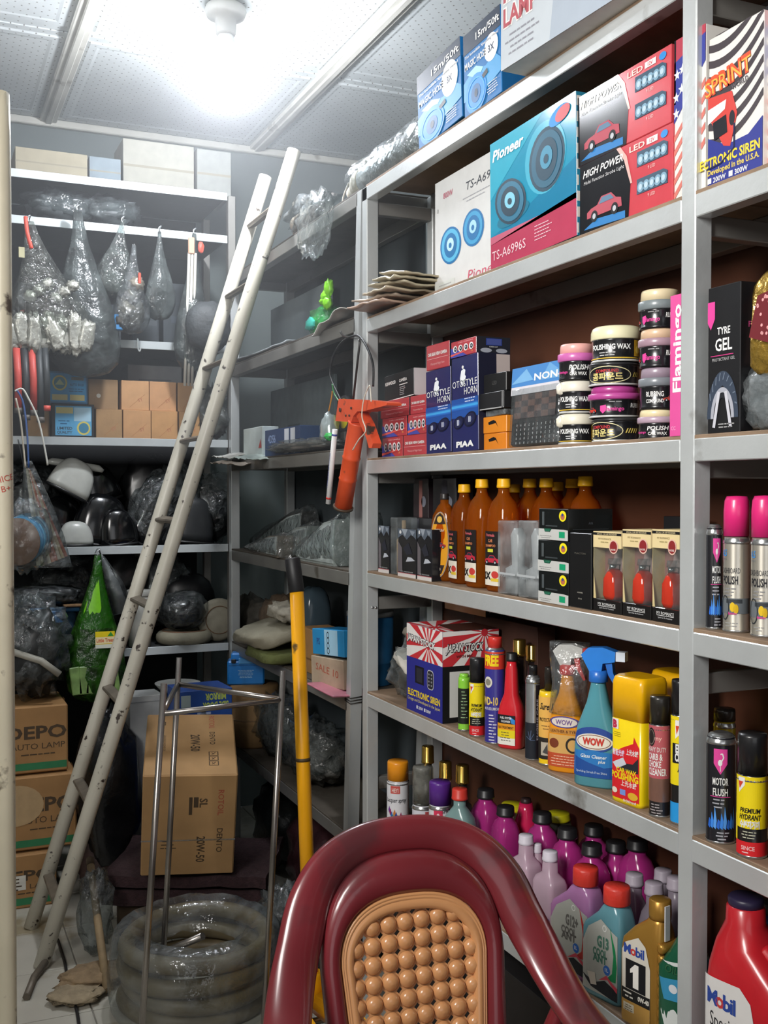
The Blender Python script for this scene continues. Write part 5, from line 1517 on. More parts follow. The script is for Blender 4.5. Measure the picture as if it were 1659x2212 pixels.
# ================================================================ fifth shelf
loc, w = slot(5, 879, 956, .004); h = topz(1345, loc, w / 2); d = .15
r = carton('siren_box', 'large siren box with red sun rays over a navy front', 'box', loc, w, d, h, gl('2b2f86', .35), None, 0, 0)
def rays(p, cx, cy, x0, x1, y0, y1, n, a0=0, L=1, base='e8e2de'):
    p.rect(x0, y0, x1, y1, base, L)
    R = 2 * max(x1 - x0, y1 - y0)
    for i in range(n):
        t0 = a0 + 2 * PI * i / n; t1 = t0 + PI / n
        tri = [(cx, cy), (cx + R * math.cos(t0), cy + R * math.sin(t0)), (cx + R * math.cos(t1), cy + R * math.sin(t1))]
        # clip to rectangle (Sutherland-Hodgman)
        for ax, lim, sg in ((0, x0, 1), (0, x1, -1), (1, y0, 1), (1, y1, -1)):
            out = []
            for k in range(len(tri)):
                A, B = tri[k], tri[(k + 1) % len(tri)]
                ia, ib = sg * (A[ax] - lim) >= 0, sg * (B[ax] - lim) >= 0
                if ia: out.append(A)
                if ia != ib:
                    t = (lim - A[ax]) / (B[ax] - A[ax]); out.append((A[0] + (B[0] - A[0]) * t, A[1] + (B[1] - A[1]) * t))
            tri = out
            if not tri: break
        if tri and len(tri) > 2: p.poly(tri, 'c8323a', L + 1)
    p.ell(cx, cy, (y1 - y0) * .11, (y1 - y0) * .11, 'c8323a', L + 2)
p = Print(); a = w / 2
p.rect(-a, 0, a, h * .62, '2c2f8c', 1)
rays(p, a * .25, h * .80, -a, a, h * .62, h, 13, .1)
p.text('JAPAN STOCK', -a * .15, h * .80, h * .07, '55555a', 5, w=w * .80, bold=.10, rot=-.05).text('JAPAN STOCK', -a * .15, h * .80, h * .07, 'f0ece8', 6, w=w * .80, bold=.03, rot=-.05)
p.rect(-a * .5, h * .34, a * .0, h * .54, '17171c', 2).rect(-a * .42, h * .36, -a * .08, h * .52, '2e2e38', 3).ell(a * .36, h * .43, w * .09, h * .11, 'c8c8cc', 2, 20, 0, 4).ell(a * .36, h * .43, w * .08, h * .10, '2a2a30', 3, 20, 0, 4)
for i in range(8): p.ell(a * .29 + (i % 2) * a * .14, h * (.37 + (i // 2) * .04), w * .02, h * .012, '8a8a92', 4, 8)
p.text('ELECTRONIC SIREN', -a * .02, h * .18, h * .075, YL, 2, w=w * .9, bold=.03).text('Design and Developed in the Japan', -a * .02, h * .125, h * .035, 'e8d870', 2, w=w * .9, bold=.0).text('\u25a0 200W  \u25a0 300W', -a * .02, h * .05, h * .035, W_, 2, w=w * .4)
p.build('front_print', r, on_front())
q = Print(); q.rect(0, 0, d, h * .62, '161618', 1).rect(d * .12, h * .06, d * .95, h * .56, 'd8d8d2', 2).text('Siren', d * .55, h * .44, h * .07, '2a2a2a', 3, shear=.2)
rays(q, d * .74, h * .97, 0, d, h * .62, h, 14, .05)
q.text('JAPAN STOCK', d * .38, h * .78, h * .085, '2a2a2e', 5, w=d * .66, bold=.09, shear=.15).text('JAPAN STOCK', d * .38, h * .78, h * .085, 'f0ece8', 6, w=d * .66, bold=.02, shear=.15).text('WITH MIC', d * .38, h * .71, h * .03, '7a2a2e', 5, w=d * .3)
q.build('side_print', r, on_side(w / 2))
t_ = Print(); rays(t_, a * .2, .02, -a, a, 0, d, 16, .1); t_.poly([(-a * .2, .045), (a, .03), (a, d), (-a * .2, d)], '4a2a22', 6); t_.build('top_print', r, on_top(h))
loc2 = Vector((XS + .168, loc.y - .10, SZ[5])); hh_ = .236
r = carton('brown_carton', 'dark brown carton at the back behind the siren box', 'carton', loc2, .30, .048, hh_, mat('4b2f24', .7, var=.15))
p = Print(); p.text('CAR AUDIO', 0, .1, .02, '7a5a46', 1); p.build('front_print', r, on_front())
l3 = Vector((XS + .150, Yat(1003, XS + .15, SZ[5] + .25), SZ[5] + hh_ + .0005))
w3 = Yat(959, l3.x, l3.z) - Yat(1047, l3.x, l3.z)
r = carton('led_box', 'orange and black box marked LED lying on the dark brown carton', 'box', l3, w3, .066, .055, gl('d08a3c', .4))
p = Print(); p.text('LED', -w3 * .05, .016, .016, 'f0d0a0', 1, bold=0); p.build('front_print', r, on_front())
q = Print(); q.rect(0, 0, .066, .055, '17171a', 1)
for i in range(5): q.ell(.012 + i * .01, .012, .0014, .0014, 'd0d0d0', 2, 8)
q.build('side_print', r, on_side(w3 / 2))
# bag of small parts and blue drum at the end
loc, w = slot(5, 822, 874, .02)
g_ = thing('parts_bag', 'clear plastic bag of grey parts slumped beside the siren box', 'bag', loc, RZ)
mb = MB(); blob(mb, (.0, .05, .10), (.085, .045, .016), mat('cfcac0', .5), 3, .3, 4, M=Matrix.Rotation(.35, 4, 'Y')); mb.build('pale_part', g_)
mb = MB(); blob(mb, (.02, .06, .06), (.06, .045, .05), mat('5d5a55', .5, .3, var=.3), 6, .35, 4); mb.build('grey_part', g_)
mb = MB(); blob(mb, (0, .055, .075), (.10, .055, .075), clear(alpha=.22, bscale=26), 12, .30, 3.5, seg=28, rings=18, pinch=.35); mb.build('film', g_)
mb = MB(); blob(mb, (.03, .06, .175), (.05, .035, .02), mat('8a8478', .6), 5, .3, 4); mb.build('cloth_strip', g_)
def drum(X, px, ptop, r_, k, c, lab, Zs=None):
    Z = SZ[k] if Zs is None else Zs
    Y = Yat(px, X, Z); H = Zat(ptop, X, Y) - Z
    t = thing('paint_drum', lab, 'drum', (X, Y, Z), RZ)
    MB().lathe([(r_ * .97, 0), (r_, .003), (r_, H * .3), (r_ * 1.02, H * .31), (r_, H * .33), (r_, H * .95)], mat(c, .4, var=.2), 26).build('body', t)
    MB().lathe([(r_ * 1.03, H * .94), (r_ * 1.03, H), (r_ * .9, H), (.001, H * .99)], mat('9a9a98', .4, .5), 26).build('lid', t)
# cans
def f_prem(p, r_, hb):
    p.rect(-r_ * 3, hb * .36, r_ * 3, hb * .985, 'f0d818', 1).rect(-r_ * 3, .004, r_ * 3, hb * .20, 'd8262c', 1).rect(-r_ * 1.6, hb * .20, -r_ * .95, hb * .5, 'f0d818', 2)
    p.poly([(-r_ * .85, hb * .97), (-r_ * .3, hb * .97), (-r_ * .3, hb * .88), (-r_ * .75, hb * .78)], 'f0ece8', 2).poly([(-r_ * .8, hb * .92), (-r_ * .4, hb * .92), (-r_ * .7, hb * .83)], 'd8462c', 3)
    p.text('PREMIUM', 0, hb * .55, hb * .06, K_, 3, w=r_ * 1.3, shear=.15).text('HYDRANT', 0, hb * .47, hb * .065, K_, 3, w=r_ * 1.4, shear=.15).text('\uc218\ubd84\uc81c\uac70\uc81c', 0, hb * .375, hb * .07, W_, 3, w=r_ * 1.3, bold=.05)
    p.lines(0, hb * .32, r_ * 1.2, 3, hb * .035, hb * .012, 'c8c8b0', 2).text('SINCE', -r_ * .1, hb * .10, hb * .05, 'f0c0c0', 2, w=r_ * .9).lines(-r_ * .2, hb * .07, r_ * .8, 1, .01, hb * .012, 'f0d0d0', 2)
def f_green(p, r_, hb):
    p.rect(-r_ * 3, hb * .14, r_ * 3, hb * .80, '20241e', 1).lines(0, hb * .74, r_ * 1.1, 9, hb * .06, hb * .015, '9ab88a', 2)
can(5, 989, 1016, 1455, .006, 'bright green can beside the siren box', '8ad040', '8ad040', f_green, 0, caph=.06, capr=.8, dome=False)
can(5, 1013, 1048, 1421, .004, 'yellow, black and red can with a black cap beside the green can', '1c1b1a', '1d1d1f', f_prem, -8, caph=.30)
def f_d10(p, r_, hb):
    p.rect(-r_ * 3, hb * .80, r_ * 3, hb * .985, 'd03a2c', 1).text('FREE', -r_ * .1, hb * .84, hb * .11, YL, 2, w=r_ * 1.5, bold=.05).ell(-r_ * .4, hb * .66, r_ * .45, hb * .06, 'd8d4c4', 2).ell(-r_ * .4, hb * .66, r_ * .3, hb * .035, '8a8678', 3)
    p.text('WD-10', -r_ * .25, hb * .42, hb * .085, 'e8cc6a', 2, w=r_ * 1.7, bold=.03).text('MULTI-USE LUBRICANT', 0, hb * .365, hb * .03, W_, 2, w=r_ * 1.7, bold=.01).lines(-r_ * .3, hb * .31, r_ * .8, 9, hb * .033, hb * .012, 'd0d0e0', 2, al='L')
can(5, 1046, 1092, 1375, .004, 'navy lubricant can with a red cap and FREE band', '35318a', 'd0342c', f_d10, -18, caph=.12, capr=.70)
RB = [(0, .025, .018, 3), (.02, .028, .021, 3), (.40, .028, .021, 3), (.50, .024, .019, 2.6), (.62, .0155, .015, 2.2), (.90, .013, .013, 2), (.94, .011, .011, 2), (1, .010, .010, 2)]
def f_red(p, hb):
    p.rect(-.024, hb * .05, .018, hb * .39, '1a1a1c', 1).rect(-.024, hb * .05, .018, hb * .13, 'e8e4d8', 2).rect(-.024, hb * .13, .018, hb * .22, 'e8d020', 2).rect(-.024, hb * .22, .018, hb * .29, 'e89a20', 2).text('FUEL SYSTEM', -.003, hb * .345, hb * .025, W_, 3, w=.026).text('CLEANER', -.003, hb * .305, hb * .025, W_, 3, w=.022).poly([(.006, hb * .38), (.018, hb * .34), (.018, hb * .29), (.010, hb * .3)], '3a8ad0', 3).text('GAS TREATMENT', -.003, hb * .235, hb * .028, K_, 3, w=.036).lines(-.003, hb * .19, .03, 4, hb * .03, hb * .008, '4a4a3a', 3)
bottle(5, 1105, 1410, XS + .036, RB, gl('d22630', .22), '1c1c1c', 'red long necked treatment bottle with a black cap', 'bottle', 'treatment_bottle', None, 34, f_red, .016, .0125)
for i, (px, pt, X) in enumerate(((1122, 1381, XS + .13), (1150, 1392, XS + .17))):
    bottle(5, px, pt, X, [(0, .026, .02, 4), (.5, .026, .02, 4), (.62, .026, .02, 4), (.66, .012, .012, 2), (1, .011, .011, 2)], gl('2a2224', .2), GOLD, ['perfume bottle with a gold cap right behind the red bottle', 'perfume bottle with a gold cap at the rear of the can shelf'][i], 'bottle', 'perfume_bottle', 'gold capped perfume bottles', 0, None, .036, .015)
def f_silv(p, r_, hb):
    p.rect(-r_ * 3, hb * .02, r_ * 3, hb * .46, '20242c', 1).rect(r_ * .2, hb * .04, r_ * .75, hb * .92, '241c22', 2).text('ENGINE CARE', r_ * .5, hb * .5, r_ * .22, 'a8a0a8', 3, rot=PI / 2, w=hb * .5)
    for i in range(5): p.line([(-r_ * .5, hb * .25), (-r_ * .5 + r_ * .6 * math.cos(i * .7), hb * .25 + hb * .12 * math.sin(i * .7))], .001, '5a6a8a', 3)
can(5, 1134, 1168, 1437, .010, 'silver and dark blue can with a small black cap', mat('b9bcbe', .28, .8), '1c1c1e', f_silv, 10, caph=.13, capr=.6)
def f_tan(p, r_, hb):
    p.rect(-r_ * 3, hb * .09, r_ * 3, hb * .93, 'e8b458', 1).rect(-r_ * 3, hb * .09, r_ * 3, hb * .38, '2a2622', 2).text('Sure 1', -r_ * .1, hb * .76, hb * .09, K_, 3, w=r_ * 1.3, shear=.2).text('PROTECTANT', 0, hb * .60, hb * .05, '3a2a1a', 3, w=r_ * 1.6).lines(0, hb * .54, r_ * 1.1, 2, hb * .04, hb * .012, '8a6a3a', 3)
    p.rect(-r_ * .6, hb * .14, r_ * .2, hb * .32, 'b8b0a0', 3).poly([(-r_ * .4, hb * .18), (r_ * .1, hb * .30), (r_ * .15, hb * .16)], '4a4a4a', 4).ell(r_ * .7, hb * .25, r_ * .35, hb * .08, '5a5650', 3)
can(5, 1163, 1206, 1441, .014, 'yellow protectant can with a slim silver nozzle cap', 'f0c81c', mat('3a3632', .3, .5), f_tan, -12, caph=.24, capr=.42, dome=False)
def trigger(t, z, main, tip, lever, s=1.0, dx=0.0):
    A = mat(main, .35, coat=.3); B = mat(tip, .35, coat=.3); C = mat(lever, .35, coat=.3)
    MB().lathe([(.0145 * s, z - .001), (.0155 * s, z), (.015 * s, z + .016 * s), (.012 * s, z + .018 * s)], B if main == tip else C, 20, c=(dx, 0, 0)).build('collar', t)
    MB().prism([(dx - .012 * s, z + .016 * s), (dx + .008 * s, z + .016 * s), (dx + .010 * s, z + .030 * s), (dx + .030 * s, z + .034 * s), (dx + .031 * s, z + .050 * s), (dx + .010 * s, z + .056 * s), (dx - .014 * s, z + .054 * s), (dx - .026 * s, z + .042 * s), (dx - .022 * s, z + .034 * s)], -.010 * s, .010 * s, A).build('trigger_head', t); hd_ = t.children[-1] if False else [c for c in t.children if c.name.split('.')[0] == 'trigger_head'][0]
    MB().prism([(dx + .031 * s, z + .035 * s), (dx + .046 * s, z + .035 * s), (dx + .046 * s, z + .050 * s), (dx + .031 * s, z + .050 * s)], -.008 * s, .008 * s, B).build('nozzle', hd_)
    MB().prism([(dx + .012 * s, z + .034 * s), (dx + .024 * s, z + .034 * s), (dx + .026 * s, z + .016 * s), (dx + .036 * s, z - .008 * s), (dx + .032 * s, z - .010 * s), (dx + .018 * s, z + .012 * s)], -.006 * s, .006 * s, C).build('trigger_lever', hd_)
def f_wowo(p, hb):
    p.ell(0, hb * .52, .030, hb * .06, '5a4a8a', 1).ell(0, hb * .52, .026, hb * .048, 'e0d4c8', 2).text('WOW', 0, hb * .495, hb * .05, '6a4a8a', 3, w=.034).rect(-.034, hb * .40, .034, hb * .45, 'c88a3a', 1).text('LEATHER & TYRE', 0, hb * .412, hb * .028, '6a3a1a', 2, w=.055)
    p.rect(-.036, hb * .20, .036, hb * .39, 'd8a860', 1).ring(.018, hb * .29, .014, hb * .08, .004, '2a2622', 2).ell(-.02, hb * .3, .010, hb * .05, '7a3a22', 2).rect(-.036, hb * .06, .036, hb * .20, 'c0502e', 1).lines(0, hb * .17, .055, 4, hb * .028, hb * .008, 'f0c0a0', 2)
OB = [(0, .034, .020, 3), (.02, .0375, .023, 3), (.35, .0375, .023, 3), (.60, .031, .021, 2.6), (.80, .017, .016, 2.2), (.97, .0125, .0125, 2), (1, .0125, .0125, 2)]
def spray(px, pbody, st, prof, m, fn, lab, heads, turn, film=False):
    X = XS + st; Y = Yat(px, X, SZ[5] + .05); hb = Zat(pbody, X, Y) - SZ[5]
    t = thing('spray_bottle', lab, 'spray bottle', (X, Y, SZ[5]), RZ + math.radians(turn), 'trigger spray bottles')
    MB().loft([(a_[0] * hb, *a_[1:]) for a_ in prof], m, 24).build('body', t)
    p = Print(); fn(p, hb); tb = [(a_[0] * hb, a_[1], a_[2]) for a_ in prof]
    p.build('printed_label', t, on_loft(lambda v: interp(tb, v), 0, 3), .006)
    trigger(t, hb, *heads)
    if film:
        mb = MB(); mb.loft([(hb * .6, .036, .028, 2.5), (hb * .9, .034, .026, 2.5, .004), (hb + .03, .042, .022, 2.5, .006), (hb + .062, .040, .016, 3, .004)], clear(alpha=.14, bscale=30), 26); mb.build('film', t)
spray(1226, 1455, .040, OB, gl('f09a1c', .25), f_wowo, 'orange trigger spray bottle with a white and red head', ('e8e0da', 'd83a34', 'd83a34', 1.05), 38, True)
def f_wowb(p, hb):
    p.ell(0, hb * .46, .040, hb * .12, '2c4a96', 1, 26).ell(.0, hb * .44, .035, hb * .078, 'e8e2d4', 2, 26).ring(0, hb * .44, .032, hb * .068, .0014, '8a5a4a', 3).text('WOW', 0, hb * .412, hb * .065, 'c83a2e', 4, w=.042, bold=.05)
    p.poly([(-.043, hb * .10), (.043, hb * .10), (.043, hb * .34), (0, hb * .36), (-.043, hb * .34)], '2f7ac0', 1).poly([(-.043, hb * .30), (-.01, hb * .24), (.02, hb * .20), (.043, hb * .22), (.043, hb * .10), (-.043, hb * .10)], '24509a', 2).text('Glass Cleaner', 0, hb * .285, hb * .035, 'e0ecf4', 4, w=.05, shear=.2).text('plus', .016, hb * .245, hb * .03, 'e0ecf4', 4, shear=.2).text('Sparkling Streak Free Shine', -.004, hb * .14, hb * .022, 'd0e0f0', 4, w=.06, bold=0)
BBt = [(0, .040, .024, 3), (.02, .0435, .0265, 3), (.40, .0425, .0265, 3), (.56, .038, .025, 2.8), (.62, .034, .023, 2.6)]
spray(1292, 1471, .036, BBt + [(.80, .021, .018, 2.4), (.97, .014, .014, 2), (1, .014, .014, 2)], liquid('5fa6b4', .2, .15, '9ad4de'), f_wowb, 'pale blue trigger spray bottle with a blue head', ('2a7fd8', 'd8e0ea', '2a6fc8', 1.15), 36)
# tall yellow wax bottle with square cap
def wax(px0, px1, ptop, st, lab, d=.034, printed=True, turn=8):
    loc, w = slot(5, px0, px1, st); h = topz(ptop, loc, w / 2); hb = h * .665; a = w / 2
    t = thing('wax_bottle', lab, 'bottle', loc, RZ + math.radians(turn), 'yellow wax bottles')
    MB().loft([(0, a * .96, d, 7, 0, d), (.006, a, d, 7, 0, d), (hb, a, d, 7, 0, d), (hb + .001, a * .96, d * .94, 7, 0, d)], gl('f2d312', .25), 32).build('body', t)
    MB().loft([(hb, a * 1.015, d * 1.02, 7, 0, d), (h - .012, a * 1.0, d * 1.0, 7, 0, d), (h - .003, a * .96, d * .93, 6, 0, d), (h, a * .88, d * .8, 5, 0, d)], gl('f2b60c', .28), 32).build('cap', t)
    if printed:
        p = Print()
        p.poly([(-a * .86, .008), (a * .84, .008), (a * .84, hb * .70), (a * .55, hb * .82), (a * .5, hb * .74), (-a * .2, hb * .66), (-a * .86, hb * .56)], 'd8262c', 1)
        p.rect(-a * .88, hb * .87, -a * .42, hb * .99, 'f0e8e4', 1).text('B', -a * .65, hb * .885, hb * .09, 'c02a4a', 2, bold=.06).lines(-a * .5, hb * .83, w * .3, 3, hb * .022, hb * .007, '9a8a1a', 1)
        p.text('\u4e0a\u5149\u6c34\u8721', a * .45, hb * .60, hb * .055, W_, 3, w=w * .36).poly([(-a * .8, hb * .46), (a * .5, hb * .50), (a * .8, hb * .58), (a * .8, hb * .40), (-a * .3, hb * .40)], '2a2a30', 2).poly([(-a * .8, hb * .46), (-a * .1, hb * .55), (a * .1, hb * .48), (-a * .5, hb * .40)], 'd0d0d8', 3).text('\u667a\u80fd\u5149\u8721', -a * .4, hb * .565, hb * .06, 'f0d8f0', 4, w=w * .38)
        p.text('CAR WAX', a * .1, hb * .37, hb * .055, YL, 3, w=w * .62, bold=.04).text('POLISHING', -a * .02, hb * .29, hb * .075, YL, 3, w=w * .84, bold=.04).text('\u4e0a\u5149\u6c34\u8721', a * .25, hb * .22, hb * .055, 'f0e0d8', 3, w=w * .48)
        p.ell(-a * .65, hb * .14, w * .09, hb * .035, 'e8dcc8', 3).rect(-a * .3, hb * .105, a * .05, hb * .17, '7a96d8', 3).ell(a * .5, hb * .12, w * .15, hb * .045, 'e0b030', 3).text('500ml', a * .3, hb * .035, hb * .03, 'f0d8d0', 3, w=w * .4)
        p.build('printed_label', t, lambda u, v, dd: (u, d - d * (1 - min(1, abs(u / a)) ** 7) ** (1 / 7) - dd - .0005, v), .008)
wax(1322, 1380, 1455, .006, 'tall yellow wax bottle with a square amber cap in front')
wax(1400, 1462, 1443, .105, 'tall yellow wax bottle standing behind the carb cleaner', printed=False, d=.03, turn=0)
def f_carb(p, r_, hb):
    p.rect(-r_ * 3, hb * .42, r_ * 3, hb * .985, 'b85a62', 1).rect(-r_ * 3, hb * .17, r_ * 3, hb * .42, mat('b98a78', .3, .7), 1).ell(-r_ * .6, hb * .86, r_ * .42, hb * .10, '2a2422', 2).ring(-r_ * .6, hb * .86, r_ * .34, hb * .08, r_ * .05, '8a7a70', 3).text('my', r_ * .05, hb * .83, hb * .05, 'e8b0a8', 2)
    p.text('HEAVY DUTY', -r_ * .15, hb * .705, hb * .055, W_, 2, w=r_ * 1.9, bold=.0).text('CARB &', -r_ * .25, hb * .62, hb * .07, W_, 2, w=r_ * 1.45).text('CHOKE', -r_ * .3, hb * .54, hb * .07, W_, 2, w=r_ * 1.3).text('CLEANER', -r_ * .05, hb * .455, hb * .075, W_, 2, w=r_ * 1.8).lines(-r_ * .1, hb * .14, r_ * 1.3, 4, hb * .03, hb * .011, 'a8a0a0', 2)
can(5, 1401, 1449, 1503, .004, 'red and copper carb cleaner can with a black cap', '231f20', '26231f', f_carb, -14, caph=.225)
def f_eng(p, r_, hb):
    p.rect(-r_ * 3, hb * .36, r_ * 3, hb * .985, 'f0d818', 1).rect(-r_ * 3, 0.003, r_ * 3, hb * .20, '2a9ae0', 1).poly([(-r_ * .9, hb * .95), (-r_ * .4, hb * .95), (-r_ * .5, hb * .82), (-r_ * .9, hb * .78)], 'f0ece8', 2).poly([(-r_ * .85, hb * .9), (-r_ * .5, hb * .9), (-r_ * .75, hb * .82)], 'd8462c', 3)
    p.text('ENGINE', 0, hb * .66, hb * .075, W_, 4, w=r_ * 1.7, bold=.05).text('CLEANER', 0, hb * .58, hb * .075, W_, 4, w=r_ * 1.8, bold=.05).rect(-r_ * 1.2, hb * .56, r_ * 1.2, hb * .74, K_, 3).text('\uc138\uc815\uc81c', 0, hb * .47, hb * .07, K_, 3, w=r_ * 1.3).lines(0, hb * .32, r_ * 1.2, 3, hb * .04, hb * .014, W_, 2)
can(5, 1448, 1494, 1468, .012, 'yellow, black and blue engine cleaner can beside the steel post', '1c1b1a', '18181a', f_eng, 18, caph=.235)
can(5, 1524, 1589, 1586, .004, 'black motor flush can with a pink shield by the post', '1b1b20', SILV, f_flush, -2, 'motor_flush_can', 'black motor flush cans', caph=.012, capr=.9)
can(5, 1591, 1657, 1583, .002, 'yellow, black and red can with a black cap beside the motor flush', '1c1b1a', '1d1d1f', f_prem, -10, caph=.325)
can(5, 1661, 1722, 1590, .004, 'yellow, black and red can with a black cap at the shelf end', '1c1b1a', '1d1d1f', f_prem, 30, caph=.325)
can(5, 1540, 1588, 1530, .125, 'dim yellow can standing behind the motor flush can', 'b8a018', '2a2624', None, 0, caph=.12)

# ================================================================ bottom shelf
def f_lac(p, r_, hb):
    p.rect(-r_ * 3, .004, r_ * 3, hb * .985, 'e6e6ea', 1).rect(-r_ * .6, hb * .80, r_ * .3, hb * .93, 'd05a52', 2).text('HEYI', -r_ * .15, hb * .825, hb * .07, 'f0d8d0', 3, w=r_ * .6).text('Lacquer spray', -r_ * .1, hb * .655, hb * .075, '3a3a40', 2, w=r_ * 2.0, shear=.15)
    for i in range(14):
        x = -r_ * .9 + i * r_ * .14; y = hb * (.52 - .03 * (i % 4) - .012 * i)
        p.poly([(x, y), (x + r_ * .16, y + hb * .07), (x + r_ * .26, y), (x + r_ * .1, y - hb * .05)], ['7a3a9a', '9a3060', '3a6ab0', '5aa06a', 'd0803a', '2a4a9a', 'b04a4a'][i % 7], 2)
    p.ell(-r_ * .3, hb * .30, r_ * .36, hb * .09, 'f4f4f4', 3).text('A', -r_ * .3, hb * .27, hb * .07, '5a9ab0', 4)
can(6, 835, 884, 1643, .012, 'white lacquer spray can with an orange cap', 'e6e6ea', 'f29a1e', f_lac, -6, caph=.24)
can(6, 889, 938, 1655, .016, 'white spray can with a clear grey cap', 'dcdce4', clear('d0d0cc', .55, .2, .1, 20, '9a9a92'), lambda p, r_, hb: (p.lines(0, hb * .8, r_ * 1.1, 7, hb * .08, hb * .02, 'a8a0b8', 1), p.rect(r_ * .2, hb * .82, r_ * .7, hb * .9, 'b84a4a', 1)), 0, caph=.42, capr=.95)
def f_purp(p, r_, hb):
    p.poly([(-r_ * .5, hb * .96), (r_ * .3, hb * .96), (r_ * .3, hb * .80), (-r_ * .1, hb * .70), (-r_ * .5, hb * .80)], 'd83a5a', 1).ell(-r_ * .1, hb * .84, r_ * .15, hb * .06, 'f0d0d4', 2).text('SPRAY', r_ * .8, hb * .9, hb * .05, '4a4a50', 1).lines(0, hb * .6, r_ * 1.3, 5, hb * .08, hb * .02, '8a8a98', 1)
can(6, 925, 976, 1687, .006, 'white spray can with a purple cap and red shield', 'e2e2e6', '5a2a8a', f_purp, -4, caph=.25)
for i, (px, pt, X) in enumerate(((924, 1611, XS + .13), (962, 1645, XS + .125), (999, 1652, XS + .128))):
    bottle(6, px, pt, X, [(0, .026, .02, 4), (.55, .026, .02, 4), (.72, .024, .018, 4), (.76, .012, .012, 2), (1, .011, .011, 2)], gl('2a2626', .2), GOLD, ['tall perfume bottle with a gold cap behind the clear capped can', 'perfume bottle with a gold cap behind the purple cap', 'perfume bottle with a gold cap behind the teal jug'][i], 'bottle', 'perfume_bottle', 'gold capped perfume bottles', 0, None, .045, .0165)
JUG = [(0, .036, .024, 4), (.02, .040, .028, 4), (.62, .040, .028, 4), (.78, .034, .025, 3.5), (.88, .020, .018, 2.4), (.92, .0145, .0145, 2), (1, .0145, .0145, 2)]
bottle(6, 993, 1703, XS + .040, JUG, liquid('8fb0ae', .3, .2, 'b8d0ce'), 'd84034', 'small teal coolant jug with a red cap beside the purple capped can', 'jug', 'coolant_jug', None, 30, None, .024, .0185)
MAG = liquid('ae3080', .12, .18, 'd860a4')
MJ = [(0, .033, .025, 4), (.02, .0375, .028, 4), (.70, .0375, .028, 4), (.82, .036, .027, 3.2), (.91, .028, .023, 2.4), (.955, .018, .017, 2), (1, .017, .017, 2)]
for i, (px, pt, X) in enumerate(((1049, 1704, 1.238), (1092, 1741, 1.232), (1171, 1755, 1.238), (1225, 1788, 1.236), (1278, 1823, 1.234), (1282, 1782, 1.305), (1330, 1817, 1.296), (1376, 1812, 1.302))):
    bottle(6, px, pt, X, MJ, MAG, '201f22', ['magenta coolant jug with a black cap beside the teal jug', 'magenta coolant jug with a black cap just left of the crimson bottle' if False else 'magenta coolant jug with a black cap next to the crimson bottle', 'magenta coolant jug with a black cap in the middle row by the yellow lid', 'magenta coolant jug with a black cap behind the pink jugs', 'magenta coolant jug with a black cap right behind the pink coolant jug', 'magenta coolant jug with a black cap in the back row behind another', 'magenta coolant jug with a black cap in the back row, next to last', 'magenta coolant jug with a black cap at the end of the back row'][i], 'jug', 'coolant_jug', 'magenta coolant jugs', [5, -8, 10, -4, 8, 0, -6, 6][i], None, .020, .0205)
bottle(6, 1136, 1724, 1.300, [(0, .03, .024, 2.6), (.5, .034, .027, 2.2), (.75, .030, .026, 2), (.92, .019, .018, 2), (1, .015, .015, 2)], gl('d02456', .2), '3a2a2c', 'crimson pear shaped bottle among the magenta jugs', 'bottle', 'polish_bottle', None, 0, None, .010, .012)
for i, (px, pt) in enumerate(((1106, 1735), (1206, 1755))):
    bottle(6, px, pt, 1.305, [(0, .028, .022, 4), (.7, .030, .024, 4), (.9, .030, .024, 4), (1, .024, .02, 4)], gl('3a3a2a', .3), 'd8d020', ['dark bottle with a yellow lid behind the first magenta jugs', 'dark bottle with a yellow lid next to the crimson bottle'][i], 'bottle', 'polish_bottle', 'yellow lidded bottles', 12, None, .016, .026)
PKW = liquid('d8bccc', .35, .25, 'e6cedb')
for i, (px, pt, X) in enumerate(((1136, 1803, 1.166), (1188, 1838, 1.164), (1161, 1822, 1.190))):
    t = bottle(6, px, pt, X, [(0, .030, .020, 5), (.02, .034, .024, 5), (.55, .034, .024, 5), (.74, .034, .024, 5), (.80, .030, .021, 4), (.86, .015, .014, 3), (1, .014, .013, 3)] if i < 2 else [(0, .012, .008, 4), (.8, .012, .008, 4), (1, .008, .008, 2)], PKW, 'd8d2dc', ['pale pink jug with a white cap beside the magenta jugs', 'pale pink jug with a white cap beside the pink coolant jug', 'slim pale bottle wedged between the pale pink jugs'][i], 'jug' if i < 2 else 'bottle', 'distilled_water_jug', 'pale pink jugs', 4, None, .018, .0155 if i < 2 else .009)
    if i < 2:
        p = Print(); p.rect(-.03, .01, .03, .07, '2a3a9a', 1).text('SUPER', 0, .04, .014, W_, 2, w=.05); p.build('printed_label', t, on_front(-.0248))
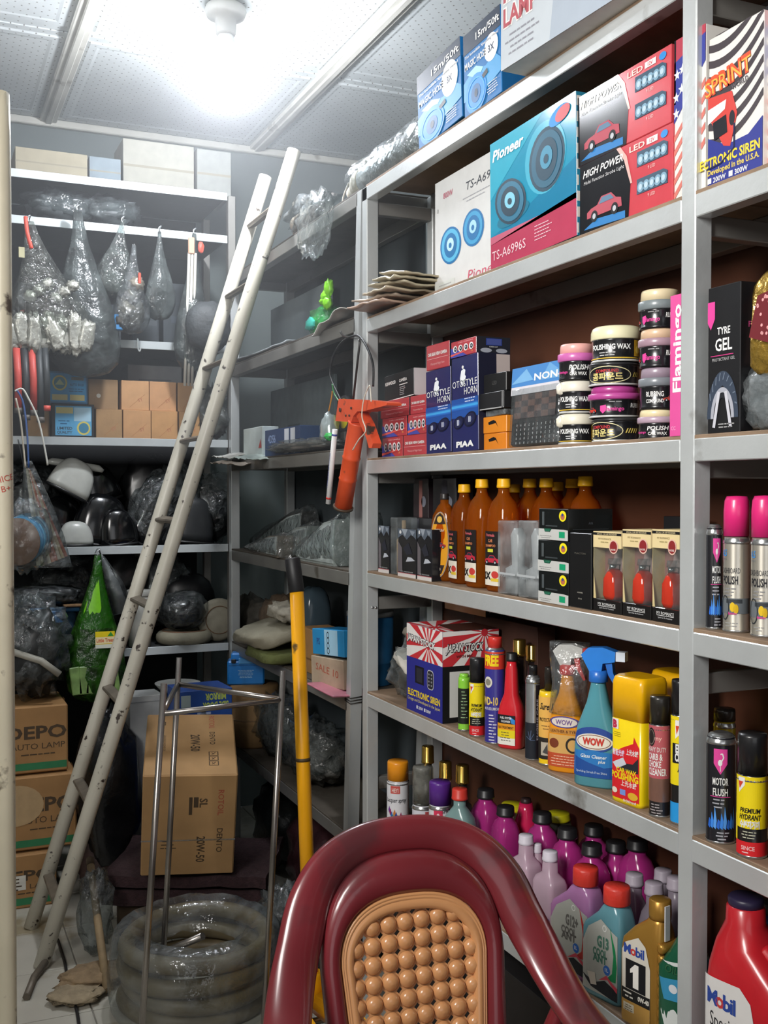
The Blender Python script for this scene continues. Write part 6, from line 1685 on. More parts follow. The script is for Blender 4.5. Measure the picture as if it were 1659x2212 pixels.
def g_jug(pl, prr, ptop, st, m, lab, mono, swoosh, num, turn=10):
    loc, w = slot(6, pl, prr, st); H = topz(ptop, loc, 0); a = w / 2; d = .028; hb = H - .026
    t = thing('coolant_jug', lab, 'jug', loc, RZ + math.radians(turn), 'labelled coolant jugs')
    pr_ = [(0, a * .95, d * .92, 5, 0, d), (.006, a, d, 6, 0, d), (hb * .66, a, d, 6, 0, d), (hb * .72, a * .95, d * .97, 5, a * .04, d), (hb * .86, a * .60, d * .85, 4, a * .30, d), (hb * .93, a * .48, d * .8, 3, a * .34, d), (hb * .95, .021, .021, 2, a * .34, d), (hb, .021, .021, 2, a * .34, d)]
    MB().loft(pr_, m, 32).build('body', t)
    MB().lathe([(.0235, hb - .006), (.0245, hb - .004), (.024, H - .004), (.0225, H), (.001, H)], mat('d83c30', .4, var=.06, bump=.15, bscale=80), 28, c=(a * .34, d, 0)).build('cap', t)
    p = Print()
    LB = mat('b4b6ae', .4, var=.05)
    p.poly([(-a * .9, hb * .06), (a * .88, hb * .06), (a * .88, hb * .70), (a * .1, hb * .82), (-a * .55, hb * .70), (-a * .9, hb * .52)], LB, 1)
    p.poly([(a * .55, hb * .78), (a * .72, hb * .50), (a * .66, hb * .32), (a * .36, hb * .24), (a * .82, hb * .24), (a * .86, hb * .40), (a * .80, hb * .56)], swoosh, 2)
    p.ring(a * .28, hb * .74, .005, .006, .0016, 'e8e8e4', 2, 14)
    p.text(num, a * .2, hb * .54, .020, mono, 2, w=w * .30, bold=.05).text('COOL', a * .05, hb * .44, .014, mono, 2, w=w * .36, bold=.05).text('ANT', a * .05, hb * .38, .014, mono, 2, w=w * .36, bold=.05)
    p.ell(a * .40, hb * .33, .008, .009, '2f6ac0', 2, 16).text('1L', a * .40, hb * .315, .007, W_, 3)
    p.poly([(-a * .9, hb * .20), (-a * .4, hb * .10), (a * .88, hb * .05), (a * .88, hb * .16), (a * .3, hb * .22), (-a * .2, hb * .16)], '24262c', 3).poly([(0, hb * .20), (a * .45, hb * .24), (a * .88, hb * .14), (a * .88, hb * .19), (a * .4, hb * .28)], 'd04a5a', 4).poly([(-a * .6, hb * .24), (-a * .2, hb * .26), (-a * .1, hb * .14), (-a * .4, hb * .12)], 'd8cfc0', 4)
    p.build('printed_label', t, lambda u, v, dd: (u, d - d * (1 - min(1, abs(u / a)) ** 6) ** (1 / 6) - dd - .0006, v), .008)
g_jug(1193, 1262, 1873, .006, liquid('c58ac0', .25, .2, 'd8a8d4'), 'violet coolant jug with a red cap and red swoosh label', '6a6864', 'b8342e', 'G12+', 12)
g_jug(1262, 1328, 1914, .004, liquid('6fa6b2', .25, .2, '9cc8d0'), 'blue coolant jug with a red cap and green swoosh label', '4c7a68', '1c8a52', 'G13', 12)
# gold oil bottle
loc, w = slot(6, 1343, 1412, .002); H = topz(1938, loc, 0); a = w / 2; d = .027; hb = H - .03
GOLDP = mat('b98a3c', .32, .55, var=.08, scale=6)
t = thing('oil_bottle', 'gold engine oil bottle with a ribbed handle edge and a black number 1', 'bottle', loc, RZ + math.radians(12))
MB().loft([(0, a * .96, d * .92, 5, 0, d), (.006, a, d, 5, 0, d), (hb * .62, a, d, 5, 0, d), (hb * .74, a * .96, d, 4.5, a * .05, d), (hb * .86, a * .72, d * .9, 3.5, a * .30, d), (hb * .95, a * .42, d * .7, 2.5, a * .52, d), (hb, .016, .016, 2, a * .58, d)], GOLDP, 32).build('body', t)
MB().lathe([(.0185, hb - .004), (.019, hb + .004), (.0185, H - .002), (.016, H), (.001, H)], GOLDP, 26, c=(a * .58, d, 0)).build('cap', t)
for i in range(8):
    MB().loft([(hb * (.06 + i * .095), .006, d * .85, 3, a * 1.0, d), (hb * (.085 + i * .095), .010, d * .92, 3, a * 1.0, d), (hb * (.125 + i * .095), .010, d * .92, 3, a * 1.0, d), (hb * (.145 + i * .095), .006, d * .85, 3, a * 1.0, d)], GOLDP, 16).build('grip_rib', t)
MB().box((a * .58 + .019, d - .012, hb - .035), (a * .58 + .021, d + .0, H - .006), mat('e0e2e4', .5)).build('neck_tag', t)
p = Print()
p.poly([(-a * .80, hb * .12), (a * .62, hb * .12), (a * .62, hb * .56), (a * .40, hb * .74), (a * .05, hb * .80), (-a * .60, hb * .72), (-a * .80, hb * .64)], 'd8d2c4', 1).poly([(-a * .80, hb * .02), (a * .62, hb * .02), (a * .62, hb * .22), (-a * .80, hb * .24)], 'b48a44', 2)
for i, (ch, c, x) in enumerate((('M', '2f4a9a', -.50), ('o', 'c8403a', -.20), ('b', '2f4a9a', .05), ('i', '2f4a9a', .21), ('l', '2f4a9a', .31))):
    p.text(ch, a * x, hb * .63, hb * .085, c, 3, bold=.03)
p.rect(-a * .58, hb * .32, a * .42, hb * .58, '17171a', 3).poly([(-a * .20, hb * .345), (a * .08, hb * .345), (a * .08, hb * .555), (-a * .10, hb * .555), (-a * .34, hb * .50), (-a * .34, hb * .465), (-a * .20, hb * .48)], 'ece8e0', 4)
p.rect(-a * .80, hb * .215, a * .62, hb * .315, '1c1b1a', 3).lines(-a * .4, hb * .285, a * .6, 2, hb * .035, hb * .014, 'd8d4c8', 4).text('0W-40', a * .32, hb * .25, hb * .04, 'd8d4c8', 4, w=a * .55, bold=.05).rect(-a * .7, hb * .12, -a * .15, hb * .19, 'd0c8b0', 3).lines(-a * .42, hb * .17, a * .45, 3, hb * .02, hb * .007, '5a4a2a', 4)
p.build('printed_label', t, lambda u, v, dd: (u, d - d * (1 - min(1, abs(u / a)) ** 5) ** (1 / 5) - dd - .0006, v), .006)
t = bottle(6, 1488, 1995, XS + .046, [(0, .045, .026, 4), (.03, .048, .028, 4), (.7, .048, .028, 4), (.85, .03, .022, 3), (1, .016, .016, 2)], gl('14543a', .3), '123a2c', 'dark green oil bottle with a white and blue label half behind the post', 'bottle', 'oil_bottle', None, 20, lambda p, hb: (p.poly([(-.044, hb * .75), (.02, hb * .80), (.02, hb * .05), (-.02, hb * .05), (-.044, hb * .4)], 'd8dcd8', 1), p.poly([(-.042, hb * .6), (.02, hb * .66), (.02, hb * .45), (-.03, hb * .42)], '3a90b8', 2), p.ell(-.012, hb * .54, .008, hb * .04, 'd8dce0', 3), p.text('OIL', -.015, hb * .68, .012, '2a5a3a', 3), p.poly([(-.02, hb * .2), (.02, hb * .25), (.02, hb * .05), (-.01, hb * .05)], '4aa0b8', 2)), .02, .017)
for i, (px, pt, X) in enumerate(((1370, 1887, 1.215), (1432, 1878, 1.262), (1412, 1906, 1.205), (1460, 1895, 1.225))):
    bottle(6, px, pt, X, [(0, .026, .019, 4), (.02, .028, .021, 4), (.68, .028, .021, 4), (.82, .022, .018, 3), (.9, .014, .014, 2), (1, .014, .014, 2)], liquid('9a8f9c', .4, .25, 'b8aeba'), mat('a89eaa', .4), ['grey translucent bottle behind the blue coolant jug', 'grey translucent bottle at the back behind the gold bottle', 'grey translucent bottle right behind the gold bottle', 'grey translucent bottle against the post behind the green bottle'][i], 'bottle', 'water_bottle', 'grey translucent bottles', 8 * (i % 2), None, .020, .0165)
# red oil jug in the right bay
loc, w = slot(6, 1516, 1690, .004); H = topz(1940, loc, .05); a = w / 2; d = .05; hb = H - .012
REDP = gl('c4222c', .32)
t = thing('oil_jug', 'large red engine oil jug with a white label', 'jug', loc, RZ + math.radians(6))
MB().loft([(0, a * .97, d * .94, 5, 0, d), (.006, a, d, 5, 0, d), (hb * .52, a, d, 5, 0, d), (hb * .66, a * .86, d * .98, 4, -a * .10, d), (hb * .80, a * .48, d * .85, 3.2, -a * .36, d), (hb * .90, .030, .030, 2, -a * .42, d), (hb * .985, .029, .029, 2, -a * .42, d), (hb, .024, .024, 2, -a * .42, d)], REDP, 36).build('body', t)
MB().tube(smooth_path([(a * .02, d, hb * .78), (a * .45, d, hb * .70), (a * .80, d, hb * .52), (a * .92, d, hb * .25)], 6), .018, REDP, 12).build('handle', t)
MB().lathe([(.026, hb - .006), (.027, H - .004), (.024, H), (.001, H)], mat('2a2440', .4), 24, c=(-a * .42, d, 0)).build('cap', t)
p = Print()
p.poly([(-a * .9, .01), (a * .62, .01), (a * .22, hb * .56), (-a * .02, hb * .62), (-a * .9, hb * .60)], 'e2e0dc', 1)
for ch, c, x in (('M', '2f4a9a', -.66), ('o', 'c8403a', -.47), ('b', '2f4a9a', -.30), ('i', '2f4a9a', -.195), ('l', '2f4a9a', -.13)):
    p.text(ch, a * x, hb * .46, hb * .085, c, 3, bold=.03)
p.text('Special', -a * .40, hb * .34, hb * .085, '2a2a2c', 3, w=a * .62, bold=0)
p.text('20W-50', -a * .40, hb * .18, hb * .06, 'b83a34', 3, w=a * .5)
p.build('printed_label', t, lambda u, v, dd: (u, d - d * (1 - min(1, abs(u / a)) ** 5) ** (1 / 5) - dd - .0006, v), .008)
bottle(6, 1668, 1950, 1.27, [(0, .04, .03, 4), (.6, .04, .03, 4), (.85, .025, .02, 3), (1, .016, .016, 2)], gl('1f3a6a', .3), '1a1a1c', 'dark blue bottle at the back behind the red jug', 'bottle', 'oil_bottle', None, 0, None, .016, .017)

# dark cartons pushed under the bottom shelf
for i, (y, w_, h_, c, lab) in enumerate(((2.36, .40, .36, '2a2523', 'dark brown carton under the bottom shelf by the far post'), (1.92, .42, .40, '211f20', 'black carton under the bottom shelf behind the chair'), (1.55, .30, .34, '2c2624', 'dark carton under the bottom shelf near the second post'), (1.10, .36, .38, '242224', 'dark carton under the bottom shelf of the next bay'))):
    r = carton('floor_carton', lab, 'carton', Vector((XS + .02, y, 0)), w_, .19, h_, mat(c, .6, var=.2))
    p = Print(); p.rect(-w_ * .5, 0, w_ * .5, h_, mat(c, .6, var=.2), 0).line([(-w_ * .45, h_ * .95), (w_ * .3, h_ * .2)], .002, '5a5652', 1).rect(-w_ * .2, h_ * .4, w_ * .2, h_ * .55, '34302e', 1); p.build('front_print', r, on_front())  # the diagonal line is a thin glint painted on the carton front

# ================================================================ things on and around the corner rack
def lslot(k, pl, prr, st=0.012, dz=0.0):
    X, Z = XS + st, LZ[k] + dz
    a, b = Yat(pl, X, Z), Yat(prr, X, Z)
    return Vector((X, (a + b) / 2, Z)), a - b
FILM = clear(alpha=.10, bscale=30)
FILM2 = clear('dfe4e4', .16, .12, .8, 30, '9aa0a2')
SMOKE = clear('a2a9a8', .42, .25, .6, 16, '6a7271')
def lump(name, label, cat, c, size, m, seed, amp=.18, freq=2.4, sq=2.2, rz=0.0, group=None, pinch=0.0, rot=None, film=None, fgrow=1.12):
    """c = base centre; a soft or crumpled thing resting on its base"""
    if film is None:
        mb = MB(); blob(mb, (0, 0, size[2]), size, m, seed, amp, freq, sq=sq, pinch=pinch)
        zmin = min(v[2] for v in mb.v)
        mb.v = [(x, y, z - zmin) for x, y, z in mb.v]
        return tag(mb.build(name, None, c, rot or (0, 0, rz)), label, cat, group)
    t = thing(name, label, cat, c, rz, group, rot)
    mb = MB(); blob(mb, (0, 0, size[2]), size, m, seed, amp, freq, sq=sq); zmin = min(v[2] for v in mb.v)
    mb.v = [(x, y, z - zmin + .002) for x, y, z in mb.v]; mb.build('contents', t)
    mb = MB(); blob(mb, (0, 0, size[2] * fgrow), [q * fgrow for q in size], film, seed + 31, amp * 1.3 + .05, freq * 1.4, seg=28, rings=18, sq=sq, pinch=pinch); zmin = min(v[2] for v in mb.v)
    mb.v = [(x, y, z - zmin) for x, y, z in mb.v]; mb.build('film', t)
    return t
def pbox(name, label, cat, loc, w, d, h, m, rz=0.0, group=None, fn=None, rot=None, fs=None):
    r = thing(name, label, cat, loc, rz, group, rot)
    MB().box((-w / 2, 0, 0), (w / 2, d, h), m, .0015).build('body', r)
    if fn:
        p = Print(); fn(p, w, h); p.build('front_print', r, on_front())
    if fs:
        p = Print(); fs(p, d, h); p.build('side_print', r, on_side(w / 2))
    return r

# top of the rack: wrapped roll with a cotton end, crumpled film
t = thing('wrapped_roll', 'silvery roll in clear plastic with a cotton pouch end on the rack top', 'roll', (XS + .075, 2.70, LZ[1]), RZ)
MB().tube([(.34, 0, .06), (.0, 0, .058), (-.12, 0, .056)], [.046, .048, .044], mat('9ea4a6', .35, .5, var=.25, bump=.7, bscale=60), 18).build('roll', t)
MB().tube(smooth_path([(-.12, 0, .056), (-.15, 0, .055), (-.175, -.004, .05), (-.20, -.006, .05), (-.235, -.01, .048)], 4), [.044, .046, .047, .047, .048, .048, .046, .044, .040, .036, .034, .030, .026, .024, .022, .020, .018][:17], mat('c6bfb0', .8, bump=.4, bscale=40), 16).build('cotton_pouch', t)
MB().tube(smooth_path([(-.17, -.045, .06), (-.19, -.055, .02), (-.18, -.06, -.02), (-.195, -.058, .0)], 5), .0025, mat('d8d4ca', .7), 6).build('draw_cord', t)
mb = MB(); rs = []
for i in range(20):
    x = .36 - i * .028
    rs.append([(x, (.058 + .014 * noise.noise(Vector((x * 30, k, 1)))) * math.cos(k * PI / 9), .062 + (.058 + .014 * noise.noise(Vector((x * 30, k, 3)))) * math.sin(k * PI / 9)) for k in range(18)])
mb.rings(rs, FILM, False); mb.build('film', t)
l_, w_ = lslot(1, 640, 700, .05)
t = thing('filter_tube', 'tan ribbed tube with a bright metal end on the rack top', 'tube', l_ + Vector((0, 0, .05)), RZ)
MB().tube([(-.10 + i * .012, 0, 0) for i in range(15)], [.030 if i % 3 else .034 for i in range(15)], mat('9a8a7c', .5, var=.1), 16).build('ribbed_body', t)
MB().tube([(.07, 0, 0), (.10, 0, 0)], .012, SILV, 14).build('metal_end', t)
for k in range(2): MB().box((-.08 + k * .1, -.03, -.05), (-.07 + k * .1, .03, -.028), mat('6a5a4c', .7)).build('cradle', t)
lump('film_bag', 'crumpled clear bag hanging over the rack top behind the ladder', 'bag', (XS + .06, 3.25, LZ[1] + .001), (.06, .17, .055), FILM2, 41, .4, 3.2)
l_ = onX(690, 455, XS - .012)
lump('film_bag', 'clear plastic bag drooping in front of the top rail', 'bag', (XS - .03, 3.0, LZ[1] - .15), (.022, .14, .09), FILM, 43, .4, 3.6)

# second level
def wr(lab, k, pl, prr, ptop, st, m, d, cat='carton', name='carton', fn=None, turn=0, lean=0, rotx=0):
    loc, w = lslot(k, pl, prr, st); h = Zat(ptop, loc.x, loc.y) - loc.z
    return pbox(name, lab, cat, loc, w, d, h, m, 0, None, fn, rot=(math.radians(rotx), math.radians(lean), RZ + math.radians(turn)))
GREYB = mat('8e9a9e', .7, var=.15, scale=6)
wr('large grey board leaning at the back of the second rack level', 2, 585, 712, 640, .20, GREYB, .012, 'board', 'board', lambda p, w, h: p.rect(-w * .4, h * .1, w * .4, h * .13, '7c888c', 1))
wr('large grey board at the back of the third rack level', 3, 585, 722, 828, .20, mat('5f6b6e', .7, var=.2), .012, 'board', 'board', lambda p, w, h: p.rect(-w * .2, h * .45, 0, h * .47, '3a4446', 1))
l_, w_ = lslot(2, 672, 742, .10)
t = thing('green_gift_bag', 'translucent green bag tied with a lime bow', 'bag', l_, RZ)
mb = MB(); blob(mb, (0, 0, .055), (.10, .05, .055), clear('70d890', .6, .25, .4, 16, '3fae5a'), 5, .22, 3); zmin = min(v[2] for v in mb.v); mb.v = [(x, y, z - zmin) for x, y, z in mb.v]; mb.build('bag_body', t)
LIME = mat('86d81e', .35)
for k, (x, z, sx, sz) in enumerate(((.075, .13, .03, .018), (.10, .15, .022, .026), (.09, .105, .022, .02), (.06, .115, .026, .012))):
    mb = MB(); blob(mb, (x, -.03, z), (sx, .014, sz), LIME, k + 3, .35, 4); mb.build('bow_loop', t)
mb = MB(); blob(mb, (-.02, -.045, .055), (.05, .012, .02), mat('3cc0b0', .4), 8, .3, 3); mb.build('teal_strip', t)
l_ = onX(715, 700, XS - .01)
wavy_sheet('white_paper', 'folded white paper sheet hanging over the second rack level', 'paper', (XS + .02, l_.y, LZ[2] + .012), .10, .26, .002, mat('d8d6d0', .6), 51, .012, 0, rot=(math.radians(-8), math.radians(-10), 0), freq=12)
l_, w_ = lslot(2, 520, 650, .06)
wavy_sheet('grey_strip', 'long dusty grey strip lying along the second rack level', 'strip', l_ + Vector((0, 0, .012)), .10, w_, .006, mat('8b9093', .6), 54, .008, 0)

# third level
wr('small white box at the far end of the third rack level', 3, 526, 567, 924, .004, mat('c8d4d2', .5), .06, 'box', 'small_box', lambda p, w, h: p.poly([(w * .3, h * .3), (w * .42, h * .6), (w * .46, h * .3)], 'c03a34', 1))
wr('navy and white filter box beside the small white box', 3, 569, 648, 925, .014, mat('24406a', .45), .07, 'box', 'filter_box', lambda p, w, h: [p.rect(-w * .5, 0, w * .5, h, '24406a', 0), p.rect(w * .1, h * .05, w * .22, h * .95, 'd8dce4', 1), p.rect(w * .26, h * .05, w * .38, h * .95, 'd8dce4', 1), p.text('4D56', -w * .25, h * .5, h * .3, '8aa0c8', 1)])
for i, (px, py, w_, c, lab) in enumerate(((508, 968, .22, 'd2d2cc', 'crumpled white paper at the far end of the third rack level'), (560, 975, .16, 'a8b4ae', 'greenish paper strip under the small white box'), (520, 985, .20, '9a8f84', 'torn brown wrapping hanging off the third rack level'))):
    q = onX(px, py, XS - .01)
    wavy_sheet('crumpled_paper', lab, 'paper', (XS - .005 - .012 * i, q.y, LZ[3] + .014 - i * .016), .13, w_, .002, mat(c, .6), 61 + i, .014, .1 * i, freq=16, rot=(math.radians(3), math.radians(-8 + 3 * i), .05))
l_, w_ = lslot(3, 600, 725, .04)
lump('film_bag', 'flat clear bag of fittings along the third rack level', 'bag', l_, (.06, w_ * .5, .018), mat('6f6a62', .5, var=.4), 71, .3, 4, film=FILM2)
q = onX(752, 835, XS + .10)
t = thing('tape_roll', 'yellow warning sticker roll standing behind the rack post', 'tape roll', (XS + .10, q.y + .01, LZ[3]), RZ)
MB().lathe([(.028, -.012), (.056, -.012), (.058, 0), (.056, .012), (.028, .012), (.028, -.012)], mat('3a3a3c', .5), 26, M=Matrix.Translation((0, 0, .118)) @ Matrix.Rotation(PI / 2, 4, 'X')).build('roll_rim', t)
MB().lathe([(.001, -.011), (.046, -.013), (.046, .013), (.001, .011)], mat('e8d428', .4), 24, M=Matrix.Translation((0, 0, .118)) @ Matrix.Rotation(PI / 2, 4, 'X')).build('yellow_face', t)
MB().box((-.03, -.02, 0), (.03, .02, .062), mat('3c3c3a', .6), .004).build('core_stand', t)
lump('clear_bulb_pack', 'clear blister pack glinting below the yellow sticker roll', 'packet', (XS + .05, q.y + .03, LZ[3] + .001), (.028, .035, .055), mat('b8c4c4', .15, .5), 77, .25, 4)
cable('orange_wire', 'orange wire standing up on the third rack level', [(704, 918), (710, 890), (716, 860), (718, 845)], XS + .05, .0022, mat('d89030', .4), 4, 'wire')
cable('green_wire', 'green wire hanging down beside the caulking gun', [(718, 830), (722, 850), (738, 878), (742, 905)], XS - .055, .0022, mat('3a7a42', .4), 4, 'wire')
lump('green_scrap', 'bit of bright green net on the third rack level', 'scrap', (XS + .03, onX(712, 930, XS + .03).y, LZ[3] + .03), (.014, .022, .012), mat('2fae4a', .5), 79, .3, 4)

# fourth level : wrapped lamp lenses
for k, (pl, prr, hh, st, c, lab) in enumerate(((526, 610, .075, .005, '6f675c', 'low brown tail lamp in glinting film at the far end of the rack'), (575, 668, .11, .055, '8d938f', 'long clear headlamp lens in film in the middle of the rack'), (640, 722, .14, .015, '9aa29e', 'slanted clear headlamp in film beside the brown one'), (690, 775, .165, .085, 'a4aaa6', 'tall clear headlamp in film nearest the leaning post'), (560, 640, .15, .15, '3c3a38', 'dark carton of lamps in film at the back'))):
    l2_, w2 = lslot(4, pl, prr, st)
    t = thing('wrapped_lamp', lab, 'car lamp', l2_, RZ + .04 * (k - 2), 'wrapped car lamps')
    a = w2 / 2
    MB().prism([(-a, .0), (a, .0), (a * 1.04, hh), (a * .5, hh * .92), (-a * .3, hh * .55), (-a, hh * .2)], .0, .055, mat(c, .3, var=.3)).build('lamp_body', t)
    MB().prism([(-a * .95, .008), (a * .95, .008), (a * .99, hh * .95), (a * .5, hh * .85), (-a * .3, hh * .48), (-a * .95, hh * .14)], -.004, .0, mat('c2ccca', .10, .25, var=.25)).build('lens', t)
    for i in range(3): MB().prism([(-a * .8 + i * a * .6, hh * .1), (-a * .74 + i * a * .6, hh * .1), (-a * .4 + i * a * .6, hh * (.4 + .2 * i)), (-a * .46 + i * a * .6, hh * (.4 + .2 * i))], -.007, -.004, mat('dfe8e6', .15, .3)).build('lens_rib', t)
    mb = MB(); rs = []
    for i in range(14):
        x = -a * 1.12 + i * a * 2.24 / 13; top_ = interp([(-a, hh * .3), (-a * .3, hh * .62), (a * .5, hh), (a * 1.1, hh * 1.08)], x)[0] if False else lerp(hh * .28, hh * 1.12, (i / 13) ** .8)
        rs.append([(x + .008 * noise.noise(Vector((i, q, k))), .026 + .040 * math.cos(q * PI / 8) * (1 + .2 * noise.noise(Vector((i * .8, q, k + 5)))), max(.001, top_ * .5 + top_ * .56 * math.sin(q * PI / 8) * (1 + .16 * noise.noise(Vector((i * .9, q * 1.1, k)))))) for q in range(16)])
    mb.rings(rs, clear(alpha=.10, bscale=34, gloss=2.0), True); mb.build('film', t)

# fifth level and below
BEIGE = mat('8f8a78', .85, var=.15, scale=12, bump=.3, bscale=40)
OLIVE = mat('5a6034', .9, var=.15, bump=.3, bscale=60)
q = onX(560, 1375, XS - .02)
lump('seat_cushion', 'beige cloth cushion drooping over the rack edge', 'cushion', (XS + .055, q.y, LZ[5] + .06), (.13, .23, .030), BEIGE, 91, .12, 2, 4, rot=(math.radians(-4), math.radians(-14), 0))
q = onX(585, 1405, XS)
lump('zip_case', 'olive padded zip case under the beige cushion', 'case', (XS + .05, q.y - .02, LZ[5] + .001), (.12, .16, .024), OLIVE, 93, .08, 2, 4)
l_, w_ = lslot(5, 652, 678, .02)
wr('upright brown carton behind the yellow jack handle', 5, 648, 681, 1358, .03, CARD2, .10, fn=lambda p, w, h: p.rect(-w * .3, h * .3, w * .3, h * .34, '7a5a38', 1))
def f_book(p, w, h):
    p.rect(-w * .1, h * .02, w * .32, h * .98, 'a8d4ec', 1)
    for i in range(4): p.ring(w * .02, h * (.18 + i * .2), .010, .010, .003, '2a3a4a', 2, 14)
    p.text('PS', -w * .3, h * .4, .02, '3a5a9a', 2)
l_, w_ = lslot(5, 678, 738, .0)
pbox('paper_stack', 'tilted stack of old beige papers under the blue box', 'paper stack', l_ + Vector((.0, 0, .0)), w_, .10, .085, mat('b8a48c', .8, var=.12), 0, None, lambda p, w, h: [p.text('SALE 10', 0, h * .45, .022, 'b8604a', 1, w=w * .7, rot=-.1, bold=0)] + [p.rect(-w / 2, h * (.1 + i * .08), w / 2, h * (.11 + i * .08), '8a7a64', 1) for i in range(0)], rot=(0, math.radians(-4), RZ + .06))
pbox('blue_box', 'bright blue box with a row of rings printed on a pale band', 'box', l_ + Vector((.004, .004, .092)), w_ * 1.02, .09, .078, gl('2f9ad8', .35), 0, None, f_book, rot=(0, math.radians(-5), RZ + .04))
l_, w_ = lslot(5, 684, 738, -.02)
wavy_sheet('pink_plate', 'pink plastic plate sticking out of the fifth rack level', 'plate', (XS - .005, l_.y, LZ[5] - .004 + .006), .09, w_ * 1.1, .004, mat('c07888', .4), 98, .003, 0)
lump('glass_jar', 'dim blue grey jar among bags on the fifth rack level', 'jar', (XS + .11, onX(678, 1330, XS + .11).y, LZ[5] + .001), (.055, .055, .13), liquid('4a5a64', .35, .15), 101, .05, 2, 3)
for k, (pl, prr, st, sx, sz, c, lab) in enumerate(((520, 560, .13, .06, .07, '5a564e', 'grey cloth bundle at the back of the fifth rack level'), (590, 640, .14, .07, .09, '6a5846', 'brown paper bundle at the back of the fifth rack level'), (600, 640, .04, .05, .03, '9a9486', 'folded pale card on the fifth rack level'))):
    l_, w_ = lslot(5, pl, prr, st, .10 if k == 2 else 0)
    if k == 2: l_.z = LZ[5] + .135
    lump('bundle', lab, 'bundle', l_, (sx, w_ * .6, sz), mat(c, .8, var=.3, bump=.3), 103 + k, .3, 3, 2.6)
q = onX(760, 1345, XS + .14)
drum(XS + .14, 800, 1320, .07, 5, '2a6a9a', 'blue paint drum between the two racks', LZ[5])
for k, (pl, prr, st, sx, sz, m_, lab) in enumerate(((585, 640, .10, .075, .09, mat('4a4d4c', .5, var=.4, bump=.5), 'grey plastic sack on the lowest rack level'), (655, 715, .10, .085, .075, mat('55544f', .5, var=.4, bump=.5), 'crumpled grey sack nearest the leaning post'))):
    l_, w_ = lslot(6, pl, prr, st)
    lump('sack', lab, 'sack', l_, (sx, w_ * .55, sz), m_, 111 + k, .3, 3, 2.4, film=FILM if k < 2 else None)
for k, (x, y, sx, sy, sz, c, lab) in enumerate(((1.25, 3.02, .09, .16, .14, '2c2c2c', 'black bin bag on the floor under the rack by the post'), (1.25, 3.40, .10, .17, .15, '3a2226', 'dark maroon bag on the floor under the rack middle'), (1.24, 3.78, .09, .15, .15, '303434', 'dark grey bag on the floor under the far rack end'))):
    lump('bin_bag', lab, 'bag', (x, y, 0), (sx, sy, sz), mat(c, .35, var=.4, bump=.5, bscale=20), 121 + k, .25, 3)
# barrel, blue tool box, mirror box in the corner
bx_, zb = XS + .062, LZ[6]
by_ = Yat(548, bx_, zb + .1)
t = thing('paper_barrel', 'brown paper wrapped barrel on the lowest rack level', 'barrel', (bx_, by_, zb), 0.2)
MB().lathe([(.080, 0), (.088, .01), (.096, .09), (.098, .105), (.095, .11), (.098, .225), (.093, .235), (.001, .235)], mat('8a6c46', .8, var=.2, scale=10, bump=.2), 28).build('body', t)
MB().lathe([(.0965, .102), (.0985, .106), (.0965, .11)], mat('6a5236', .8), 28).build('seam', t)
def f_tool(p, w, h): p.lines(0, h * .62, w * .5, 6, h * .06, h * .018, 'b8dcf4', 1); p.rect(-w * .5, h * .82, w * .5, h * .84, '1a5a98', 1)
t = thing('tool_case', 'bright blue plastic case on the paper barrel', 'case', (bx_ - .03, by_ - .0, zb + .2355), -.30)
MB().box((-.070, -.03, 0), (.070, .05, .092), gl('1f7fd0', .35), .006).build('body', t)
MB().box((-.056, -.028, .092), (.056, .03, .122), gl('2a8ae0', .35), .006).build('lid', t)
MB().box((-.028, -.034, .080), (.028, -.026, .104), mat('5aa8e8', .4), .003).build('latch', t)
for s_ in (-1, 1): MB().box((s_ * .046 - .009, -.036, .084), (s_ * .046 + .009, -.024, .10), mat('1a1e24', .5), .003).build('hinge_clip', t)
p = Print(); f_tool(p, .13, .09); p.build('front_print', t, on_front(-.03))
mq = onD(440, 1590, 3.75)
def f_mir(p, w, h):
    p.text('SIDE DOOR', w * .18, h * .86, h * .10, 'b8c860', 1, w=w * .5, rot=PI, bold=.04).text('MIRROR', w * .18, h * 1.0 - h * .02, h * .09, 'b8c860', 1, w=w * .4, rot=PI, bold=.04)
    p.rect(-w * .48, h * .82, -w * .3, h * .98, 'a8b8b8', 1).poly([(-w * .3, h * .45), (-w * .05, h * .82), (w * .05, h * .6), (-w * .05, h * .4)], '1a1e24', 2).poly([(-w * .32, h * .42), (w * .0, h * .62), (w * .25, h * .45), (w * .1, h * .3)], 'c0c4b4', 3).ell(w * .33, h * .55, w * .09, h * .12, 'b8484a', 2).ell(w * .38, h * .2, w * .06, h * .06, 'c8a070', 2)
    p.lines(0, h * .72, w * .5, 1, .01, h * .03, 'a8b8d8', 2)
r_ = pbox('mirror_box', 'blue door mirror box standing upside down behind the oil carton', 'box', (mq.x + .01, mq.y, 0), .19, .16, onD(440, 1490, 3.75).z, mat('2a4f9a', .4, var=.1), .06, None, lambda p, w, h: None)
p = Print(); f_mir(p, .19, .26); zt2 = onD(440, 1490, 3.75).z
p.build('front_print', r_, lambda u, v, d: (u, -d, zt2 - .27 + v))
mq = onD(350, 1530, 3.85)
pbox('white_box', 'plain white box between the ladder and the blue mirror box', 'box', (mq.x - .055, mq.y, 0), .12, .12, onD(350, 1500, 3.85).z, mat('b0b2b0', .5), .05, None, lambda p, w, h: p.rect(-w * .5, h * .965, w * .5, h * .97, '8a8c8c', 1))
lump('bin_bag', 'shiny black bin bag slumped between the lamp cartons and the oil carton', 'bag', (onD(235, 1700, 3.75).x, onD(235, 1700, 3.75).y, 0), (.11, .12, .30), mat('17181a', .25, var=.3, bump=.6, bscale=18), 131, .25, 3)
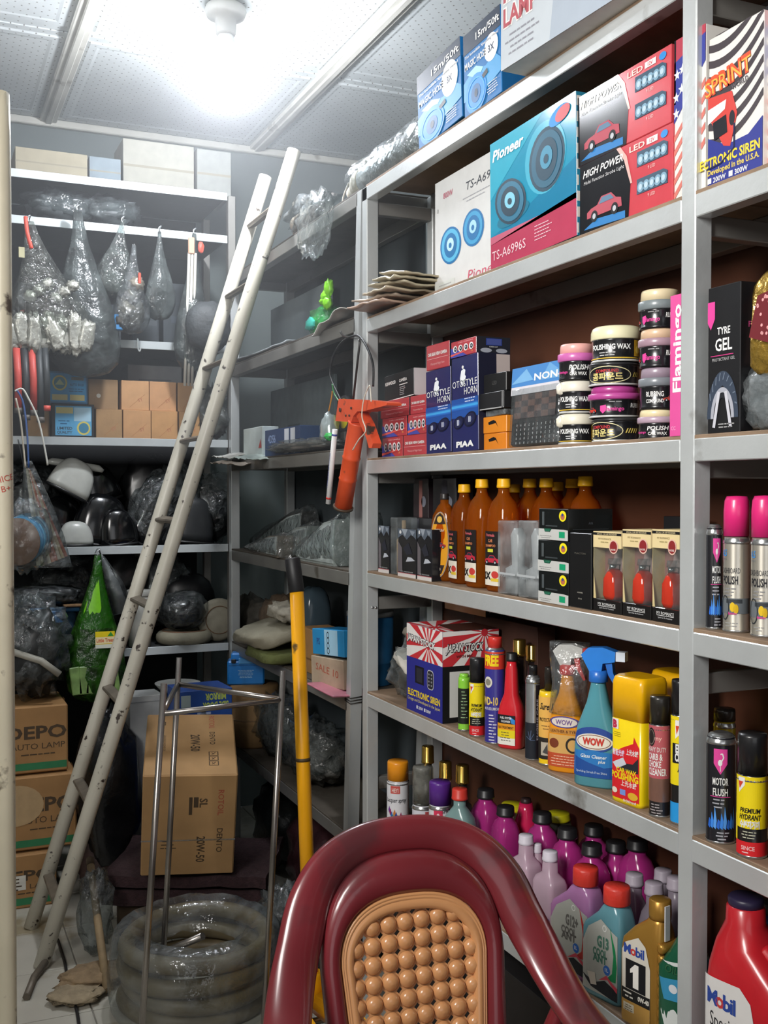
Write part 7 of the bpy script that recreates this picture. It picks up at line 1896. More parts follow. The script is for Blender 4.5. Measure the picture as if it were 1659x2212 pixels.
lump('olive_cushion', 'round olive cushion on the floor behind the chair', 'cushion', (onD(565, 2300, 2.42).x, onD(565, 2300, 2.42).y, 0), (.13, .11, .075), mat('6a6a4c', .85, var=.15, bump=.3), 133, .06, 2, 2.6)
# crumpled dirty cloths and poles near the ladder foot
for k, (px, py, sx, sz, c, lab) in enumerate(((205, 2125, .10, .022, '8a7458', 'dirty tan rag lying on the tiles by the ladder foot'), (165, 2160, .07, .014, '9a8a70', 'flat grey rag on the tiles beyond the ladder foot'))):
    g = onZ(px, py, 0)
    lump('floor_rag', lab, 'rag', (g.x, g.y, 0), (sx, .06, sz), mat(c, .9, var=.3, bump=.4), 141 + k, .35, 3)
g0, g1 = onZ(232, 2150, 0), onD(196, 1870, 3.35)
t = thing('wooden_stick', 'dusty wooden stick leaning beside the hose coils', 'stick', (g0.x, g0.y, 0))
MB().tube([(0, 0, .013), ((g1.x - g0.x) * .5, (g1.y - g0.y) * .5, g1.z * .5), (g1.x - g0.x, g1.y - g0.y, g1.z)], .012, mat('8a7658', .8, var=.2), 10).build('shaft', t)
MB().tube([(g1.x - g0.x, g1.y - g0.y, g1.z), ((g1.x - g0.x) * 1.06, (g1.y - g0.y) * 1.06, g1.z * 1.06)], .0125, mat('4a3c2c', .8), 10).build('dark_tip', t)
lump('film_bag', 'torn clear bag beside the hose coils', 'bag', (onZ(205, 2100, 0).x + .02, onZ(205, 2100, 0).y + .12, 0), (.05, .06, .12), FILM2, 147, .35, 3.4)
cable_pts = [onZ(20, 2180, .006), onZ(60, 2150, .006), onZ(90, 2095, .006)]
# black cable across the floor
P_ = [onZ(125, 2030, .006), onZ(140, 2080, .006), onZ(150, 2140, .006), onZ(165, 2180, .006), onZ(172, 2225, .006)]
c_ = P_[0].copy(); tag(MB().tube(smooth_path([q - c_ for q in P_], 5), .0045, BLK, 8).build('floor_cable', None, c_), 'black cable trailing across the white tiles', 'cable')

# ================================================================ back rack: hanging bags
def hbag(label, top, bot, hw, Y, film, contents, name='hanging_bag', cat='bag', group='hanging bags', seed=0, neck=.10, dep=.55, hook=True, wob=.14, extra=None):
    A, B = onY(top[0], top[1], Y), onY(bot[0], bot[1], Y)
    D = depth(B); W = hw * D / FPX
    H = A.z - B.z; sx = A.x - B.x
    t = thing(name, label, cat, B, 0, group)
    prof = [(0, .35), (.02, .62), (.08, .88), (.18, 1.0), (.32, .95), (.48, .72), (.64, .45), (.80, .24), (.92, neck * 1.4), (1.0, neck)]
    rs = []
    for i, (tz, k) in enumerate(prof):
        row = []
        for a in range(26):
            th = 2 * PI * a / 26
            q = 1 + .30 * (.25 + tz) * noise.noise(Vector((math.cos(th) * 4.5, math.sin(th) * 4.5, seed * 9.1 + tz * .8))) + wob * noise.noise(Vector((math.cos(th) * 2.4, math.sin(th) * 2.4, tz * 4 + seed * 3.7))) + wob * .6 * noise.noise(Vector((math.cos(th) * 7, math.sin(th) * 7, tz * 3 + seed)))
            row.append((sx * tz ** 1.3 + W * k * q * math.cos(th), W * dep * k * q * math.sin(th), H * tz + .012 * noise.noise(Vector((th, seed, tz)))))
        rs.append(row)
    MB().rings(rs, film, True).build('bag_film', t)
    for k, (cx_, cz, rx, rz_, m_, sd, am) in enumerate(contents):
        mb = MB(); blob(mb, (cx_ * W, 0, cz * H), (rx * W, rx * W * .45, rz_ * H), m_, sd + seed, am, 3); mb.build('contents', t)
    if hook:
        MB().tube(smooth_path([(sx, 0, H - .004), (sx - .004, 0, H + .012), (sx + .006, .005, H + .022), (sx + .008, (4.062 - Y) * .6, H + .02), (sx + .008, 4.062 - Y, H + .004)], 4), .0022, mat('cfd4d6', .3, .7), 6).build('hook', t)
    if extra: extra(t, W, H, sx)
    return t
DK = mat('2c2f2f', .6, var=.4); DK2 = mat('43403a', .7, var=.4)
SILVP = mat('b4b4aa', .3, .45, var=.45, scale=18, bump=.8, bscale=30)
hbag('big smoky grey bag with a dark bulge hung from the pale rail', (168, 455), (185, 812), 76, 3.99, SMOKE, [(0, .17, .82, .15, DK, 3, .1), (.15, .1, .7, .08, mat('4a2a2e', .6), 5, .1)], seed=1)
def packets(t, W, H, sx):
    for i in range(9):
        x = -W * .8 + i * W * .19
        mb = MB(); blob(mb, (0, -.045 - .006 * (i % 3), .05), (.025, .012, .052 + .006 * (i % 4)), SILVP, 60 + i, .35, 2.6, sq=3.4, M=Matrix.Translation((x, 0, H * .03 + .006 * (i % 2))) @ Matrix.Rotation(math.radians(-24 + 12 * (i % 5)), 4, 'Y')); mb.build('foil_packet', t)
    for i in range(6):
        mb = MB(); blob(mb, (-W * .5 + i * W * .2, -.03, H * (.42 + .05 * (i % 3))), (.022, .015, .02), SILVP, i + 9, .4, 3); mb.build('foil_lump', t)
    MB().tube(smooth_path([(sx - .012, -.02, H * 1.02), (sx - .008, -.03, H * .9), (sx + .006, -.03, H * .78)], 5), [.007] * 11, mat('d8442e', .5), 8).build('red_ribbon', t)
    MB().box((sx - .038, -.045, H * .70), (sx - .018, -.043, H * .78), mat('b0aa86', .6), .002).build('paper_tag', t)
hbag('clear bag crammed with silver foil packets at the left end of the rail', (62, 478), (110, 765), 88, 3.90, clear('d4d8d4', .16, .12, .8, 24, '8a8c86'), [(0, .3, .6, .16, DK2, 2, .3)], seed=2, extra=packets, dep=.45)
hbag('sagging clear bag with pale wrinkles beside the smoky bag', (265, 480), (245, 640), 42, 4.0, clear('b8c0be', .30, .2, .7, 22, '7c8480'), [(0, .2, .6, .14, mat('6c726e', .6), 4, .3)], seed=3)
def dparts(t, W, H, sx):
    for i, c in enumerate(('7a7468', '565650', '8a8274', '48443e')):
        mb = MB(); blob(mb, (W * (.3 - .25 * i), -.01, H * (.55 - .14 * i)), (.028, .02, .03), mat(c, .4, .3, var=.3), i + 4, .4, 3); mb.build('metal_part', t)
    MB().box((W * .35, -.03, H * .55), (W * .5, -.02, H * .68), mat('c84a34', .5), .003).build('red_tab', t)
    MB().box((-W * .9, -.02, H * .02), (-W * .45, 0, H * .20), mat('2a78b0', .5), .003).build('blue_card', t)
hbag('clear bag of small brown metal parts with a red tab', (290, 530), (282, 720), 40, 3.97, FILM2, [(0, .25, .7, .2, mat('504c44', .5), 6, .35)], seed=4, extra=dparts, hook=False)
hbag('narrow grey bag hanging in the middle of the rail', (345, 500), (345, 690), 32, 4.0, SMOKE, [(0, .35, .5, .28, mat('5c6462', .6), 3, .2)], seed=5)
def tubes(t, W, H, sx):
    for i in range(3):
        MB().tube([(-W * .55 + i * .014, -.02, -H * .12), (-W * .28 + i * .012, -.02, H * .85)], .0055, mat(['d8d4c8', 'c9c5ba', 'b8b4aa'][i], .4), 10).build('white_tube', t)
    MB().box((sx - .03, -.03, H * .84), (sx - .006, -.02, H * .96), mat('c89a80', .6), .003).build('tan_card', t)
    mb = MB(); blob(mb, (sx + .022, -.01, H * .90), (.012, .008, .022), mat('d0503c', .5), 3, .2); mb.build('red_tag', t)
hbag('tall translucent bag with white tubes hung by the ladder', (420, 505), (418, 800), 40, 3.99, SMOKE, [(.2, .25, .6, .2, DK, 8, .2)], seed=6, extra=tubes)
lump('helmet_bag', 'round dark bag with a white draw cord hanging behind the ladder', 'bag', (onY(450, 765, 3.93).x, 3.93, onY(450, 765, 3.93).z), (.085, .055, .095), mat('3c4042', .6, var=.3, bump=.3), 151, .12, 2.4)
# short lower rail hook
t = thing('rail_hook', 'white plastic hook on the short lower rail', 'hook', (onY(297, 735, 4.05).x, 4.052, onY(297, 735, 4.05).z))
MB().tube(smooth_path([(0, 0, .004), (0, -.008, 0), (0, -.010, -.03), (.006, -.012, -.042), (.010, -.012, -.028)], 4), .003, mat('d8dcdc', .4), 8).build('hook', t)
# rubber hoses hanging at the left
for i, (px, c, y1, lab) in enumerate(((36, 'c0463c', 885, 'red rubber hose hanging at the left end of the rack'), (53, '26282a', 900, 'black rubber hose hanging between two red ones'), (69, 'c0463c', 890, 'red rubber hose hanging next to the grey pair'), (84, '34383a', 905, 'dark grey hose hanging in front of the kraft boxes'), (97, '2b3032', 880, 'dark hose with a red end by the blue box'))):
    a_, b_ = onY(px, 752, 3.84), onY(px + 4, y1, 3.84)
    t = thing('rubber_hose', lab, 'hose', b_, 0, 'hanging rubber hoses')
    MB().tube([(0, 0, 0), ((a_.x - b_.x) * .5 + .002, 0, (a_.z - b_.z) * .5), (a_.x - b_.x, .01, a_.z - b_.z)], .0125, mat(c, .5, var=.15), 12).build('hose', t)
    MB().tube([(0, 0, -.012), (0, 0, .006)], .0132, mat('c84a3c' if i == 4 else '55504a', .5), 12).build('end_sleeve', t)
    MB().tube(smooth_path([(a_.x - b_.x, .01, a_.z - b_.z), (a_.x - b_.x, .06, a_.z - b_.z + .06), (a_.x - b_.x, .2, a_.z - b_.z + .11)], 4), .0025, BLK, 6).build('hanging_cord', t)
# white cables curving at the left
for i, (pts, c, lab) in enumerate((([(32, 845), (48, 840), (62, 862), (82, 905), (95, 960), (103, 1005)], 'd0d0c8', 'white cable arching beside the post'), ([(34, 860), (44, 905), (50, 960), (55, 1010)], 'b8b0a0', 'beige cable hanging beside the post'), ([(36, 842), (50, 870), (58, 930), (62, 1010)], '3a5a94', 'blue cable hanging beside the post'))):
    P_ = [onY(a_, b_, 3.74) for a_, b_ in pts]; c_ = P_[0].copy()
    tag(MB().tube(smooth_path([q - c_ for q in P_], 5), .0032, mat(c, .4), 8).build('hanging_cable', None, c_), lab, 'cable', 'hanging cables')

# kraft boxes and blue bulb boxes on the fourth rail
def kb(px0, px1, py0, py1, Y, c, lab, name='kraft_box', fn=None, group='small kraft boxes', d=.10, rz=0):
    A, B = onY(px0, py1, Y), onY(px1, py0, Y)
    zb_ = A.z
    return pbox(name, lab, 'box', ((A.x + B.x) / 2, Y, zb_), B.x - A.x - .001, d, B.z - zb_ - .001, mat(c, .75, var=.10, bump=.05), rz, group, fn)
def f_kraft(p, w, h): p.line([(-w * .2, h * .1), (w * .35, h * .55)], .0012, 'a8703f', 1); p.text('SY', w * .2, h * .3, h * .12, 'b06a50', 1, bold=0, rot=.3)
SB = BZ[3]
row1 = [(60, 107, '9a7a52', 'kraft box behind the dark hose on the lower row'), (207, 264, 'a8845a', 'kraft box next to the framed blue box on the lower row'), (266, 326, 'c59566', 'kraft box in the middle of the lower row'), (327, 384, 'c2925f', 'kraft box at the ladder end of the lower row'), (387, 432, 'b58a5a', 'kraft box behind the ladder rails on the lower row')]
def zfix(r_, z0, h):
    pass
for px0, px1, c, lab in row1:
    A, B = onY(px0, 930, 4.09), onY(px1, 880, 4.09)
    pbox('kraft_box', lab, 'box', ((A.x + B.x) / 2, 4.09, SB), B.x - A.x - .001, .10, .112, mat(c, .75, var=.10, bump=.05), 0, 'small kraft boxes', f_kraft)
row2 = [(190, 255, '9c7c58', 'brown kraft box with a white dot on the upper row'), (262, 322, 'cc9c6e', 'kraft box in the middle of the upper row'), (323, 381, 'c8966a', 'kraft box at the ladder end of the upper row'), (384, 420, 'bb9062', 'kraft box behind the white tubes on the upper row')]
for i, (px0, px1, c, lab) in enumerate(row2):
    A, B = onY(px0, 860, 4.10), onY(px1, 830, 4.10)
    pbox('kraft_box', lab, 'box', ((A.x + B.x) / 2, 4.10, SB + .1125), B.x - A.x - .001, .10, .112, mat(c, .75, var=.10, bump=.05), 0, 'small kraft boxes', (lambda p, w, h: p.ell(-w * .15, h * .45, .008, .008, 'e0ddd4', 1)) if i == 0 else f_kraft)
def f_blue(p, w, h):
    p.rect(-w * .46, h * .06, w * .46, h * .94, '3f9ad0', 1).rect(-w * .42, h * .1, -w * .02, h * .28, 'd8cc8a', 2).rect(w * .04, h * .1, w * .42, h * .28, 'd8cc8a', 2).ell(-w * .22, h * .64, w * .19, h * .24, 'd8c860', 2).ell(-w * .22, h * .64, w * .15, h * .19, '4a8a9a', 3).poly([(-w * .34, h * .58), (-w * .22, h * .76), (-w * .1, h * .58)], 'b8c890', 4).text('AUTO BULB', w * .22, h * .56, h * .08, '1a4a7a', 2, w=w * .36).lines(w * .2, h * .46, w * .4, 2, h * .07, h * .025, '1f5a8a', 2).rect(w * .08, h * .74, w * .4, h * .84, '6a6a5a', 2)
A, B = onY(106, 870, 4.07), onY(190, 800, 4.07)
pbox('bulb_carton', 'blue and yellow bulb carton lying on the framed one', 'carton', ((A.x + B.x) / 2, 4.08, SB + .128), B.x - A.x, .10, .118, mat('2c6f9c', .4), 0.03, None, f_blue)
A, B = onY(112, 940, 4.07), onY(203, 865, 4.07)
def f_blue2(p, w, h):
    p.rect(-w * .5, 0, w * .5, h, '1c1d20', 1); p.rect(-w * .42, h * .08, w * .44, h * .94, '5aa8d4', 2).rect(-w * .40, h * .72, w * .0, h * .9, 'd8cc80', 3).ell(w * .25, h * .3, w * .16, h * .2, 'd8c860', 3).ell(w * .25, h * .3, w * .12, h * .15, '3a80a0', 4).rect(w * .02, h * .5, w * .42, h * .9, 'a8cce0', 3).text('LIMITED', -w * .2, h * .25, h * .08, '3a4a5a', 3, w=w * .36).text('QUALITY', -w * .2, h * .13, h * .08, '3a4a5a', 3, w=w * .36).lines(-w * .2, h * .5, w * .3, 2, h * .08, h * .03, '2a6a9a', 3)
pbox('bulb_carton', 'blue bulb carton in a black glossy frame on the shelf edge', 'carton', ((A.x + B.x) / 2, 4.07, SB), B.x - A.x, .10, .126, gl('1c1d20', .15), 0, None, f_blue2)
A, B = onY(270, 815, 4.3), onY(385, 770, 4.3)
pbox('grey_carton', 'dusty grey carton behind the upper kraft boxes', 'carton', ((A.x + B.x) / 2, 4.24, SB), B.x - A.x, .12, A.z - SB + .045, mat('82868a', .7, var=.1), 0, None, lambda p, w, h: p.rect(-w * .3, h * .8, w * .3, h * .82, '6a6e72', 1))
lump('blister_bag', 'glinting clear bag of blisters beside the ladder', 'bag', (onY(458, 935, 4.12).x, 4.12, SB), (.06, .06, .08), mat('6a6c66', .3, .4, var=.5), 161, .35, 4, film=FILM2)
# mirror shells and fairings on the fifth rail
S5b = BZ[4]
WSH = mat('c4c6c0', .3, var=.08, coat=.4); BSH = mat('101113', .18, var=.2, coat=.6)
def shell(label, px, py0, py1, hw, m, Y, rot=0.0, seed=0, z=None, film=None, dep=.6, group='mirror shells', tilt=0):
    A = onY(px, py1, Y); D = depth(A); W = hw * D / FPX; H = (py1 - py0) * D / FPX
    t = thing('mirror_shell', label, 'mirror shell', (A.x, Y, A.z if z is None else z), 0, group)
    rs = []
    for i in range(11):
        ph = PI / 2 * i / 10
        rs.append([(W * math.cos(ph) ** .7 * x * (1 + .12 * x), W * dep * math.cos(ph) ** .7 * y, H * (math.sin(ph) ** .9)) for x, y in sellipse(1, 1, 2.3, 24)])
    M = Matrix.Rotation(rot, 4, 'Y') @ Matrix.Rotation(tilt, 4, 'X')
    MB().rings(rs, m, True, True, M).build('shell', t)
    MB().rings([[(W * 1.01 * x * (1 + .12 * x), W * dep * 1.01 * y, zq) for x, y in sellipse(1, 1, 2.3, 24)] for zq in (-.006, .004)], mat('1a1b1c', .4), True, True, M).build('rim', t)
    if film:
        mb = MB(); blob(mb, (0, 0, H * .5), (W * 1.15, W * dep * 1.2, H * .62), film, seed, .25, 3.5, seg=26, rings=16, M=M); mb.build('film', t)
    return t
shell('white mirror shell standing on the rack beside the paper fan', 160, 1120, 1172, 37, WSH, 4.12, 0, 1, S5b + .008)
shell('grey white mirror shell tilted on the black fairings', 138, 985, 1060, 48, WSH, 4.15, math.radians(28), 2, None, None, .5)
t = thing('body_fairing', 'long white body fairing lying at the top of the pile', 'fairing', (onY(160, 1012, 4.25).x, 4.22, onY(160, 1012, 4.25).z), 0.0)
MB().loft([(0, .105, .02, 3), (.012, .11, .024, 3), (.026, .09, .016, 3)], WSH, 20, M=Matrix.Rotation(math.radians(9), 4, 'Y')).build('panel', t)
MB().loft([(-.004, .10, .018, 3), (0.001, .105, .02, 3)], BLK, 20, M=Matrix.Rotation(math.radians(9), 4, 'Y')).build('edge_seal', t)
for k, (px, y0, y1, hw, Y, ro, lab, fl) in enumerate(((205, 1062, 1172, 62, 4.17, .15, 'black glossy mirror shell under the tilted pale one', None), (215, 1000, 1085, 46, 4.27, -.3, 'black mirror shell at the top of the pile', None), (300, 1010, 1168, 44, 4.16, .45, 'black fairing in glinting clear film', FILM2), (355, 1000, 1160, 48, 4.22, .25, 'black fairing wrapped in film behind the ladder', FILM2), (120, 1060, 1170, 60, 4.28, 0, 'black shell at the back behind the discs', None), (255, 1095, 1172, 40, 4.10, -.1, 'small black shell at the shelf edge', None), (410, 1070, 1168, 45, 4.20, .1, 'dark grey shell at the corner end of the shelf', None))):
    shell(lab, px, y0, y1, hw, BSH if k != 6 else mat('2c2e30', .4), Y, ro, 20 + k, S5b + .008 if y1 > 1100 else None, fl, .55)
# lower level
S6b = BZ[5]
g_ = onY(212, 1192, 3.98)
def green_x(t, W, H, sx):
    MB().rings([[(sx * tz ** 1.3 + W * k_ * math.cos(a), W * k_ * .5 * math.sin(a), H * tz) for a in [2 * PI * i / 18 for i in range(18)]] for tz, k_ in ((.50, .60), (.62, .47), (.80, .22), (.93, .10), (1.0, .05))], mat('7cc81e', .45, var=.2), False).build('lime_handle', t)
    p = Print(); p.rect(-.034, -.03, .034, .03, 'e8d020', 1).text('Little Trees', 0, -.008, .014, 'd05a3a', 3, w=.06).rect(-.034, -.014, .034, .01, 'f0e0b0', 2).poly([(.008, .012), (.02, .028), (.03, .012)], '3a9a3a', 2).rect(-.034, -.03, .034, -.016, 'd8dcd0', 2)
    p.build('printed_card', t, lambda u, v, d: (W * .25 + u, -W * .55 - d, H * .43 + v))
    for i in range(7):
        mb = MB(); mb.box((-.018, -.05, 0), (.018, -.042, .10), mat('7a9a5a', .4, var=.4), .003, M=Matrix.Translation((-W * .6 + i * W * .2, 0, H * .06)) @ Matrix.Rotation(.12 * (i % 3 - 1), 4, 'Y')); mb.build('green_packet', t)
hbag('bright green net bag of car fresheners hung from the shelf edge', (212, 1200), (205, 1512), 66, 3.94, clear('6fa85a', .30, .3, .5, 26, '3f7a24', .8), [(0, .2, .75, .16, mat('4a6a3a', .6, var=.4), 3, .25)], name='green_net_bag', seed=9, extra=green_x, group=None, dep=.5)
t = thing('grey_umbrella', 'folded grey umbrella in clear film beside the green bag', 'umbrella', (onY(262, 1320, 4.03).x, 4.02, onY(262, 1320, 4.03).z), 0)
MB().tube([(.0, 0, 0), (-.03, 0, .10), (-.07, .0, .20), (-.075, 0, .215)], [.03, .022, .008, .004], mat('6a6c6c', .6), 12).build('canopy', t)
MB().tube([(.0, -.003, 0), (-.03, -.003, .10), (-.075, -.003, .205)], [.048, .036, .012], FILM, 14).build('film', t)
MB().tube([(-.075, 0, .21), (-.082, 0, .235)], .003, BLK, 6).build('tip', t)
t = thing('canister', 'white plastic canister on the lower rack shelf', 'canister', (onY(302, 1390, 4.12).x, 4.12, S6b), 0)
MB().lathe([(.038, 0), (.042, .004), (.046, .15), (.048, .20), (.045, .205), (.001, .205)], mat('b8b8b2', .4), 24).build('body', t)
MB().lathe([(.049, .195), (.05, .20), (.05, .215), (.046, .22), (.001, .22)], mat('a8a8a2', .4), 24).build('lid', t)
lump('wrapped_helmet', 'black helmet in crinkled clear film on a beige ring', 'helmet', (onY(395, 1372, 4.15).x, 4.15, S6b + .052), (.088, .085, .068), BSH, 171, .06, 2, 2.3, film=clear(alpha=.10, bscale=34))
t = thing('cushion_ring', 'beige padded ring under the wrapped helmet', 'ring', (onY(398, 1398, 4.15).x, 4.15, S6b), 0)
MB().tube([(.085 * math.cos(a), .08 * math.sin(a), .026) for a in [2 * PI * i / 28 for i in range(28)]], .026, BEIGE, 12, closed=True).build('ring', t)
MB().tube([(.085 * math.cos(a), .08 * math.sin(a) - .001, .052) for a in [2 * PI * i / 28 for i in range(28)]], .003, mat('7a5a44', .7), 6, closed=True).build('piping', t)
t = thing('round_cover', 'round beige spare cover standing by the corner post', 'cover', (onY(474, 1372, 4.10).x + .005, 4.13, S6b), 0)
MB().lathe([(.001, -.012), (.07, -.014), (.085, -.006), (.085, .006), (.07, .014), (.001, .012)], mat('8f8a7a', .8, var=.2), 28, M=Matrix.Translation((0, 0, .088)) @ Matrix.Rotation(PI / 2, 4, 'X') @ Matrix.Rotation(.0, 4, 'Y')).build('disc', t)
MB().tube([(.055 * math.cos(a), -.0145, .088 + .055 * math.sin(a)) for a in [2 * PI * i / 28 for i in range(28)]], .002, mat('6a5038', .7), 6, closed=True).build('seam_ring', t)
lump('dark_speaker', 'round black speaker at the back of the lower rack shelf', 'speaker', (onY(410, 1290, 4.3).x, 4.33, S6b + .06), (.11, .06, .10), mat('16171a', .4, var=.3), 177, .05, 2, 2.2)
pbox('dark_box', 'dark box under the round black speaker', 'box', (onY(410, 1290, 4.3).x, 4.27, S6b), .2, .12, .0595, mat('1c1c1e', .6), 0, None, lambda p, w, h: p.rect(-w * .3, h * .4, w * .3, h * .5, '333333', 1))
for k, (px, py, lab) in enumerate(((368, 1497, 'pale plastic dish on the floor pile behind the stand'),)):
    q = onD(px, py, 3.95)
    t = thing('plastic_dish', lab, 'dish', (q.x + .03, q.y + .012, q.z), 0)
    MB().lathe([(.03, 0), (.06, .004), (.082, .03), (.078, .032), (.05, .01), (.001, .008)], mat('a8aaa6', .4), 26).build('bowl', t)
    MB().lathe([(.078, .030), (.084, .031), (.084, .035), (.078, .034)], mat('b8bab6', .4), 26).build('rim', t)
    pbox('black_bin', 'black storage bin under the pale dish', 'bin', (q.x + .03, q.y - .07, 0), .15, .17, q.z - .0005, mat('17181a', .5, var=.3), 0, None, lambda p, w, h: p.rect(-w * .4, h * .9, w * .4, h * .92, '2a2c2e', 1))
# left edge: discs and paper fan in plastic
q = onY(62, 1170, 3.74)
t = thing('disc_bundle', 'bundle of thin discs with blue rims hanging by the post', 'discs', (q.x, q.y, q.z), 0)
for i in range(9):
    Mx = Matrix.Translation((-.035 + .0045 * i, .004 * i, .002 * i)) @ Matrix.Rotation(math.radians(-32), 4, 'Z') @ Matrix.Rotation(PI / 2, 4, 'X')
    MB().lathe([(.001, -.001), (.079, -.0012), (.080, 0), (.079, .0012), (.001, .001)], mat(['7a5f50', '3a86b0', '4a96c0', '2f7aa8', '5aa4c8', '3a7898', '2f6a90', '68a8c8', '3a6a88'][i], .3), 30, M=Mx).build('disc', t)
mb = MB(); blob(mb, (-.01, -.01, .02), (.085, .05, .12), FILM, 181, .2, 3); mb.build('film', t)
MB().tube(smooth_path([(0, 0, .11), (.0, .10, .22), (-.005, .32, BZ[3] - q.z - .01)], 4), .002, BLK, 6).build('hanging_cord', t)
q = onY(108, 1225, 3.76)
t = thing('card_fan', 'fan of cream and salmon card sleeves hanging in plastic', 'cards', (q.x, q.y, q.z), 0)
for i in range(9):
    A_ = Vector((-.075, .0 + .002 * i, .355)); 
    x0 = -.045 + i * .0115
    mb = MB(); mb.add([(x0, .004 * i - .02, 0 + .004 * i), (x0 + .013, .004 * i - .026, .003 + .004 * i), (-.070 + i * .001, -.004, .33), (-.076 + i * .001, 0, .335), (x0, .004 * i - .019, 0 + .004 * i), (x0 + .013, .004 * i - .025, .003 + .004 * i), (-.070 + i * .001, -.003, .33), (-.076 + i * .001, .001, .335)], [(0, 1, 2, 3), (7, 6, 5, 4), (0, 4, 5, 1), (1, 5, 6, 2), (2, 6, 7, 3), (3, 7, 4, 0)], mat(['d0c8b4', 'c8b898', '8a8078', 'd8cdb8', 'd08a6e', 'c8755a', 'd8cdb8', 'cbb694', 'b86a54'][i], .6)); mb.build('card', t)
mb = MB(); rs = []
for tz, k in ((0, .062), (.1, .060), (.2, .045), (.3, .026), (.36, .012)):
    rs.append([(-.075 * tz / .36 + .005 + k * 1.1 * math.cos(a * PI / 9) * (1 + .15 * noise.noise(Vector((a, tz * 9, 2)))), k * .7 * math.sin(a * PI / 9), tz) for a in range(18)])
mb.rings(rs, FILM2, False); mb.build('film', t)
# left lower: bags, blue crate on the lamp cartons
q = onY(108, 1430, 4.0)
t = thing('storage_crate', 'clear blue lidded storage crate at the left of the lower rack', 'crate', (onY(112, 1420, 4.09).x, 4.09, S6b), 0)
MB().loft([(0, .085, .07, 6, 0, .08), (.15, .095, .078, 6, 0, .08)], clear('6a8aa8', .6, .3, .1, 10, '3a566c'), 28).build('tub', t)
MB().box((-.102, -.004, .15), (.102, .165, .168), gl('22567e', .35), .004).build('lid', t)
MB().box((-.04, -.008, .11), (.04, -.001, .155), gl('2a6ea8', .35), .003).build('clip', t)
lump('black_tray', 'black plastic trays in clear film on the blue crate', 'tray', (onY(98, 1320, 4.09).x, 4.16, S6b + .169), (.115, .07, .032), mat('1a1b1c', .3), 191, .12, 2.6, 3, film=FILM2)
pbox('tan_board', 'thin tan board lying across the blue crate', 'board', (onY(170, 1310, 4.05).x, 4.07, S6b + .169), .10, .04, .008, mat('8a6a48', .7), 0, None, lambda p, w, h: p.rect(-w * .4, h * .3, w * .4, h * .5, '6a4c30', 1))
zt = onY(90, 1521, 3.82).z
t = lump('film_bag', 'large clear bag with a white tube on the topmost lamp carton', 'bag', (onY(82, 1515, 3.93).x - .02, 3.93, zt), (.115, .085, .145), mat('2a2c2c', .4, var=.4), 193, .3, 3, film=clear(alpha=.12, bscale=26))
MB().tube([(-.11, -.10, .20), (.02, -.115, .15), (.08, -.12, .10)], .012, mat('a8a498', .4), 12).build('white_tube', t)
# flat cartons on the top ledge
for k, (p0, p1, y0, y1, Y, c, lab) in enumerate(((32, 190, 335, 392, 4.10, '98907c', 'flat tan carton on the rack top near the post'), (192, 262, 345, 395, 4.12, '7c8890', 'bluish grey carton on the rack top'), (265, 420, 318, 402, 4.14, '9a988e', 'wide pale carton on the rack top towards the corner'), (425, 500, 330, 405, 4.12, '8a8c88', 'grey carton on the rack top in the corner'))):
    A, B = onY(p0, y1, Y), onY(p1, y0, Y)
    pbox('flat_carton', lab, 'carton', ((A.x + B.x) / 2, Y, BZ[0]), B.x - A.x - .004, .2, max(.05, B.z - BZ[0]), mat(c, .8, var=.1), 0, 'cartons on the rack top', lambda p, w, h: p.rect(-w * .5, h * .45, w * .5, h * .5, '85806f', 1))
# film and stuff lying behind the upper rail
for k, (px, hw, lab) in enumerate(((130, 70, 'rumpled clear sheet bag behind the rail at the left'), (235, 60, 'rumpled clear sheet bag behind the rail in the middle'))):
    q = onY(px, 470, 4.2)
    lump('film_bag', lab, 'bag', (q.x, 4.2, BZ[1] + .006), (hw * .0017, .08, .055), mat('4c5254', .5, var=.3), 201 + k, .25, 3, film=clear('c8d0d0', .2, .15, .7, 20, '8a9496'))
# things inside the dark upper compartments
for k, (x, z, sx, h, c, lab) in enumerate(((.42, BZ[2], .13, .22, '3a4046', 'dark carton in the upper compartment at the left'), (.66, BZ[2], .15, .16, '343a40', 'dark carton in the upper compartment behind the bags'), (.98, BZ[2], .16, .26, '3c4348', 'dark carton in the upper compartment at the corner'))):
    pbox('dark_carton', lab, 'carton', (x, 4.22, z), sx, .18, h, mat(c, .7, var=.15), 0, None, lambda p, w, h: p.rect(-w * .3, h * .4, w * .3, h * .5, '4a525a', 1))

# more dark wrapped parts crammed on the lower rack shelves
for k, (px, Y, z, sx, sy, sz, c, fl, lab) in enumerate((
    (60, 4.3, BZ[4], .10, .08, .13, '17181a', 1, 'black part in film behind the cards on the mirror shelf'),
    (330, 4.36, BZ[4], .14, .06, .17, '141517', 0, 'large black cowling at the back of the mirror shelf'),
    (455, 4.28, BZ[4], .09, .09, .11, '202224', 1, 'dark wrapped part at the corner of the mirror shelf'),
    (150, 4.34, BZ[5], .12, .08, .15, '181a1b', 1, 'black wrapped part behind the green net bag'),
    (265, 4.34, BZ[5], .11, .07, .19, '1d1f20', 0, 'tall dark part behind the white canister'),
    (350, 4.36, BZ[5], .10, .06, .14, '1a1b1c', 1, 'dark wrapped part at the back beside the speaker'))):
    q = onY(px, 1200, Y)
    lump('spare_part', lab, 'spare part', (q.x, Y, z), (sx, sy, sz), mat(c, .3, var=.3, coat=.3), 301 + k, .22, 2.6, film=FILM2 if fl else None)
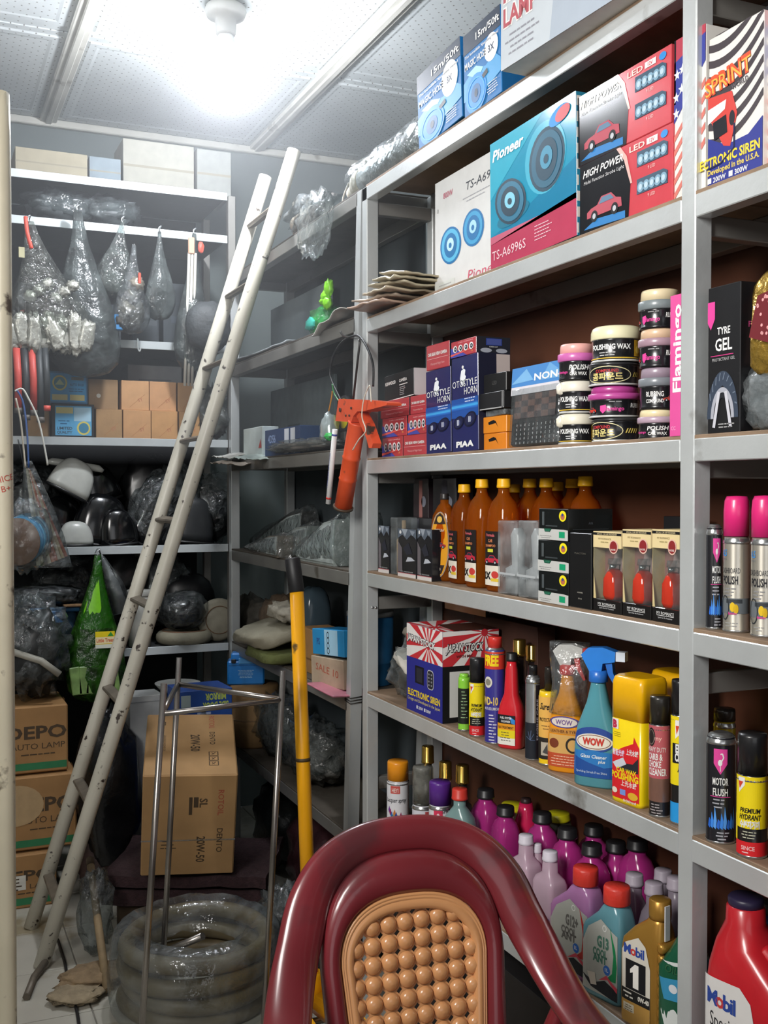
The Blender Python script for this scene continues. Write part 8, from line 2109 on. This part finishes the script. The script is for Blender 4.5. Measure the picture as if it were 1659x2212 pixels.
for k, (px, py, D, sx, sz, c, fl, lab) in enumerate((
    (640, 1990, 3.05, .08, .05, '2c2a28', 0, 'dark rag bundle on the floor behind the jack'),
    (215, 1780, 3.72, .07, .10, '3c2a26', 0, 'maroon cloth heap beside the lamp cartons'),
    (610, 1830, 3.2, .07, .09, '3a3c3a', 1, 'grey wrapped bundle on the floor by the jack handle'))):
    q = onD(px, py, D)
    lump('floor_bundle', lab, 'bundle', (q.x, q.y, 0), (sx, .07, sz), mat(c, .7, var=.4, bump=.4), 321 + k, .3, 3, film=FILM2 if fl else None)
for k, (px, c, h_, lab) in enumerate(((190, '3c4146', .17, 'dusty carton standing behind the smoky bag'), (330, '454b50', .20, 'dusty carton standing behind the narrow bag'))):
    q = onY(px, 600, 4.2)
    pbox('dusty_carton', lab, 'carton', (q.x, 4.3, BZ[2]), .12, .1, h_, mat(c, .8, var=.2), 0, None, lambda p, w, h: p.rect(-w * .3, h * .5, w * .3, h * .6, '565c60', 1))
# silver-lidded jars and packets inside the upper left compartment
for k, px in enumerate((60, 110, 160)):
    q = onY(px, 700, 4.25)
    t = thing('parts_jar', ['clear jar of screws at the left of the middle rail', 'clear jar of screws behind the foil packets', 'clear jar of screws behind the smoky bag'][k], 'jar', (q.x, 4.2, BZ[2]), 0, 'parts jars')
    MB().lathe([(.034, 0), (.037, .004), (.037, .085), (.030, .095)], liquid('6a6a64', .4, .1), 20).build('jar', t)
    MB().lathe([(.032, .094), (.034, .096), (.034, .110), (.001, .111)], mat(['b8442e', '3a6a9a', 'b0b0a8'][k], .4), 20).build('lid', t)

# ================================================================ haze volume added to give the lens glare around the lamp
hz_m, nt_, out_ = _new('glare_haze')
vsn = nt_.nodes.new('ShaderNodeVolumeScatter')
vsn.inputs['Color'].default_value = (0.93, 0.96, 1.0, 1)
vsn.inputs['Density'].default_value = 0.085
vsn.inputs['Anisotropy'].default_value = 0.35
nt_.links.new(vsn.outputs[0], out_.inputs['Volume'])
hz = MB().box((-0.9, 2.25, 1.52), (XR - .02, YB - .02, CEIL - .035), hz_m).build('glare_haze')
hz['kind'] = 'stuff'; hz['label'] = 'thin haze added for the lens glare around the bare bulb'; hz['category'] = 'haze'
